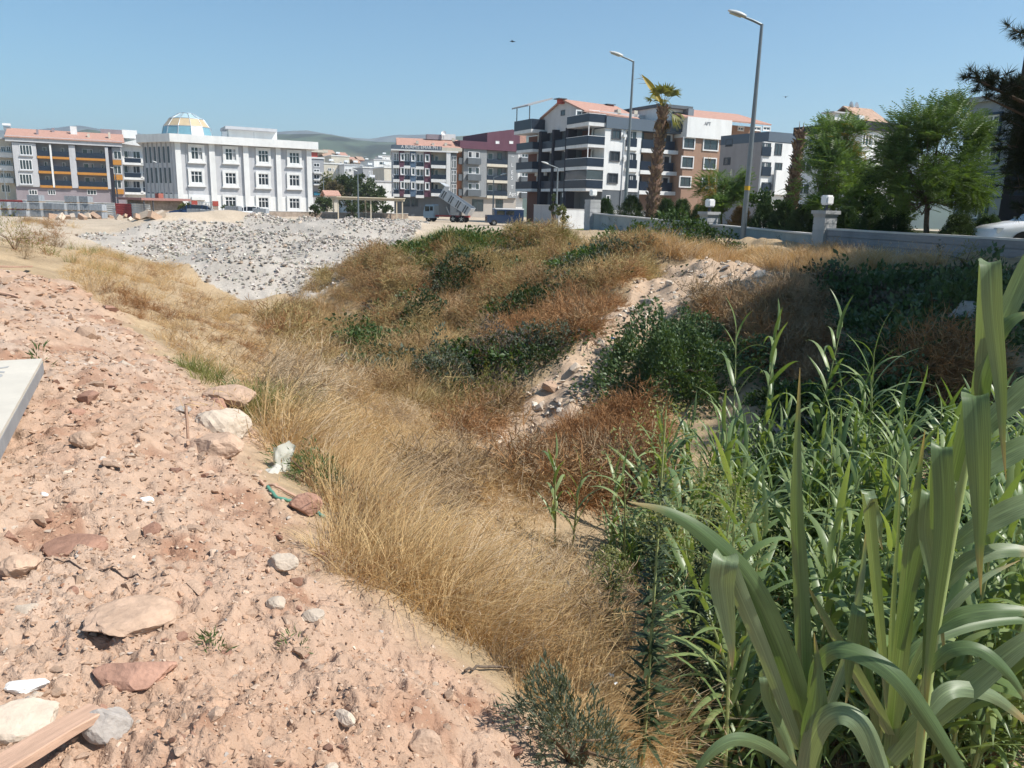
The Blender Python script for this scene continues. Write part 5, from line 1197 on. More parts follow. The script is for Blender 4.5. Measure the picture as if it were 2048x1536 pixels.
boulder('flat red banded slab of rock', 152, 1085, .30, S_RED, (1, .8, .32), 9, .25, .1)
boulder('big flat dusty slab with a sharp right edge', 268, 1268, .36, S_PINK, (1, .75, .28), 10, .3, .9, (.15, .1))
boulder('crumbly reddish slab under the big flat slab', 270, 1355, .30, S_RED, (1, .6, .35), 11, .35, .1)
boulder('broken white marble piece on the dirt', 55, 1375, .15, mat('white_marble', (.78, .75, .70), .6, .05, 5), (1, .62, .3), 12, .1, .2, cuts=10)
boulder('grey angular rock at the end of the plank', 218, 1462, .145, S_GREY, (1, .8, .9), 13, .2, .4)
boulder('pale broad rock left of the plank', 45, 1450, .26, S_PALE, (1, .7, .45), 14, .35, .2)
boulder('white pebble high on the dirt slope', 88, 992, .05, mat('white_marble', (.78, .75, .70)), (1, .8, .6), 15, .1)
boulder('white oval pebble in the middle of the dirt', 292, 1005, .09, mat('white_marble', (.78, .75, .70)), (1, .7, .6), 16, .15)
boulder('creamy half buried cobble low on the slope', 555, 1225, .10, S_PALE, (1, .8, .6), 17, .3)
boulder('creamy flat cobble right of the half buried one', 630, 1255, .11, S_PALE, (1, .7, .5), 18, .3)
boulder('speckled pale rock beside the dry grass edge', 568, 1150, .16, S_PALE, (1, .7, .6), 19, .2)
boulder('round tan cobble low left with a cracked face', 42, 1145, .17, S_PINK, (1, .9, .7), 20, .3)
boulder('white split stone with a dark side near the bottom', 690, 1450, .10, S_PALE, (1, .5, .5), 22, .2, -.6)
boulder('round dusty cobble at the bottom edge', 850, 1490, .15, S_PINK, (1, .85, .7), 23, .3)

# ================================================================ planting helpers
def gn_scatter(name, label, cat, P, rot, scl, idx, protos, mats_=None):
    """One uncountable mass: instances of the prototypes on points (geometry nodes)."""
    me = bpy.data.meshes.new(name); me.vertices.add(len(P)); me.vertices.foreach_set('co', np.asarray(P, np.float32).ravel())
    a = me.attributes.new('rot', 'FLOAT_VECTOR', 'POINT'); a.data.foreach_set('vector', np.asarray(rot, np.float32).ravel())
    a = me.attributes.new('scl', 'FLOAT', 'POINT'); a.data.foreach_set('value', np.asarray(scl, np.float32))
    a = me.attributes.new('idx', 'INT', 'POINT'); a.data.foreach_set('value', np.asarray(idx, np.int32))
    o = bpy.data.objects.new(name, me); COL.objects.link(o)
    c = bpy.data.collections.new(name + '_kinds')
    for i, p in enumerate(protos):
        ob = bpy.data.objects.new('%s_kind_%02d' % (name, i), p); c.objects.link(ob)
    ng = bpy.data.node_groups.new(name, 'GeometryNodeTree'); ng.interface.new_socket('Geometry', in_out='INPUT', socket_type='NodeSocketGeometry'); ng.interface.new_socket('Geometry', in_out='OUTPUT', socket_type='NodeSocketGeometry')
    gi, go = ng.nodes.new('NodeGroupInput'), ng.nodes.new('NodeGroupOutput')
    ci = ng.nodes.new('GeometryNodeCollectionInfo'); ci.inputs[0].default_value = c; ci.inputs[1].default_value = True; ci.inputs[2].default_value = True
    ip = ng.nodes.new('GeometryNodeInstanceOnPoints'); ip.inputs['Pick Instance'].default_value = True
    def na(nm, dt):
        n = ng.nodes.new('GeometryNodeInputNamedAttribute'); n.data_type = dt; n.inputs[0].default_value = nm; return n.outputs[0]
    er = ng.nodes.new('FunctionNodeEulerToRotation'); L = ng.links.new
    L(na('rot', 'FLOAT_VECTOR'), er.inputs[0]); L(er.outputs[0], ip.inputs['Rotation']); L(na('scl', 'FLOAT'), ip.inputs['Scale']); L(na('idx', 'INT'), ip.inputs['Instance Index'])
    L(gi.outputs[0], ip.inputs['Points']); L(ci.outputs[0], ip.inputs['Instance']); L(ip.outputs[0], go.inputs[0])
    md = o.modifiers.new('scatter', 'NODES'); md.node_group = ng
    return tag(o, label, cat, kind='stuff')
def blades(n, h, spread, width, lean=.35, curl=.5, seed=0, segs=3, mat_=None, seed_heads=0, name='grass_tuft', wind=(0, 0)):
    """a tuft of n thin curved blades"""
    gg = np.random.default_rng(seed); t = np.linspace(0, 1, segs + 1)
    a = gg.uniform(0, 6.28, n); rb = spread * np.sqrt(gg.random(n)); bx_, by_ = rb * np.cos(a), rb * np.sin(a)
    d = a + gg.normal(0, .8, n); ln = np.abs(gg.normal(lean, lean * .5, n)); H = h * gg.uniform(.55, 1.1, n); cu = curl * gg.uniform(.3, 1.4, n)
    out = H[:, None] * (np.sin(ln)[:, None] * t + cu[:, None] * t ** 2.2 * .6)
    Z = H[:, None] * (t * np.cos(ln)[:, None] - cu[:, None] * .35 * t ** 3)
    cx = bx_[:, None] + out * np.cos(d)[:, None] + wind[0] * H[:, None] * t ** 2; cy = by_[:, None] + out * np.sin(d)[:, None] + wind[1] * H[:, None] * t ** 2
    fa = gg.uniform(0, 3.14, n); w = width * gg.uniform(.6, 1.3, n)[:, None] * (1 - .8 * t ** 1.5)[None] * .5
    wx, wy = w * np.cos(fa)[:, None], w * np.sin(fa)[:, None]
    V = np.stack([np.stack([cx - wx, cy - wy, Z], -1), np.stack([cx + wx, cy + wy, Z], -1)], 2).reshape(-1, 3)
    m = segs + 1; i = (np.arange(n) * m * 2)[:, None] + 2 * np.arange(segs)[None]
    F = np.stack([i, i + 1, i + 3, i + 2], -1).reshape(-1, 4)
    col = np.repeat(gg.random(n), m * 2)[:, None] * np.ones(3)
    parts = [(V, F)]; cols = [col]
    if seed_heads:
        k = gg.choice(n, int(n * seed_heads), replace=False)
        tip = np.stack([cx[k, -1], cy[k, -1], Z[k, -1]], 1); s_ = gg.uniform(.03, .07, len(k))
        W = scatter((np.array([(0, -.03, 0), (.0, .09, .4), (0, .01, 1.0), (0, -.09, .4), (-.03, 0, 0), (.09, 0, .4), (.01, 0, 1.0), (-.09, 0, .4)]), np.array([[0, 1, 2, 3], [4, 5, 6, 7]])), tip, rotm(gg.uniform(-.8, .8, len(k)), gg.uniform(-.8, .8, len(k)), gg.uniform(0, 6, len(k))), s_)
        parts.append(W); cols.append(np.repeat(gg.random(len(k)) * .4, 8)[:, None] * np.ones(3))
    V, F = join(parts); return mk(name, V, F, mat_, link=False, col=np.vstack(cols)).data
def brush(n, h, width, seed=0, mat_=None, twigs=6, flat=1.0, name='dry_brush', droop=.2):
    """a tangle of thin branching stems"""
    gg = np.random.default_rng(seed); S0, S1, col = [], [], []
    for i in range(n):
        az, el = gg.uniform(0, 6.28), gg.uniform(.25, 1.35); L = h * gg.uniform(.6, 1.1); b0 = np.array([gg.normal(0, .06), gg.normal(0, .06), 0]) * h; c_ = gg.random(); p = b0; d = np.array([math.cos(az) * math.cos(el), math.sin(az) * math.cos(el), math.sin(el) * flat])
        pts = [p]
        for k in range(4):
            d = d + gg.normal(0, .16, 3) - np.array([0, 0, droop * k * .25]); d /= np.linalg.norm(d); p = p + d * L / 4; pts.append(p)
        for k in range(4): S0.append(pts[k]); S1.append(pts[k + 1]); col.append(c_)
        for k in range(twigs):
            j = gg.integers(1, 4); f = gg.random(); q_ = pts[j] * (1 - f) + pts[j + 1] * f; e_ = d + gg.normal(0, .75, 3); e_ /= np.linalg.norm(e_); m = q_ + e_ * L * gg.uniform(.12, .3)
            S0.append(q_); S1.append(m); col.append(c_ * .7 + .3 * gg.random()); e2 = e_ + gg.normal(0, .5, 3); e2 /= np.linalg.norm(e2); S0.append(m); S1.append(m + e2 * L * .15); col.append(c_)
    A, B_ = np.array(S0), np.array(S1); T = B_ - A; W = np.cross(T, gg.normal(size=T.shape)); W /= np.linalg.norm(W, axis=1)[:, None] + 1e-9; W *= width * .5
    V = np.stack([A - W, A + W, B_ + W * .6, B_ - W * .6], 1).reshape(-1, 3); F = np.arange(len(V)).reshape(-1, 4)
    return mk(name, V, F, mat_, link=False, col=np.repeat(col, 4)[:, None] * np.ones(3)).data
LEAF = (np.array([(0, 0, 0), (.32, .4, .06), (0, .45, -.02), (-.32, .4, .06), (0, 1, -.12)], float), np.array([[0, 1, 2], [0, 2, 3], [1, 4, 2], [3, 2, 4]]))
def pinnate(n=6, lw=.11, ll=.34):
    P, d = [], []
    V = [(0, 0, 0), (.012, 0, 0), (.006, 1, -.15)]; F = [[0, 1, 2]]
    for i in range(n):
        y = .12 + .8 * i / (n - 1)
        for s_ in (-1, 1):
            b_ = len(V); L = ll * (1 - .45 * abs(i / (n - 1) - .4)); z = -.15 * y * y
            V += [(0, y, z), (s_ * L * .5, y + .05 + lw * .5, z + .02), (s_ * L, y + .16, z - .05), (s_ * L * .55, y + .16 - lw, z)]; F += [[b_, b_ + 1, b_ + 2], [b_, b_ + 2, b_ + 3]]
    return np.array(V, float), np.array(F)
PINN = pinnate()
def dirs_out(n, gg, up=.3):
    v = gg.normal(size=(n, 3)); v[:, 2] += up; return v / np.linalg.norm(v, axis=1)[:, None]
def align(Yd, gg, roll=True):
    """rotations taking +Y to the given directions, with random roll"""
    Yd = Yd / np.linalg.norm(Yd, axis=1)[:, None]; r = gg.normal(size=Yd.shape) if roll else np.tile([0, 0, 1.0], (len(Yd), 1))
    X_ = np.cross(Yd, r); X_ /= np.linalg.norm(X_, axis=1)[:, None] + 1e-9; Z_ = np.cross(X_, Yd)
    return np.stack([X_, Yd, Z_], 2)
def pts_in(poly, n, gg):
    pa_ = np.array(poly)[:, :2]; lo, hi = pa_.min(0), pa_.max(0); x, y = gg.uniform(lo[0], hi[0], n * 6), gg.uniform(lo[1], hi[1], n * 6); k = in_poly(x, y, poly); return x[k][:n], y[k][:n]

# ================================================================ dry grass and brush on banks and in the ditch
DRY = (1.15, 1.0, .8)
STRAW = leafmat('straw', (.71, .53, .285), (.53, .365, .175), .28, .7, .15, attr=True, tint=DRY)
STRAWB = leafmat('brown_straw', (.64, .44, .215), (.46, .295, .14), .28, .7, .15, attr=True, tint=DRY)
STRAWC = leafmat('bleached_straw', (.74, .62, .45), (.58, .45, .30), .28, .7, .15, attr=True, tint=DRY)
STRAW2 = leafmat('olive_straw', (.52, .41, .20), (.34, .26, .12), .28, .7, .15, attr=True, tint=DRY)
STRAW3 = leafmat('dull_brown_straw', (.46, .32, .165), (.29, .19, .10), .28, .7, .15, attr=True, tint=DRY)
RUST = leafmat('rusty_brush', (.44, .255, .125), (.27, .14, .065), .22, .8, .1, attr=True, tint=DRY)
PURP = leafmat('grey_violet_brush', (.44, .33, .21), (.28, .195, .12), .22, .8, .1, attr=True, tint=DRY)
GRASSG = leafmat('green_grass', (.30, .29, .10), (.16, .18, .06), .3, .6, .2, attr=True, tint=(1.2, 1.2, .6))
WIND = (.28, .05)
gt = [blades(46, .62, .17, .0072, .42, .55, 500 + i, 3, (STRAW, STRAW, STRAWB, STRAWC, STRAW, STRAWB)[i], .12, wind=WIND) for i in range(6)] + [brush(12, .62, .0055, 520 + i, (STRAW, STRAWB, STRAW, STRAWC)[i], 8) for i in range(4)] + [brush(4, 1.15, .006, 530, STRAWC, 9), brush(3, 1.0, .007, 531, PURP, 9)]
gfar = [blades(40, .7, .22, .014, .4, .5, 540 + i, 2, (STRAW, STRAWB, STRAWC, STRAW)[i], .2, wind=WIND) for i in range(4)] + [brush(14, .6, .012, 545, STRAW3, 7)]
gm = [blades(40, .62, .24, .012, .55, .7, 560 + i, 3, (STRAW2, STRAW3, STRAWB, STRAW2)[i], .12, wind=(.3, .1)) for i in range(4)] + [brush(18, .62, .010, 570 + i, (STRAW3, STRAW2, RUST, STRAW2)[i], 8) for i in range(4)]
br = [brush(22, .6, .009, 580 + i, (RUST, RUST, STRAW3, PURP)[i], 8, flat=.8) for i in range(4)]
bv = [brush(20, .55, .008, 590 + i, PURP, 8, flat=.8) for i in range(3)]
gg_ = [blades(44, .5, .2, .012, .4, .5, 600 + i, 3, GRASSG) for i in range(4)]
def mass(name, label, cat, polys, n, protos, s0, s1, seed, thin=None, sink=.03):
    gg = np.random.default_rng(seed); P = []
    for poly in polys:
        x, y = pts_in(poly[0], poly[1], gg)
        if thin is not None: k = fbm(x * thin, y * thin, 3, seed) + gg.uniform(-.5, .5, len(x)) > -.2; x, y = x[k], y[k]
        P.append(np.stack([x, y], 1))
    P = np.vstack(P); P = P[~in_poly(P[:, 0], P[:, 1], P_SCREE[0])] if name != 'lawn' else P; z = full_z(P[:, 0], P[:, 1]) - sink; m = len(P)
    nn = fbm(P[:, 0] * .9 + seed, P[:, 1] * .9, 3, seed + 2); kind = np.clip(((fbm(P[:, 0] * .6 - seed, P[:, 1] * .6, 3, seed + 4) * .9 + .5) * len(protos) + gg.normal(0, .9, m)), 0, len(protos) - 1).astype(int)
    return gn_scatter(name, label, cat, np.column_stack([P, z]), np.column_stack([gg.normal(0, .16, m), gg.normal(0, .16, m) + .75 * np.clip(-nn, 0, 1), gg.uniform(-.8, .8, m) if protos is gt or protos is gm else gg.uniform(0, 6.28, m)]), gg.uniform(s0, s1, m) * np.clip(1 + .75 * nn, .45, 1.6), kind, protos)
A1 = px_poly([(620, 1135), (700, 1085), (660, 1010), (580, 930), (520, 850), (480, 790), (560, 720), (660, 760), (800, 830), (930, 900), (1030, 960), (1110, 1050), (1180, 1150), (1260, 1260), (1330, 1420), (1300, 1536), (1210, 1536), (1100, 1450), (1010, 1350), (930, 1290), (800, 1200)])
A2 = px_poly([(480, 800), (400, 740), (300, 665), (180, 590), (110, 545), (200, 500), (330, 530), (400, 585), (520, 640), (640, 740), (560, 740)])
A3 = px_poly([(520, 650), (640, 560), (720, 520), (800, 500), (900, 510), (1000, 540), (960, 640), (900, 700), (940, 780), (1000, 880), (900, 870), (760, 790), (650, 740)])
A4 = px_poly([(850, 495), (1000, 485), (1160, 488), (1300, 500), (1330, 540), (1230, 580), (1100, 680), (960, 700), (900, 600)])
A5 = px_poly([(1150, 490), (1330, 492), (1500, 500), (1700, 512), (1880, 530), (1700, 560), (1560, 545), (1380, 525), (1250, 520)])
mass('dry_grass', 'pale golden dry grass filling the ditch and its near edge', 'dry grass', [(A1, 3000), (A2, 1000)], 0, gt, .36, .8, 31, .5)
mass('grass_litter', 'short bleached stubble and litter between the dry grass tufts', 'litter', [(A1, 2300), (A2, 2300), (A3, 1500), (A4, 900), (A5, 900)], 0, gt[:4] + br[:1], .16, .34, 45, None, .015)
mass('dry_grass', 'olive brown dry grass covering the mound on the far bank', 'dry grass', [(A3, 1800), (A4, 1400)], 0, gm, .6, 1.0, 32, .4)
mass('dry_grass', 'straw coloured grass along the foot of the garden wall', 'dry grass', [(A5, 1300)], 0, gfar, .4, .8, 33)
# leafy creeping weeds: patches of one mass
def leaf_tuft(n, r, h, ls, m, seed, proto):
    g3 = np.random.default_rng(seed); a = g3.uniform(0, 6.28, n); q = r * np.sqrt(g3.random(n)); P = np.column_stack([q * np.cos(a), q * np.sin(a), h * g3.random(n) ** .6 * (1 - .6 * (q / r) ** 2)]); V, F = scatter(proto, P, align(np.column_stack([np.cos(a), np.sin(a), .6 + g3.normal(0, .6, n)]) + g3.normal(0, .4, (n, 3)), g3), ls * g3.uniform(.6, 1.3, n))
    return mk('leaf_tuft', V, F, m, link=False, col=np.repeat(g3.random(n), len(proto[0]))[:, None] * np.ones(3)).data
RB = [px_poly(L) for L in ([(1090, 690), (1120, 610), (1230, 570), (1270, 590), (1220, 650), (1150, 700)], [(900, 900), (1010, 800), (1040, 840), (980, 900), (930, 930)], [(1000, 960), (1100, 880), (1210, 830), (1330, 850), (1310, 940), (1200, 1010), (1080, 1010)],
      [(1390, 610), (1480, 600), (1560, 620), (1700, 690), (1660, 790), (1540, 760), (1470, 690)], [(1830, 720), (1960, 700), (1970, 800), (1850, 810)], [(1560, 580), (1650, 570), (1640, 640), (1560, 640)], [(960, 690), (1060, 640), (1100, 680), (980, 740)])]
mass('dry_brush', 'rust brown dry brush in patches on the far bank', 'dry brush', [(RB[0], 130), (RB[1], 60), (RB[2], 300), (RB[3], 260), (RB[4], 130), (RB[5], 70), (RB[6], 70)], 0, br, .55, 1.0, 34)
VB = [px_poly(L) for L in ([(640, 1080), (720, 1010), (830, 940), (960, 950), (900, 1080), (760, 1120)], [(1020, 1180), (1150, 1150), (1260, 1300), (1280, 1450), (1150, 1380)], [(820, 730), (960, 690), (1000, 720), (860, 780)])]
mass('dry_brush', 'greyish violet twiggy brush among the golden grass', 'dry brush', [(VB[0], 90), (VB[1], 40), (VB[2], 60)], 0, bv, .6, 1.05, 35)
GB_ = [px_poly(L) for L in ([(800, 510), (900, 480), (1020, 478), (1170, 484), (1120, 500), (960, 520), (850, 540)], [(480, 830), (560, 800), (580, 840), (520, 860)], [(100, 510), (200, 490), (260, 530), (200, 560)], [(360, 735), (430, 745), (440, 780), (400, 770)])]
mass('green_grass', 'green grass tufts on the mound top and by the boulder', 'grass', [(GB_[0], 600), (GB_[1], 70), (GB_[2], 50), (GB_[3], 10)], 0, gg_, .5, 1.0, 36)
VLAWN = [np.array([*(WL0 + (WL1 - WL0) * t + WN * o), 0]) for t, o in ((.05, .4), (1.3, .4), (1.3, 4), (.05, 6))]
mass('lawn', 'short green lawn behind the garden wall', 'lawn', [(VLAWN, 900)], 0, gg_, .18, .4, 37)
# sparse dry stems on the dirt bank and the plain's edge
SP = px_poly([(0, 470), (60, 440), (160, 455), (140, 500), (40, 520)])
mass('dry_weeds', 'brown dry weeds on the far left hump of dirt', 'weeds', [(SP, 130)], 0, br + gt[:2], .5, 1.0, 38)

# ================================================================ shrubs of the banks
G_BRAM = leafmat('bramble_leaf', (.095, .145, .055), (.05, .085, .034), .22, .45, .4, attr=True)
G_DARK = leafmat('dark_weed_leaf', (.06, .085, .03), (.03, .048, .02), .2, .5, .3, attr=True)
G_BLUE = leafmat('grey_green_leaf', (.115, .135, .085), (.06, .075, .055), .2, .55, .3, attr=True)
G_VINE = leafmat('vine_leaf', (.10, .16, .05), (.05, .09, .03), .25, .45, .35, attr=True)
G_YEL = leafmat('yellow_green_leaf', (.26, .235, .06), (.15, .145, .045), .3, .6, .2, attr=True)
G_VIO = leafmat('violet_grey_leaf', (.165, .135, .115), (.085, .075, .065), .2, .7, .2, attr=True)
SL = np.array
NARROW = (np.array([(0, 0, 0), (.09, .4, .03), (-.09, .4, .03), (0, 1, -.1)], float), np.array([[0, 1, 2], [1, 3, 2]]))
lt = [leaf_tuft(90, .34, .34, .075, (G_VINE, G_DARK, G_BLUE, G_VIO, G_BRAM)[i], 620 + i, LEAF) for i in range(5)]
KP = [px_poly(L) for L in ([(1000, 560), (1120, 510), (1260, 505), (1290, 540), (1180, 575), (1090, 640), (980, 660)], [(690, 640), (820, 590), (850, 650), (820, 740), (720, 770), (680, 720)], [(830, 800), (880, 720), (1020, 690), (1160, 690), (1130, 740), (960, 770), (900, 820)],
     [(820, 520), (960, 490), (1080, 490), (980, 560), (860, 600)], [(1640, 560), (1760, 540), (2040, 560), (2040, 700), (1960, 860), (1780, 880), (1660, 760), (1720, 680)], [(1500, 780), (1640, 820), (1700, 920), (1560, 930)], [(1180, 490), (1330, 486), (1480, 496), (1460, 506), (1250, 505)])]
mass('creeping_weeds', 'mixed dark green creepers spreading over the far bank', 'creepers', [(KP[0], 260), (KP[1], 150), (KP[2], 200), (KP[3], 190), (KP[4], 620), (KP[5], 120), (KP[6], 120)], 0, lt, .55, 1.2, 44, .7)

def shrub(label, px, py, rx, ry, h, n, m, ls=.07, seed=1, cat='shrub', name='shrub', proto=LEAF, rz=None, stems=True, up=.5, group=None, p=None, lump=.6):
    gg = np.random.default_rng(seed); p = gp(px, py) if p is None else np.array(p, float)
    e = thing(name, label, cat, (p[0], p[1], p[2]), 0, group)
    a = gg.uniform(0, 6.28, n); r = np.sqrt(gg.random(n)); w_ = 1 + .38 * np.sin(a * 2 + seed) * np.sin(a * 3.3 + seed * 2) + .25 * np.sin(a * 7 + seed * 3) * r; X_, Y_ = rx * r * np.cos(a) * w_, ry * r * np.sin(a) * w_
    lz = fbm((X_ + p[0]) * 2.2 / max(rx, .4) + seed, (Y_ + p[1]) * 2.2 / max(rx, .4), 3, seed); top = h * np.clip(1 - r ** 2.4, 0, 1) ** .55 * (1 + lump * 2 * lz)
    gz = full_z(X_ + p[0], Y_ + p[1]) - p[2]
    Z_ = gz + top * np.maximum(gg.random(n) ** .45, .05) 
    keep = gg.random(n) < np.clip((.95 if n > 8000 else .72) + (.8 if n > 8000 else 1.1) * fbm(X_ * 5 / max(rx, .3) + 3, Y_ * 5 / max(rx, .3) + Z_ * 4, 2, seed + 5), .12, 1); X_, Y_, Z_ = X_[keep], Y_[keep], Z_[keep]; n2 = len(X_)
    kk = ~(in_poly(X_ + p[0], Y_ + p[1], P_SCREE[0]) & (gg.random(len(X_)) < .85)) if p[1] > 8 else np.ones(len(X_), bool); keep[np.flatnonzero(keep)[~kk]] = False; X_, Y_, Z_ = X_[kk], Y_[kk], Z_[kk]; n2 = len(X_)
    d = np.column_stack([X_ / rx, Y_ / ry, (Z_ - gz[keep]) / h * 1.0 + up * gg.random(n2)]) + gg.normal(0, .55, (n2, 3))
    V, F = scatter(proto, np.column_stack([X_, Y_, Z_]), align(d, gg), ls * gg.uniform(.55, 1.3, n2))
    mk('foliage', V, F, m, e, col=np.repeat(gg.random(n2), len(proto[0]))[:, None] * np.ones(3))
    if stems:
        S_ = []
        for k in range(9):
            az = gg.uniform(0, 6.28); q_ = np.array([rx * .7 * math.cos(az), ry * .7 * math.sin(az)]); zq = float(full_z(np.array([p[0] + q_[0]]), np.array([p[1] + q_[1]]))[0]) - p[2]
            S_.append(tube([(0, 0, -.05), (q_[0] * .3, q_[1] * .3, h * .4), (q_[0], q_[1], zq + h * .6)], [.014, .01, .004], 5))
        V, F = join(S_); mk('stems', V, F, mat('brown_stem', (.16, .105, .065), .9, .2), e)['kind'] = 'stuff'
    return e
shrub('large dense bramble mound beside the pale scree', 1345, 775, 1.35, 1.5, 1.0, 20000, G_BRAM, .07, 41, 'bramble', 'bramble')
shrub('leafy green vine patch low on the left of the far bank', 745, 720, .95, 1.1, .6, 3600, G_VINE, .085, 42, 'vine', 'vine_patch')
shrub('blue grey leafy shrub at the foot of the far bank', 875, 790, .62, .6, .75, 3000, G_BLUE, .055, 43)
shrub('violet grey twiggy shrub right of the blue grey one', 965, 745, .95, .75, .55, 3000, G_VIO, .05, 44)
shrub('small grey green shrub at the left edge of the scree', 1085, 735, .7, .7, .55, 2400, G_BLUE, .05, 45)
shrub('yellow green broom like shrub below the violet one', 990, 835, .55, .5, .7, 2400, G_YEL, .07, 46, proto=NARROW)
shrub('long dark olive thicket across the middle of the far bank', 1075, 620, 1.7, 1.5, .65, 5200, G_DARK, .08, 47, 'thicket', 'thicket')
shrub('grey green thicket behind the rusty brush', 1200, 535, 2.0, 1.6, .45, 4200, G_BLUE, .085, 48, 'thicket', 'thicket')
shrub('dark shrub in the hollow of the mound', 905, 575, 1.0, .8, .75, 2400, G_DARK, .085, 49)
shrub('dark tangled shrub over the shadowed hole', 830, 640, .9, .6, .6, 2000, G_DARK, .08, 50)
shrub('green weedy patch on the top of the mound', 900, 505, 2.2, 1.2, .5, 2600, G_VINE, .11, 51, 'weeds', 'weed_patch')
shrub('ivy like creeper hanging over the smooth garden wall', 1375, 478, 1.9, .55, .85, 3000, G_VINE, .13, 52, 'creeper', 'creeper')
shrub('low creeper left of the wall ivy', 1262, 482, 1.2, .5, .5, 1400, G_VINE, .13, 53, 'creeper', 'creeper')
shrub('dark leafy bush in the shade right of the scree', 1740, 610, 1.0, .9, .6, 3000, G_BRAM, .10, 54, 'bramble', 'bramble')
shrub('dark leafy bush in deep shade under the pines', 1920, 640, 1.0, .9, .7, 2600, G_BRAM, .10, 55, 'bramble', 'bramble')
shrub('dark leafy bush in the middle of the shaded bank', 1790, 730, .95, .9, .65, 2800, G_BRAM, .09, 56, 'bramble', 'bramble')
shrub('dark leafy bush above the near reeds', 1750, 830, .8, .7, .6, 2600, G_BRAM, .08, 57, 'bramble', 'bramble')
shrub('green bush low on the shaded bank at right', 1880, 880, .8, .6, .5, 2200, G_VINE, .07, 58)
shrub('straggly weed in the shade beside the wall', 1930, 530, .6, .4, .35, 500, G_YEL, .08, 59, 'weed', 'weed', NARROW)
shrub('low green leafy weed beside the plastic sack', 640, 975, .30, .42, .26, 2200, G_VINE, .045, 60, 'weed', 'weed', NARROW)
shrub('small green weed trailing below the leafy one', 700, 1020, .22, .3, .2, 900, G_BLUE, .04, 61, 'weed', 'weed', NARROW)
shrub('fine feathery green shrub at the bottom edge', 1150, 1536, .30, .26, .26, 5600, G_BLUE, .04, 62, 'shrub', 'shrub', NARROW)
shrub('tiny green tuft in the middle of the dirt', 425, 1300, .05, .05, .06, 90, G_VINE, .035, 63, 'weed', 'weed', NARROW, stems=False)
shrub('tiny green tuft right of the first tuft', 592, 1290, .05, .04, .05, 80, G_VINE, .03, 64, 'weed', 'weed', NARROW, stems=False)
shrub('green weed at the boulder foot by the dry grass', 525, 830, .35, .3, .25, 1200, G_VINE, .045, 65, 'weed', 'weed', NARROW, stems=False)
shrub('green tuft beside the printed board', 80, 735, .08, .08, .14, 110, G_VINE, .07, 66, 'weed', 'weed', NARROW, stems=False)
shrub('small dusty green weed on the left bank rim', 395, 745, .35, .25, .12, 700, G_VINE, .04, 67, 'weed', 'weed', NARROW, stems=False)
shrub('bushy olive weed at the left picture edge', 30, 500, 1.0, .8, .9, 1200, G_YEL, .10, 68, 'weed', 'weed', NARROW)
def ribbon(spine, width, wdir=None, fold=.18, nx=4, twist=None, wave=0.0, colu=True):
    """leaf blade along a spine: arrays (n,3), (n,), width directions (n,3)"""
    spine = np.asarray(spine, float); n = len(spine); T = np.gradient(spine, axis=0); T /= np.linalg.norm(T, axis=1)[:, None] + 1e-9
    W = np.asarray(wdir, float); W = W - (W * T).sum(1)[:, None] * T; W /= np.linalg.norm(W, axis=1)[:, None] + 1e-9; Nn = np.cross(W, T)
    if twist is not None: c_, s_ = np.cos(twist)[:, None], np.sin(twist)[:, None]; W, Nn = W * c_ + Nn * s_, Nn * c_ - W * s_
    u = np.linspace(-1, 1, nx + 1); V = spine[:, None] + (width * .5)[:, None, None] * (u[None, :, None] * W[:, None] + (fold * np.abs(u) ** 1.3)[None, :, None] * Nn[:, None])
    if wave: s = np.arange(n) / n; V = V + (width * .5 * wave)[:, None, None] * (np.abs(u) ** 2)[None, :, None] * np.sin(s * 23 + u[0] * 3)[:, None, None] * Nn[:, None]
    m = nx + 1; i = np.arange(n - 1)[:, None] * m; j = np.arange(nx)[None]; F = np.stack([i + j, i + j + 1, i + m + j + 1, i + m + j], -1).reshape(-1, 4)
    col = np.zeros((n * m, 3)); col[:, 0] = np.tile((u + 1) / 2, n); col[:, 1] = np.repeat(np.linspace(0, 1, n), m)
    return V.reshape(-1, 3), F, col
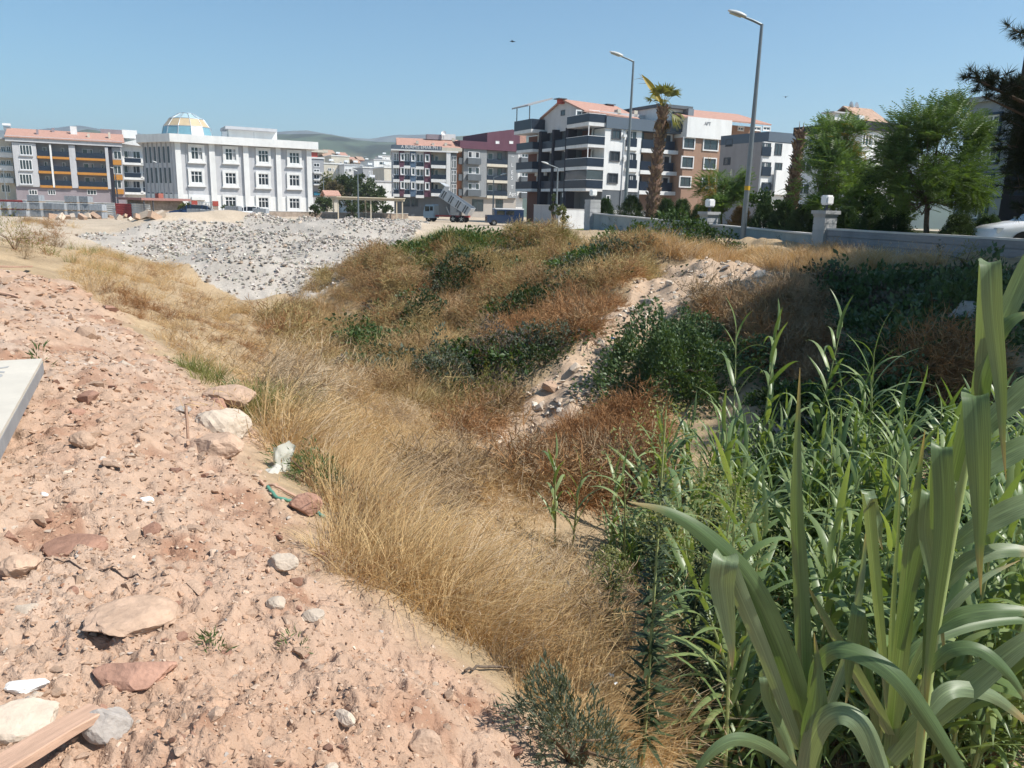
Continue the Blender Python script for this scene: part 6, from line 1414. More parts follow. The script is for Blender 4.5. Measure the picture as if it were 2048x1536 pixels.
# ================================================================ trees
BARK = mat('grey_brown_bark', (.14, .105, .08), .95, .3, 20, bump=.8, bscale=30, dist=.03)
def tree(label, base, h, crown, n_spray, m, proto=PINN, ss=.45, seed=1, trunk_r=.07, name='tree', cat='tree', fork=.35, group=None, extra=None, droop=.15, clump=.55, up=.25):
    """crown: list of (dx, dy, z, rx, ry, rz) lobes in metres above the base"""
    gg = np.random.default_rng(seed); e = thing(name, label, cat, base, 0, group)
    top = np.array([crown[0][0], crown[0][1], h * fork])
    mk('trunk', *tube([(0, 0, -.1), (.02, .01, h * .12), top * [.5, .5, .6], top], [trunk_r * 1.3, trunk_r, trunk_r * .85, trunk_r * .75], 9), BARK, e, smooth=True)
    P, D, limbs = [], [], []
    for (dx, dy, z, rx, ry, rz) in crown:
        c_ = np.array([dx, dy, z]); k = max(5, int(rx * rz * 9))
        for i in range(k):
            v = dirs_out(1, gg, .35)[0]; q_ = c_ + v * np.array([rx, ry, rz]) * gg.uniform(.55, .98)
            mid = top + (q_ - top) * .5 + np.array([0, 0, -.06 * h]) + gg.normal(0, .06, 3) * h * .3
            limbs.append(tube([top + (c_ - top) * gg.uniform(0, .2), mid, q_], [trunk_r * .38, trunk_r * .2, .006], 5))
            m_ = max(3, int(n_spray / sum(max(5, int(a[3] * a[5] * 9)) for a in crown)))
            rr_ = clump * min(rx, rz) * gg.uniform(.5, 1.1)
            pts = q_ + dirs_out(m_, gg, .1) * rr_ * gg.random((m_, 1)) ** .5
            P.append(pts); D.append((pts - c_) / np.array([rx, ry, rz]) + gg.normal(0, .55, (m_, 3)) + np.array([0, 0, up]))
    P, D = np.vstack(P), np.vstack(D)
    V, F = scatter(proto, P, align(D, gg, roll=False) if proto is PINN else align(D, gg), ss * gg.uniform(.6, 1.2, len(P)))
    mk('crown', V, F, m, e, col=np.repeat(gg.random(len(P)), len(proto[0]))[:, None] * np.ones(3))
    V, F = join(limbs); mk('limbs', V, F, BARK, e)
    return e
T_GREEN = leafmat('chinaberry_leaf', (.16, .24, .07), (.085, .145, .04), .3, .45, .35, attr=True)
T_LIGHT = leafmat('robinia_leaf', (.18, .27, .075), (.095, .16, .045), .3, .45, .35, attr=True)
T_ORNG = leafmat('yellowing_leaf', (.34, .23, .05), (.20, .14, .04), .3, .5, .3, attr=True)
T_CON = leafmat('conifer_leaf', (.07, .115, .042), (.035, .062, .026), .15, .6, .2, attr=True)
T_CONL = leafmat('pale_conifer_leaf', (.085, .12, .045), (.045, .07, .028), .15, .6, .2, attr=True)
T_DEAD = leafmat('dead_conifer_leaf', (.36, .22, .10), (.24, .14, .06), .2, .7, .15, attr=True)
T_OLIVE = leafmat('town_tree_leaf', (.07, .10, .035), (.035, .055, .02), .2, .5, .3, attr=True)
T_YG = leafmat('yellowish_tree_leaf', (.16, .17, .04), (.09, .10, .03), .2, .5, .3, attr=True)
def wp(px, off=1.0):
    p = WL0 + (WL1 - WL0) * wall_t(px) + WN * off; return p
def at_px(px, off):
    """point behind the wall whose picture column is px"""
    k = (px - 1024) / FPX * 1.0; d = WN * off; o = WL0 + d; dd = WL1 - WL0
    t = (k * o[1] - o[0]) / (dd[0] - k * dd[1]); p = o + dd * t
    return np.array([p[0], p[1], float(ground_z(np.array([p[0]]), np.array([p[1]]))[0])])
def mpp(p): return p[1] / FPX                  # metres per photo pixel there
b0 = at_px(1828, 1.0); k = mpp(b0); H = (470 - 180) * k
tree('broad leafy chinaberry tree with feathery top before the blue grey block', b0, H, [(-.1, 0, H * .62, 105 * k, 90 * k, 85 * k), (-60 * k, 0, H * .52, 55 * k, 60 * k, 60 * k), (60 * k, 0, H * .6, 60 * k, 60 * k, 65 * k), (20 * k, 0, H * .85, 60 * k, 50 * k, 42 * k), (0, 0, H * .36, 70 * k, 60 * k, 45 * k)], 3900, T_GREEN, ss=.42, seed=71, trunk_r=.09, group='leafy trees behind the garden wall')
b0 = at_px(1640, 1.8); k = mpp(b0); H = (470 - 240) * k
t_ = tree('bright green leafy tree right of the dead palm', b0, H, [(0, 0, H * .55, 62 * k, 60 * k, 75 * k), (-35 * k, 0, H * .45, 40 * k, 45 * k, 55 * k), (30 * k, 0, H * .45, 45 * k, 45 * k, 65 * k), (0, 0, H * .82, 45 * k, 40 * k, 38 * k)], 2800, T_LIGHT, ss=.40, seed=72, trunk_r=.07, group='leafy trees behind the garden wall')
gg = np.random.default_rng(5); P = np.array([10 * k, -.3, H * .86]) + gg.normal(0, 1, (90, 3)) * np.array([16 * k, .2, 22 * k]); V, F = scatter(PINN, P, align(gg.normal(0, .5, (90, 3)) + [0, -.3, -.6], gg, False), .34 * gg.uniform(.6, 1.2, 90)); mk('yellow_leaves', V, F, T_ORNG, t_, col=np.repeat(gg.random(90), len(PINN[0]))[:, None] * np.ones(3))
b0 = at_px(1428, 1.2); k = mpp(b0); H = (448 - 318) * k
t_ = tree('slender young tree with hanging orange leaves beside the middle pillar', b0, H, [(-5 * k, 0, H * .72, 38 * k, 36 * k, 34 * k), (15 * k, 0, H * .5, 34 * k, 34 * k, 40 * k), (-12 * k, 0, H * .45, 25 * k, 30 * k, 36 * k)], 1500, T_LIGHT, ss=.42, seed=73, trunk_r=.05, group='leafy trees behind the garden wall')
P = np.array([-32 * k, -.2, H * .6]) + gg.normal(0, 1, (70, 3)) * np.array([9 * k, .2, 26 * k]); V, F = scatter(PINN, P, align(gg.normal(0, .4, (70, 3)) + [-.3, -.2, -.8], gg, False), .4 * gg.uniform(.6, 1.2, 70)); mk('orange_leaves', V, F, T_ORNG, t_, col=np.repeat(gg.random(70), len(PINN[0]))[:, None] * np.ones(3))
b0 = at_px(1500, 5.0); k = mpp(b0); H = 70 * k
tree('dark round tree behind the near lamp post', b0, H, [(0, 0, H * .6, 32 * k, 30 * k, 28 * k), (22 * k, 0, H * .7, 26 * k, 26 * k, 24 * k)], 1600, T_CON, LEAF, .16, 74, .06, group='leafy trees behind the garden wall')
b0 = at_px(1745, 2.6); k = mpp(b0); H = 165 * k
tree('dark narrow leafy tree left of the chinaberry', b0, H, [(0, 0, H * .55, 38 * k, 36 * k, 70 * k), (-10 * k, 0, H * .3, 42 * k, 36 * k, 40 * k)], 4200, T_CON, LEAF, .15, 75, .06, group='leafy trees behind the garden wall')
b0 = at_px(1690, 3.4); k = mpp(b0); H = 160 * k
tree('ragged dark tree between the bright tree and the chinaberry', b0, H, [(0, 0, H * .5, 40 * k, 36 * k, 62 * k)], 1700, T_OLIVE, LEAF, .15, 76, .05, group='leafy trees behind the garden wall')
# young conifers in a row
def conifer(label, px, ytop, ybot, wpx, off, m, seed, n=1300):
    gg = np.random.default_rng(seed); b0 = at_px(px, off); k = mpp(b0); H = (ybot - ytop) * k; e = thing('young_conifer', label, 'conifer', b0, 0, 'young conifers behind the garden wall')
    t = gg.random(n) ** .8; a = gg.uniform(0, 6.28, n); rad_ = wpx * k * .5 * (1 - t) ** .75 * (1 + .25 * np.sin(a * 3 + seed) + .2 * gg.normal(size=n)) * gg.random(n) ** .35 + .02
    P = np.column_stack([rad_ * np.cos(a), rad_ * np.sin(a), .08 + t * H * .95]); D = np.column_stack([np.cos(a), np.sin(a), .7 + 0 * a]) + gg.normal(0, .3, (n, 3))
    V, F = scatter(PIN2, P, align(D, gg), .30 * gg.uniform(.6, 1.2, n) * (1 - .4 * t)); mk('foliage', V, F, m, e, col=np.repeat(gg.random(n), len(PIN2[0]))[:, None] * np.ones(3))
    mk('trunk', *tube([(0, 0, -.05), (0, 0, H * .5), (.01, 0, H * .95)], [.04, .03, .006], 6), BARK, e)
PIN2 = pinnate(4, .16, .34)
cl = [(1197, 372, 428, 42, .8, 0), (1248, 372, 436, 60, .8, 1), (1316, 378, 440, 44, .8, 0), (1346, 374, 442, 54, .8, 0), (1382, 388, 444, 44, 1.2, 1), (1508, 394, 456, 52, 1.3, 0), (1548, 388, 456, 50, 1.6, 0), (1583, 398, 466, 46, .7, 1), (1668, 400, 470, 50, .9, 0), (1715, 395, 472, 56, .8, 0), (1765, 400, 474, 50, 1.2, 0), (1888, 398, 478, 66, .6, 1), (1945, 405, 480, 60, 1.5, 0)]
lab = ['thin conifer beside the leftmost pillar', 'wide pale conifer left of the tall palm', 'conifer just right of the tall palm', 'bushy conifer between tall palm and middle pillar', 'small conifer left of the middle pillar', 'conifer just right of the near lamp post', 'conifer left of the dead palm trunk', 'open pale conifer at the foot of the dead palm', 'conifer right of the nearest pillar', 'dark conifer under the ragged tree', 'dark conifer left of the chinaberry trunk', 'spreading pale conifer right of the chinaberry trunk', 'dark conifer before the blue grey block']
for i, (px, y0, y1, w_, off, lt) in enumerate(cl): conifer(lab[i], px, y0, y1, w_, off, T_CONL if lt else T_CON, 80 + i)
conifer('dead orange conifer between middle pillar and near lamp post', 1463, 400, 452, 40, .9, T_DEAD, 99, 900)
# town trees and clipped bushes
def ttree(label, x, ytop, ybot, wz, Y, m, seed, zm=ZH, name='tree', cat='tree', n=1500, ls=.5):
    p = atY(*zm(x, ybot), Y); k = Y / FPX / zm.k; H = atY(*zm(x, ytop), Y)[2] - (PLAIN - .2); e_ = [(0, 0, H * .62, wz * k * .5, wz * k * .5, H * .38), (wz * k * .2, 0, H * .5, wz * k * .35, wz * k * .4, H * .34), (-wz * k * .22, 0, H * .48, wz * k * .33, wz * k * .4, H * .36)]
    return tree(label, (p[0], p[1], PLAIN - .2), H, e_, n, m, LEAF, ls, seed, .15, name, cat, .3, 'trees of the town')
ttree('yellowish green tree in front of the long cream house', 400, 460, 950, 330, 150, T_YG, 110)
ttree('large dark tree in the middle of the town', 770, 460, 1000, 420, 142, T_OLIVE, 111, n=2200)
ttree('broad grey green tree left of the coloured block', 1270, 640, 1000, 480, 136, T_OLIVE, 112, n=2000)
ttree('low brownish tree between the yellowish and the dark tree', 480, 640, 1000, 330, 138, leafmat('brownish_leaf', (.13, .11, .06), (.07, .06, .035), .2, .6, .2, attr=True), 113)
ttree('dark tree behind the white square house', 1010, 450, 960, 200, 146, T_OLIVE, 114)
ttree('round clipped bush at the right corner of the hall', 105, 1090, 1240, 200, 103, T_OLIVE, 115, name='clipped_bush', cat='bush', n=700, ls=.25)
ttree('round clipped bush before the pergola', 870, 1120, 1290, 220, 100, T_OLIVE, 116, name='clipped_bush', cat='bush', n=700, ls=.25)
ttree('green bush beside the shed before the hall', 1455, 50, 130, 90, 86, T_YG, 117, Z8, 'bush', 'bush', 700, .25)
ttree('small dark bush at the hall ground floor window', 1800, 70, 140, 80, 96, T_OLIVE, 118, Z8, 'bush', 'bush', 600, .25)
ttree('green bush behind the paver pallets', 605, 0, 60, 110, 100, T_YG, 119, Z8, 'bush', 'bush', 800, .3)
ttree('leafy garden shrub at the foot of the corner block', 1240, 1200, 1300, 110, 76, T_YG, 120, Z4, 'bush', 'bush', 700, .2)
ttree('tall thin garden cypress beside the corner block', 1135, 1140, 1300, 80, 77, T_OLIVE, 121, Z4, 'bush', 'bush', 600, .2)
ttree('dark hedge under the town trees behind the stone wall', 280, 980, 1110, 330, 122, T_OLIVE, 122, name='hedge', cat='hedge', n=900, ls=.4)
ttree('dark hedge seen beneath the pergola roof', 1250, 1110, 1280, 900, 116, T_OLIVE, 123, name='hedge', cat='hedge', n=1500, ls=.4)

# ---- palms
PTR = mat('ragged_palm_trunk', (.17, .105, .075), .95, .3, 10, bump=.8, bscale=25, dist=.03); PST = mat('palm_leaf_base', (.27, .19, .14), .9, .25, 12)
def palm(label, px, py_top, off, H_px, w0, w1, seed, dead=False, lean=0.0):
    gg = np.random.default_rng(seed); b0 = at_px(px, off); k = mpp(b0); H = H_px * k; e = thing('palm_tree', label, 'palm', b0, 0, 'palms behind the garden wall')
    n = 26; z = np.linspace(-.1, H, n); r = np.interp(z / H, [0, .1, .5, .85, 1], [w0 * 1.25, w0, w0 * .85, w1, w1 * 1.15]) * k * .5; r = r * (1 + .1 * np.sin(np.arange(n) * 2.1))
    cx = lean * k * (z / H) ** 1.3
    mk('trunk', *tube(np.column_stack([cx, 0 * z, z]), r, 12), PTR, e)
    # stubs of old leaf bases
    m = 420; t = gg.random(m); a = gg.uniform(0, 6.28, m); rr_ = np.interp(t, z / H, r); P = np.column_stack([np.interp(t, z / H, cx) + rr_ * np.cos(a), rr_ * np.sin(a), t * H])
    D = np.column_stack([np.cos(a) * .7, np.sin(a) * .7, .9 + 0 * a]) + gg.normal(0, .25, (m, 3)); pr_ = (np.array([(-.3, 0, -.08), (.3, 0, -.08), (.22, 1, 0), (-.22, 1, 0), (0, .2, .2), (0, .9, .1)], float), np.array([[0, 1, 2], [0, 2, 3], [0, 4, 1], [4, 5, 2], [4, 2, 1], [4, 3, 5], [0, 3, 4]]))
    V, F = scatter(pr_, P, align(D, gg, False), .16 * gg.uniform(.6, 1.4, m)); mk('leaf_bases', V, F, PST, e)['kind'] = 'stuff'
    top = np.array([cx[-1], 0, H])
    if not dead:
        PG = leafmat('palm_frond', (.25, .235, .08), (.14, .15, .05), .25, .5, .3, attr=True); PD = leafmat('dead_palm_frond', (.30, .21, .12), (.2, .13, .08), .2, .8, .1, attr=True); PY = leafmat('yellow_palm_frond', (.45, .33, .06), (.34, .22, .05), .3, .5, .3, attr=True)
        def frond(az, el, L, m_, fan=1.3, seg=18, name='frond'):
            d = np.array([math.cos(az) * math.cos(el), math.sin(az) * math.cos(el), math.sin(el)]); s_ = np.cross(d, [0, 0, 1.0]); s_ /= np.linalg.norm(s_) + 1e-9; u_ = np.cross(s_, d); tip = top + d * L * .5; parts = [tube([top, top + d * L * .25 + u_ * .03, tip], [.02, .015, .01], 5)]; cc_ = [0.5] * len(parts[0][0])
            for q_ in np.linspace(-fan, fan, seg):
                v = d * math.cos(q_) + s_ * math.sin(q_); w_ = np.cross(v, u_) * .045; a_, b_, c_ = tip, tip + v * L * .3 + u_ * .02, tip + v * L * .55 * gg.uniform(.85, 1.1) - np.array([0, 0, L * .14 * gg.random() + .1 * abs(q_) * L])
                parts.append((np.array([a_ - w_ * .3, a_ + w_ * .3, b_ + w_, b_ - w_, c_]), [np.array([[0, 1, 2, 3]]), np.array([[3, 2, 4]])])); cc_ += [gg.random()] * 5
            V, F = join(parts); return mk(name, V, F, m_, e, col=np.array(cc_)[:, None] * np.ones(3))
        for i in range(9): frond(i * .7 + gg.uniform(-.2, .2), gg.uniform(.25, 1.2), 1.25 * gg.uniform(.8, 1.1), PG, 1.15, 13)
        for i in range(4): frond(gg.uniform(-.9, 1.0), gg.uniform(-.8, -.2), 1.3, PG, .8, 10)
        for i in range(5): frond(gg.uniform(0, 6.28), gg.uniform(-1.4, -1.0), 1.1, PD, .5, 8, name='dead_frond')
        s = np.linspace(0, 1, 12); dv = np.array([-.5, .08, .86]); sp_ = top + np.outer(s, dv) * 1.75 + np.outer(s ** 2, [-.25, 0, -.05]); wv = np.interp(s, [0, .25, .6, .8, 1], [.12, .2, .3, .22, .02])
        V, F, cl_ = ribbon(sp_, wv, np.tile([.8, .1, .5], (12, 1)), .35, 4); mk('spear_leaf', V, F, PY, e, smooth=True, col=cl_)
        for q_ in range(4): mk('spear_fibre', *tube([sp_[8 + (q_ % 3)], sp_[-1] + gg.normal(0, .1, 3) + [-.15, 0, .1 - .2 * q_]], [.012, .004], 4), PST, e)
    else:
        for i in range(6):
            a_ = gg.uniform(0, 6.28); mk('dry_stub', *tube([top - [0, 0, .1], top + np.array([.08 * math.cos(a_), .08 * math.sin(a_), .12]), top + np.array([.1 * math.cos(a_), .1 * math.sin(a_), .2 + .25 * gg.random()])], [.03, .02, .004], 5), PST, e)
    return e
palm('tall shaggy palm with a yellow spear leaf behind the smooth wall', 1287, 200, 1.6, 232, 24, 17, 130, lean=10)
palm('dead headless palm trunk right of the near lamp post', 1556, 250, 2.2, 198, 24, 14, 131, dead=True, lean=6)

# ---- pines at the right, most of them outside the frame
T_PINE = leafmat('pine_needles', (.045, .06, .028), (.03, .032, .02), .12, .6, .2, attr=True)
def tuft_proto(n=30, seed=3):
    gg = np.random.default_rng(seed); d = dirs_out(n, gg, .0); d[:, 1] += .9; d /= np.linalg.norm(d, axis=1)[:, None]; w_ = np.cross(d, gg.normal(size=(n, 3))); w_ = w_ / np.linalg.norm(w_, axis=1)[:, None] * .04
    V = np.stack([-w_, w_, d], 1).reshape(-1, 3); V[:, 1] += np.repeat(gg.uniform(-.5, .2, n), 3); return V, np.arange(n * 3).reshape(-1, 3)
TUFT = tuft_proto()
def pine(label, base, H, lobes, seed, ntuft=900, tr=.2, big=1.0):
    gg = np.random.default_rng(seed); e = thing('pine_tree', label, 'pine', base, 0, 'pines at the right edge'); mk('trunk', *tube([(0, 0, -.2), (.05, 0, H * .4), (-.05, .05, H * .9)], [tr, tr * .8, tr * .3], 10), BARK, e, smooth=True)
    P, D, limbs = [], [], []
    for (dx, dy, z, L_, r_) in lobes:                      # each lobe: a branch ending in a spray of tufts
        tip = np.array([dx, dy, z]); st = np.array([0, 0, max(H * .25, z - .25 * np.hypot(dx, dy))]); mid = st + (tip - st) * .55 + np.array([0, 0, -.15]); limbs.append(tube([st, mid, tip], [tr * .35, tr * .22, .012], 6))
        m = max(6, int(ntuft * r_ ** 2 / sum(q_[4] ** 2 for q_ in lobes)))
        for i in range(m):
            f = gg.random() ** .6; c_ = mid + (tip - mid) * f; v = dirs_out(1, gg, .25)[0]; q_ = c_ + v * r_ * gg.random() ** .5 * np.array([1, 1, .6]); P.append(q_); D.append(v + (tip - st) / np.linalg.norm(tip - st) * .5)
            if i % 3 == 0: limbs.append(tube([c_, q_], [.012, .006], 4, cap=False))
    P, D = np.array(P), np.array(D); V, F = scatter(TUFT, P, align(D, gg), .2 * big * gg.uniform(.75, 1.25, len(P))); mk('needles', V, F, T_PINE, e, col=np.repeat(gg.random(len(P)), len(TUFT[0]))[:, None] * np.ones(3)); V, F = join(limbs); mk('branches', V, F, BARK, e)
gg = np.random.default_rng(9)
def gz1(x, y): return float(ground_z(np.array([x]), np.array([y]))[0])
bx_, by_ = 15.0, 18.6
lb = []
def to(px, py, Y, r_): p = atY(px, py, Y); lb.append((p[0] - bx_, p[1] - by_, p[2] - gz1(bx_, by_), 0, r_))
for a in ((1960, 165, 17.5, .36), (1985, 150, 17.8, .36), (1935, 150, 17.3, .22), (2010, 165, 18, .4), (2030, 60, 18.5, .3), (2048, 200, 18.3, .7), (2035, 250, 18, .55), (2015, 290, 18.3, .45), (2050, 330, 18.6, .7), (2030, 375, 18.5, .5), (2048, 420, 18.6, .45), (2100, 300, 18, 1.0), (2090, 180, 18.5, .9), (1965, 192, 17.6, .2)): to(*a)
for k in range(10): a_ = gg.uniform(-1.2, 2.2); lb.append((2.4 * math.cos(a_), 2.4 * math.sin(a_), gg.uniform(2.5, 8.5), 0, 1.0))
pine('dark pine reaching in from the right edge above the white car', (bx_, by_, gz1(bx_, by_)), 9.2, lb, 140, 5200)
for i, (x, y, H) in enumerate(((12.9, 12.0, 8.8), (13.6, 14.6, 9.0), (12.6, 9.3, 8.2))):
    lb = []
    for k in range(34): a_ = gg.uniform(0, 6.28); z_ = gg.uniform(.42, 1.0); rr_ = (3.4 * (1.15 - z_) + .9) * gg.uniform(.6, 1.05); lb.append((rr_ * math.cos(a_), rr_ * math.sin(a_), H * z_, 0, 1.0))
    pine(['pine just outside the frame that shades the far bank', 'second pine outside the frame behind the shading one', 'smallest pine outside the frame nearest the camera'][i], (x, y, gz1(x, y)), H, lb, 150 + i, 2800, big=1.7)
# ground floor hedge line and kerb behind the trees
A, B_ = at_px(1640, 4.2), at_px(2040, 3.4); plainwall('low pale kerb wall behind the row of conifers', A[:2], B_[:2], A[2] - .3, A[2] + .45, COPE, .15, 'kerb_wall', False)

# ================================================================ reeds
REED = leafmat('reed_leaf', (.27, .335, .145), (.145, .21, .08), .30, .38, .45, veins=False)
REEDS_ = mat('reed_stem', (.25, .28, .11), .6, .15, 8)
def reed_leaf(L, w_, arch, seed):
    gg = np.random.default_rng(seed); s = np.linspace(0, 1, 9); el = R(68) - arch * s ** 1.3; dx, dz = np.cos(el), np.sin(el); x = np.concatenate([[0], np.cumsum((dx[1:] + dx[:-1]) / 2)]) * L / 8; z = np.concatenate([[0], np.cumsum((dz[1:] + dz[:-1]) / 2)]) * L / 8
    sp = np.column_stack([x, .04 * L * np.sin(s * 3 + seed), z]); wd = w_ * np.interp(s, [0, .08, .35, .8, 1], [.55, .8, 1, .45, .02]); return ribbon(sp, wd, np.tile([0, 1.0, 0], (9, 1)), .25, 2, gg.uniform(-.3, .3) * s)
RL = [mk('leaf', *reed_leaf(.66, .056, a, i)[:2], REED, link=False, smooth=True).data for i, a in enumerate((1.0, 1.5, 2.0, 2.5, .6, 1.8))]
RS = [mk('stem', *tube([(0, 0, -.1), (.02 * i, .01, .7), (.05 * i, .03, 1.4), (.10 * i, .04, 2.0)], [.012, .011, .009, .004], 7), REEDS_, link=False).data for i in (-1, 0, 1)]
RSX = (-1, 0, 1)
def reed(label, p, h, seed, lean=0.0, laz=0.0, nleaf=15, group='reeds growing in the ditch', ls=1.0):
    gg = np.random.default_rng(seed); e = thing('reed', label, 'reed', p, gg.uniform(0, 6.28), group); e.rotation_euler = (lean * math.sin(laz), lean * math.cos(laz), gg.uniform(0, 6.28)); k = h / 2.0
    i = gg.integers(3); inst('stem', RS[i], e, scl=(1, 1, k)); c = RSX[i]
    pl = gg.uniform(0, 3.14)
    for j in range(nleaf):
        t = .22 + .76 * j / (nleaf - 1); z = 2.0 * t * k; x = np.interp(2.0 * t, [0, .7, 1.4, 2.0], [0, .02 * c, .05 * c, .1 * c]); y = np.interp(2.0 * t, [0, .7, 1.4, 2], [0, .01, .03, .04])
        s_ = ls * (1.0 if t < .8 else .8) * gg.uniform(.75, 1.2); inst('leaf', RL[4 if t > .93 else gg.integers(6)], e, (x, y, z), (gg.normal(0, .1), gg.normal(0, .1) - (.25 if t > .9 else 0), pl + (j % 2) * 3.14 + gg.normal(0, .35)), s_)
    return e
gg = np.random.default_rng(77)
spec = [('tall reed at the right side of the bramble', 1500, 1060, 2.5), ('tall reed left of the two beside the bramble', 1455, 1040, 2.4), ('tall reed rising highest at the bramble', 1600, 1060, 2.5), ('reed standing alone before the dark bushes', 1720, 1030, 2.0), ('reed close behind the lone one', 1745, 1050, 1.8), ('small thin reed at the left rim of the reeds', 1110, 1090, 1.0), ('small thin reed next to the leftmost one', 1145, 1100, .9), ('low reed at the left edge of the reed bed', 1215, 1130, 1.0), ('low spreading reed before the rusty brush', 1250, 1160, 1.15), ('upright reed beside the big arching leaf tip', 1310, 1130, 1.45), ('reed right of the arching leaf tip', 1375, 1120, 1.5)]
for i, (lb_, px, py, h) in enumerate(spec): reed(lb_, gp(px, py), h, 200 + i, gg.normal(0, .08), gg.uniform(0, 6), 16 if h > 1.2 else 9, ls=1.0 if h > 1.2 else .7)
n_ = 0
while n_ < 150:
    px, py = (gg.uniform(1400, 2150), gg.uniform(1060, 1640)) if n_ < 84 else (gg.uniform(1290, 2080), gg.uniform(1000, 1200))
    if py > 1560 and px < 1500: continue
    p = gp(px, min(py, 1530)); 
    if py > 1530: p = on_ground(p[0] + gg.uniform(-.4, .4), p[1] - gg.uniform(.0, .7))
    if p[1] < 2.9: continue
    reed('reed in the dense bed at the right bottom' if n_ < 84 else 'reed in the upright stand below the shaded bank', p, gg.uniform(1.25, 1.95) if n_ < 84 else gg.uniform(.6, 1.35), 300 + n_, gg.normal(0, .12), gg.uniform(0, 6), 15 if n_ < 84 else 13, 'dense reed bed' if n_ < 84 else 'upright reed stand'); n_ += 1
# tangled lower leaves of the bed
gl_ = []
for i in range(4):
    parts, g3 = [], np.random.default_rng(700 + i)
    for k in range(16):
        V, F, _ = reed_leaf(g3.uniform(.4, .8), .03, g3.uniform(.5, 2.6), int(g3.integers(100))); a_ = g3.uniform(0, 6.28); c_, s_ = math.cos(a_), math.sin(a_); V = V @ np.array([[c_, s_, 0], [-s_, c_, 0], [0, 0, 1]]) + g3.normal(0, .12, 3) * [1, 1, .6] + [0, 0, .1]; parts.append((V, F))
    V, F = join(parts); gl_.append(mk('reed_tangle', V, F, REED, link=False, smooth=True).data)
RP = px_poly([(1230, 1150), (1300, 1040), (1420, 985), (1600, 960), (1750, 980), (2048, 1030), (2048, 1536), (1420, 1536), (1400, 1380), (1330, 1250)])
mass('reed_undergrowth', 'tangle of green reed leaves covering the ditch floor', 'reeds', [(RP, 620)], 0, gl_, .6, 1.25, 39)
mass('dry_litter', 'dry brown litter under the reeds', 'litter', [(RP, 420)], 0, br, .35, .6, 40)

# ---- tall fleabane weeds with narrow dark leaves
FB = leafmat('fleabane_leaf', (.055, .08, .035), (.03, .045, .022), .2, .5, .3, attr=True); FL = leafmat('fleabane_heads', (.30, .29, .13), (.17, .19, .085), .25, .7, .2, attr=True)
def fleabane(label, px, py, h, seed, lean=(0, 0)):
    gg = np.random.default_rng(seed); p = gp(px, py); e = thing('fleabane', label, 'weed', p, 0, 'tall fleabane weeds in the ditch')
    z = np.linspace(0, 1, 6); mk('stem', *tube(np.column_stack([lean[0] * z ** 1.5, lean[1] * z ** 1.5, z * h]), np.linspace(.011, .004, 6), 6), REEDS_, e)
    n = 330; t = gg.uniform(.08, .8, n); a = gg.uniform(0, 6.28, n); P = np.column_stack([lean[0] * t ** 1.5, lean[1] * t ** 1.5, t * h]); D = np.column_stack([np.cos(a), np.sin(a), .35 + gg.normal(0, .4, n)])
    V, F = scatter(NARROW, P, align(D, gg, False), .16 * gg.uniform(.6, 1.2, n) * (1.15 - t * .7)); mk('leaves', V, F, FB, e, col=np.repeat(gg.random(n), 4)[:, None] * np.ones(3))
    n = 900; t = gg.uniform(.66, 1.02, n); r_ = .19 * h * np.sin(np.clip((t - .62) / .42, 0, 1) * 3.0) * gg.random(n) ** .5; a = gg.uniform(0, 6.28, n); P = np.column_stack([lean[0] * t ** 1.5 + r_ * np.cos(a), lean[1] * t ** 1.5 + r_ * np.sin(a), t * h]); V, F = scatter(LEAF, P, rand_rot(n, gg), .017 * gg.uniform(.7, 1.5, n)); mk('flower_heads', V, F, FL, e, col=np.repeat(gg.random(n), 5)[:, None] * np.ones(3))
fleabane('tall dark leaved fleabane in front of the golden grass', 1285, 1530, 1.9, 160, (.02, .15)); fleabane('second fleabane behind the tall one with pale heads', 1360, 1460, 1.75, 161, (.12, .1)); fleabane('third fleabane right of the pale headed one', 1410, 1500, 1.7, 162, (.05, .1)); fleabane('small fleabane left among the golden grass', 1230, 1330, .9, 163, (-.1, 0)); fleabane('slim fleabane behind the others', 1290, 1300, 1.25, 164, (.05, .0))

# ---- the big reed leaves close to the camera
BIG = leafmat('broad_reed_leaf', (.20, .25, .145), (.105, .16, .065), .27, .45, .45, veins=True)
BIGS = mat('broad_reed_stem', (.27, .33, .12), .5, .12, 8)
def catmull(P, n):
    P = np.asarray(P, float); P = np.vstack([2 * P[0] - P[1], P, 2 * P[-1] - P[-2]]); m = len(P) - 3; t = np.linspace(0, m, n, endpoint=True); i = np.minimum(t.astype(int), m - 1); f = (t - i)[:, None]; a, b_, c, d = P[i], P[i + 1], P[i + 2], P[i + 3]
    return .5 * (2 * b_ + (c - a) * f + (2 * a - 5 * b_ + 4 * c - d) * f ** 2 + (3 * b_ - a - 3 * c + d) * f ** 3)
def big_leaf(parent, pts, face=0.0, fold=.22, wave=.06, n=40, name='leaf'):
    """pts: (px, py, depth Y, width px) measured along the blade"""
    S = catmull([(*atY(a[0], a[1], a[2]), a[3] * a[2] / FPX) for a in pts], n); sp, wd = S[:, :3], np.maximum(S[:, 3] * .88, .0012)
    T = np.gradient(sp, axis=0); view = sp - np.array([0, 0, EYE]); W = np.cross(T, view); W /= np.linalg.norm(W, axis=1)[:, None] + 1e-9
    for i in range(1, n):
        if W[i] @ W[i - 1] < 0: W[i] = -W[i]
    W = (W + np.roll(W, 1, 0) + np.roll(W, -1, 0)) / 3 ; W[0] = W[1]; W[-1] = W[-2]
    tw = np.full(n, face) if np.isscalar(face) else np.interp(np.linspace(0, 1, n), np.linspace(0, 1, len(face)), face)
    V, F, col = ribbon(sp, wd, W, fold, 6, tw, wave); V = V - np.array(parent.location)
    return mk(name, V, F, BIG, parent, smooth=True, col=col)
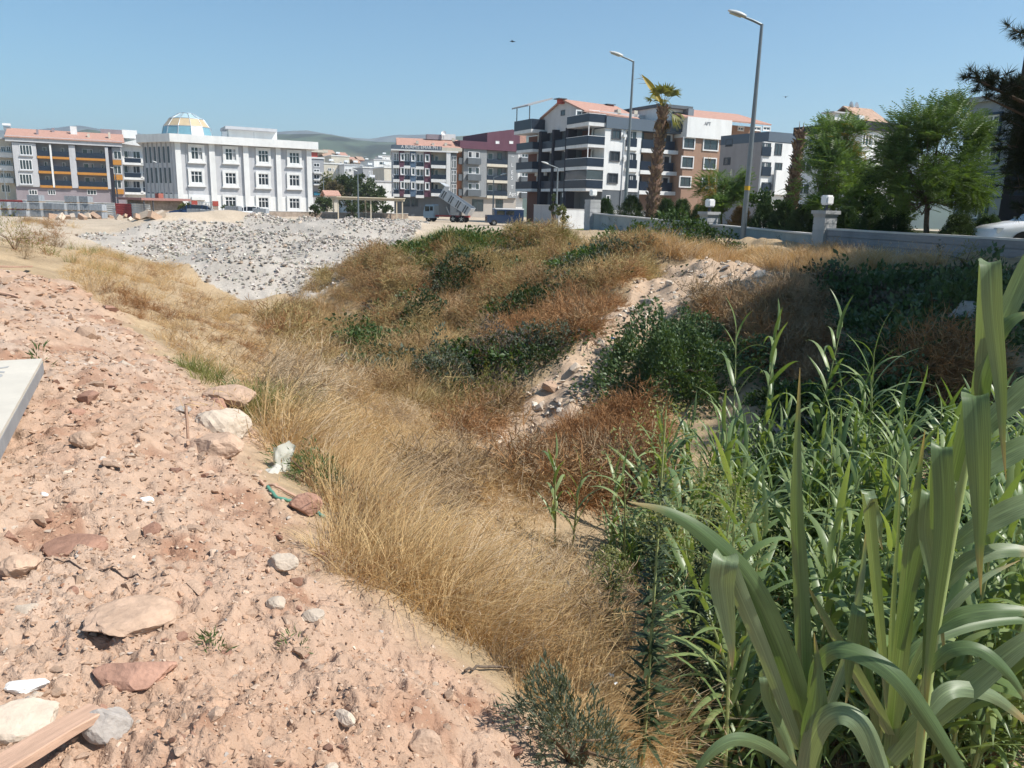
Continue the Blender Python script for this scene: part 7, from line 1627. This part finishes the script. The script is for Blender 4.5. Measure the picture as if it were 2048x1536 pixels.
def big_reed(label, stem, leaves, r=.012):
    S = np.array([atY(*s) for s in stem]); e = thing('giant_reed', label, 'reed', S[0]); Sp = catmull(S, 16)
    mk('stem', *tube(Sp - S[0], np.linspace(r, r * .6, 16), 10), BIGS, e, smooth=True)
    for a in leaves: big_leaf(e, *a[:1], **(a[1] if len(a) > 1 else {}))
    return e
def fold_leaf(x0, y0, xt, yt, w, xe, ye, Y0, side=1, drop=.10, ww=.5):
    """a blade rising from (x0,y0), creased over at (xt,yt) and hanging to its tip (xe,ye)"""
    xm, ym = (x0 + xt) / 2, (y0 + yt) / 2
    return [(x0, y0, Y0, w * .45), (xm - side * 3, ym, Y0 - .01, w * (ww + .1)), (xt - side * 3, yt + 14, Y0 - .02, w * (ww + .3)), (xt, yt, Y0 - .035, w), (xt + side * 3, yt + 10, Y0 - .055, w * 1.0), (xt + side * 8, yt + .25 * (ye - yt), Y0 - drop, w * .95), (xt + (xe - xt) * .5 + side * 5, yt + .55 * (ye - yt), Y0 - drop, w * .66), (xt + (xe - xt) * .8, yt + .8 * (ye - yt), Y0 - drop, w * .3), (xe, ye, Y0 - drop, 1.5)]
big_reed('nearest giant reed whose long arching leaf reaches left', [(1560, 2300, 1.42), (1590, 1800, 1.45), (1612, 1540, 1.5), (1618, 1400, 1.5)], [
    ([(1612, 1470, 1.5, 34), (1590, 1380, 1.49, 62), (1550, 1270, 1.47, 66), (1495, 1160, 1.46, 58), (1420, 1078, 1.46, 44), (1340, 1025, 1.47, 24), (1255, 1003, 1.48, 1.5)], dict(face=[.35, .1, -.1, -.3])),
    ([(1615, 1440, 1.52, 34), (1606, 1340, 1.53, 46), (1600, 1180, 1.55, 42), (1592, 1020, 1.56, 32), (1594, 880, 1.57, 17), (1600, 735, 1.58, 1.5)], dict(face=[.6, .4, .3], fold=.35)),
    (fold_leaf(1600, 1500, 1452, 1118, 62, 1465, 1340, 1.46, -1, .05), dict(face=[.3, .1, .0, .1])),
    ([(1618, 1400, 1.47, 20), (1632, 1335, 1.45, 38), (1665, 1300, 1.42, 46), (1722, 1308, 1.39, 47), (1790, 1352, 1.36, 46), (1850, 1430, 1.34, 44), (1930, 1560, 1.32, 30), (1990, 1680, 1.32, 1.5)], dict(face=[.7, .4, .1, -.1])),
    ([(1600, 1600, 1.45, 40), (1622, 1480, 1.42, 60), (1664, 1427, 1.39, 60), (1715, 1440, 1.37, 58), (1752, 1510, 1.36, 52), (1790, 1620, 1.35, 24), (1810, 1700, 1.35, 1.5)], dict(face=[.6, .4, .1])),
    ([(1608, 1580, 1.44, 50), (1616, 1480, 1.43, 66), (1630, 1400, 1.43, 52), (1634, 1335, 1.44, 24), (1628, 1265, 1.45, 1.5)], dict(face=.5, fold=.5)),
    (fold_leaf(1600, 1620, 1535, 1352, 46, 1600, 1560, 1.52, 1, .04), dict(face=.5)),
    ([(1612, 1500, 1.55, 24), (1660, 1400, 1.58, 34), (1700, 1280, 1.62, 32), (1722, 1150, 1.66, 20), (1735, 1040, 1.7, 1.5)], dict(face=.8, fold=.3)),
    ([(1606, 1560, 1.4, 24), (1540, 1500, 1.38, 36), (1470, 1480, 1.36, 34), (1410, 1520, 1.35, 22), (1370, 1600, 1.35, 1.5)], dict(face=.3))])
big_reed('second giant reed with upright folded leaves in the middle', [(1760, 2300, 1.55), (1768, 1800, 1.58), (1778, 1540, 1.62), (1786, 1400, 1.65)], [
    (fold_leaf(1782, 1480, 1738, 992, 30, 1765, 1100, 1.66, 1, -.06, .8), dict(face=[.6, .5, .3], fold=.3)),
    ([(1785, 1480, 1.64, 26), (1780, 1330, 1.66, 24), (1786, 1180, 1.68, 16), (1796, 1050, 1.7, 9), (1800, 950, 1.71, 1.5)], dict(face=.8, fold=.4)),
    ([(1776, 1530, 1.6, 30), (1790, 1400, 1.58, 40), (1806, 1250, 1.56, 42), (1818, 1100, 1.55, 32), (1836, 960, 1.54, 15), (1850, 860, 1.53, 1.5)], dict(face=[.3, .4, .3], fold=.3)),
    (fold_leaf(1800, 1300, 1864, 992, 46, 1846, 1470, 1.54, 1, .05), dict(face=[.4, .2, .0, .1])),
    ([(1782, 1480, 1.6, 34), (1745, 1410, 1.58, 44), (1690, 1310, 1.57, 36), (1645, 1230, 1.57, 22), (1612, 1165, 1.57, 1.5)], dict(face=[.9, .7, .6], fold=.3)),
    ([(1780, 1520, 1.58, 40), (1850, 1440, 1.56, 66), (1940, 1370, 1.54, 62), (2040, 1290, 1.53, 46), (2130, 1240, 1.53, 24), (2200, 1230, 1.53, 1.5)], dict(face=[.3, .2, .1])),
    ([(1790, 1420, 1.7, 24), (1812, 1330, 1.72, 36), (1860, 1280, 1.74, 34), (1940, 1250, 1.76, 30), (2030, 1240, 1.78, 20), (2090, 1255, 1.79, 1.5)], dict(face=.2)),
    (fold_leaf(1770, 1620, 1716, 1218, 36, 1690, 1420, 1.6, -1, .05), dict(face=.4)),
    ([(1790, 1450, 1.62, 22), (1830, 1330, 1.64, 30), (1890, 1230, 1.66, 28), (1960, 1160, 1.68, 20), (2040, 1120, 1.7, 1.5)], dict(face=.6))])
big_reed('tallest giant reed leaning over the right edge', [(1790, 2300, 1.45), (1815, 1800, 1.45), (1850, 1400, 1.46), (1895, 1120, 1.47), (1940, 880, 1.48), (1975, 720, 1.5), (1990, 600, 1.5)], [
    (fold_leaf(1956, 830, 1978, 527, 42, 2012, 960, 1.46, 1, .06, .7), dict(face=[.5, .3, .0, .2])),
    ([(1985, 700, 1.5, 30), (2000, 650, 1.51, 46), (2030, 580, 1.52, 46), (2065, 500, 1.53, 32), (2110, 400, 1.54, 1.5)], dict(face=.5)),
    ([(1955, 840, 1.47, 34), (1960, 760, 1.45, 46), (1985, 690, 1.44, 36), (2020, 640, 1.43, 30), (2080, 620, 1.42, 1.5)], dict(face=.5, fold=.35)),
    (fold_leaf(1905, 960, 1948, 793, 56, 1962, 1190, 1.44, 1, .07), dict(face=[.4, .2, .0, .0])),
    (fold_leaf(1868, 1060, 1880, 897, 46, 1848, 1480, 1.42, 1, .06), dict(face=[.4, .2, .0, .1])),
    (fold_leaf(1862, 1160, 1858, 985, 34, 1890, 1330, 1.52, -1, .05), dict(face=.3)),
    ([(1945, 880, 1.5, 34), (1990, 830, 1.5, 52), (2050, 775, 1.5, 52), (2120, 720, 1.5, 30)], dict(face=[.6, .4])),
    ([(1925, 960, 1.5, 34), (1975, 930, 1.5, 54), (2050, 890, 1.5, 50), (2130, 870, 1.5, 24)], dict(face=[.4, .2])),
    ([(1905, 1090, 1.48, 34), (1960, 1050, 1.47, 54), (2040, 1010, 1.46, 54), (2130, 980, 1.46, 24)], dict(face=[.5, .3])),
    ([(1880, 1180, 1.48, 24), (1930, 1125, 1.48, 40), (2000, 1100, 1.48, 38), (2070, 1105, 1.48, 24)], dict(face=.3)),
    ([(1868, 1260, 1.46, 28), (1925, 1230, 1.45, 44), (2000, 1220, 1.44, 36), (2080, 1225, 1.44, 16)], dict(face=[.4, .2])),
    ([(1840, 1440, 1.5, 32), (1900, 1380, 1.52, 42), (1980, 1390, 1.54, 34), (2050, 1440, 1.56, 16)], dict(face=.2)),
    ([(1855, 1340, 1.44, 24), (1900, 1300, 1.42, 36), (1960, 1300, 1.4, 34), (2020, 1350, 1.38, 24), (2070, 1430, 1.37, 1.5)], dict(face=.3))])

# ================================================================ things lying about
PLY = mat('cream_plywood_face', (.60, .545, .46), .6, .1, 3, stain=.1); EDGE = mat('grey_board_edge', (.27, .265, .27), .8, .12, 5)
# printed board: corner points measured on the dirt
c0, c1, c2 = gp(84, 735), gp(-30, 735), gp(0, 880)
zb_ = max(c0[2], c2[2]) + .06
ca = atz(84, 712, zb_ + .10); cb = atz(0, 868, zb_ + .08); u_ = cb - ca; u_[2] = 0; Lb = float(np.linalg.norm(u_)); ang = math.atan2(u_[1], u_[0])
e = thing('printed_board', 'cream formwork board with grey printed letters at the left edge', 'board', (ca[0], ca[1], zb_ - .02), ang)
V, F = boxes([(0, Lb * 1.5, -1.6, 0, .075, .10)]); mk('board_face', V, F, PLY, e)
V, F = boxes([(0, Lb * 1.5, -.03, .003, -.02, .074), (-.003, .03, -1.6, -.031, -.02, .074)]); mk('board_edge', V, F, EDGE, e)
INK = mat('grey_stencil_ink', (.38, .37, .36), .8, .15, 8)
def ink(txt, x, y, size, rz):
    cu = bpy.data.curves.new('t', 'FONT'); cu.body = txt; cu.size = size; cu.extrude = .0008; ob = bpy.data.objects.new('t', cu); COL.objects.link(ob); bpy.context.view_layer.update()
    me = bpy.data.meshes.new_from_object(ob.evaluated_get(bpy.context.evaluated_depsgraph_get())); bpy.data.objects.remove(ob); me.materials.clear(); me.materials.append(INK)
    o = bpy.data.objects.new('printed_letters', me); o.parent = e; o.location = (x, y, .1025); o.rotation_euler = (0, 0, rz); COL.objects.link(o); tag(o, 'grey printed letters')
ink('YSN', .28, -.50, .44, 0); ink('9001', 1.25, -.62, .34, 0); ink('MM', 2.15, -.62, .3, 0)
TIM = mat('weathered_plank', (.50, .32, .225), .8, .2, 4, stretch=(1, 14, 14), bump=.3, bscale=30)
def plank(label, pa, pb, w_, th, lift=.03, name='plank', m=TIM, cat='plank'):
    A, B_ = gp(*pa), gp(*pb); A = A + [0, 0, lift]; B_ = B_ + [0, 0, lift]; d = B_ - A; L = float(np.linalg.norm(d)); bm = bmesh.new(); bmesh.ops.create_cube(bm, size=1); bmesh.ops.scale(bm, vec=(L, w_, th), verts=bm.verts)
    bmesh.ops.subdivide_edges(bm, edges=[x for x in bm.edges if abs((x.verts[0].co - x.verts[1].co).x) > L * .5], cuts=8)
    for v in bm.verts: v.co.z += .004 * math.sin(v.co.x * 9); v.co.y += .003 * math.sin(v.co.x * 17 + v.co.z * 40)
    bmesh.ops.bevel(bm, geom=[x for x in bm.edges if len(x.link_faces) == 2 and x.calc_face_angle() > .6], offset=.003, segments=1, affect='EDGES')
    me = bpy.data.meshes.new(name); bm.to_mesh(me); bm.free(); me.materials.append(m); o = inst(name, me, None, (A + B_) / 2); o.rotation_euler = Vector(d).to_track_quat('X', 'Z').to_euler(); return tag(o, label, cat)
plank('pinkish weathered plank at the bottom left corner', (-60, 1600), (200, 1450), .085, .03, .05)
plank('thin batten on the crest of the dirt at the left edge', (-40, 548), (62, 543), .1, .04, .12); plank('thin batten lying lower on the dirt at the left edge', (-20, 585), (40, 600), .06, .03, .04); plank('short splintered lath on the upper dirt slope', (295, 748), (335, 762), .035, .02, .03)
pa_ = gp(376, 880); o = mk('stake', *tube([(0, 0, -.1), (.003, 0, .12), (0, .005, .26)], .011, 6), TIM); o.location = pa_; tag(o, 'thin wooden stake stuck in the dirt before the boulder', 'stake')
# torn woven sack
SACK = leafmat('white_plastic_sack', (.72, .70, .65), (.60, .58, .53), .25, .5, .3)
p0_ = gp(560, 940); gg = np.random.default_rng(12); n = 14; U, Vv = np.meshgrid(np.linspace(-1, 1, n), np.linspace(0, 1, n)); k = p0_[1] / FPX
X_ = U * (14 + 10 * np.abs(Vv - .35)) * k + 6 * k * Vv; Z_ = Vv * 62 * k * (1 - .12 * U ** 2) + .02 * fbm(U * 3, Vv * 3, 3, 5); Y_ = .05 * np.sin(U * 2.2) + .06 * Vv + .03 * fbm(U * 2.5 + 7, Vv * 3, 3, 8)
i = np.arange(n - 1)[:, None] * n; j = np.arange(n - 1)[None]; F = np.stack([i + j, i + j + 1, i + n + j + 1, i + n + j], -1).reshape(-1, 4)
o = mk('plastic_sack', np.stack([X_.ravel(), Y_.ravel(), Z_.ravel()], 1), F, SACK, smooth=True); o.location = p0_ - np.array([0, 0, .03]); tag(o, 'torn white plastic sack standing up beside the green weed', 'sack')
X_ = U * 24 * k - 20 * k; Y_ = (Vv - .5) * .3 - .12; Z_ = .05 * fbm(U * 2, Vv * 2.5, 3, 9) + .05; o2 = mk('sack_base', np.stack([X_.ravel(), Y_.ravel(), Z_.ravel()], 1), F, SACK, o, smooth=True)
def hose(label, pts, r, m, name='hose', cat='hose', lift=.012):
    P = np.array([gp(*q_) for q_ in pts]); P = catmull(P, 24); P[:, 2] = full_z(P[:, 0], P[:, 1]) + lift; o = mk(name, *tube(P - P[0], r, 6), m, smooth=True); o.location = P[0]; return tag(o, label, cat)
hose('faded green strip of plastic edging on the dirt', [(535, 980), (560, 1000), (600, 1008)], .012, mat('green_plastic', (.10, .25, .18), .5, .1), 'plastic_strip', 'plastic'); hose('pale bent lath beside the green strip', [(520, 965), (560, 985), (620, 1010)], .010, TIM, 'bent_lath', 'lath', .02); hose('turquoise rope end right of the red rock', [(628, 1022), (640, 1032), (650, 1036)], .012, mat('turquoise_rope', (.10, .34, .30), .7, .2), 'rope', 'rope'); hose('thin dark wire across the lower dirt', [(70, 1122), (160, 1145), (250, 1165), (300, 1175)], .003, mat('rusty_wire', (.06, .04, .035), .7, .2), 'wire', 'wire', .006)
hose('bent dry branch at the grass edge', [(930, 1340), (990, 1342), (1060, 1338), (1110, 1335)], .007, BARK, 'branch', 'branch', .03)
pb_ = gp(1226, 688); V, F = hull_rock(77, 14, (1, .7, .3)); o = mk('blue_bag', V * .16, F, mat('blue_plastic', (.04, .16, .36), .45, .1)); o.location = pb_ + np.array([0, -.1, .12]); o.rotation_euler = (.4, .3, .4); tag(o, 'scrap of bright blue plastic left of the bramble', 'plastic')
pb_ = gp(1225, 1505)
for i, (a, b_, lbx) in enumerate(((1215, 1440, 'small white paper scrap at the back of the feathery shrub'), (1225, 1480, 'white paper scrap on top of the feathery shrub'))):
    q_ = gp(a, b_); V, F = hull_rock(90 + i, 9, (1, .5, .12)); o = mk('paper_scrap', V * .05, F, LAMPW); o.location = q_ + np.array([0, 0, .3 + .05 * i]); o.rotation_euler = (.5, .2, i); tag(o, lbx, 'paper scrap')
# two birds far up
for i, (px, py) in enumerate(((1025, 83), (1571, 194))):
    p = atY(px, py, 60); L = [tube([(-.2, 0, 0), (0, 0, .0), (.22, 0, 0)], [.01, .05, .01], 6), (np.array([(.05, 0, 0), (-.08, 0, 0), (-.05, .3, .08), (.05, -0, 0), (-.08, 0, 0), (-.05, -.3, .08)], float), np.array([[0, 1, 2], [3, 5, 4]]))]
    V, F = join(L); o = mk('bird', V, F, BLACK); o.location = p; o.rotation_euler = (0, 0, i); tag(o, ['tiny bird high in the middle of the sky', 'small bird flying right of the tall lamp'][i], 'bird')

# ================================================================ air
V, F = boxes([(-6500, 6500, -300, 6500, -22, 330)])
hz = mk('haze', V, F, None)
m_ = bpy.data.materials.new('haze_air'); m_.use_nodes = True; t = m_.node_tree; t.nodes.remove(t.nodes['Principled BSDF']); pv_ = t.nodes.new('ShaderNodeVolumePrincipled'); pv_.inputs['Color'].default_value = (.82, .9, 1, 1); pv_.inputs['Density'].default_value = .00026; pv_.inputs['Anisotropy'].default_value = .2
t.links.new(pv_.outputs[0], t.nodes['Material Output'].inputs['Volume']); hz.data.materials.append(m_); tag(hz, kind='stuff'); hz['label'] = 'thin bluish haze over the valley'; hz['category'] = 'haze'
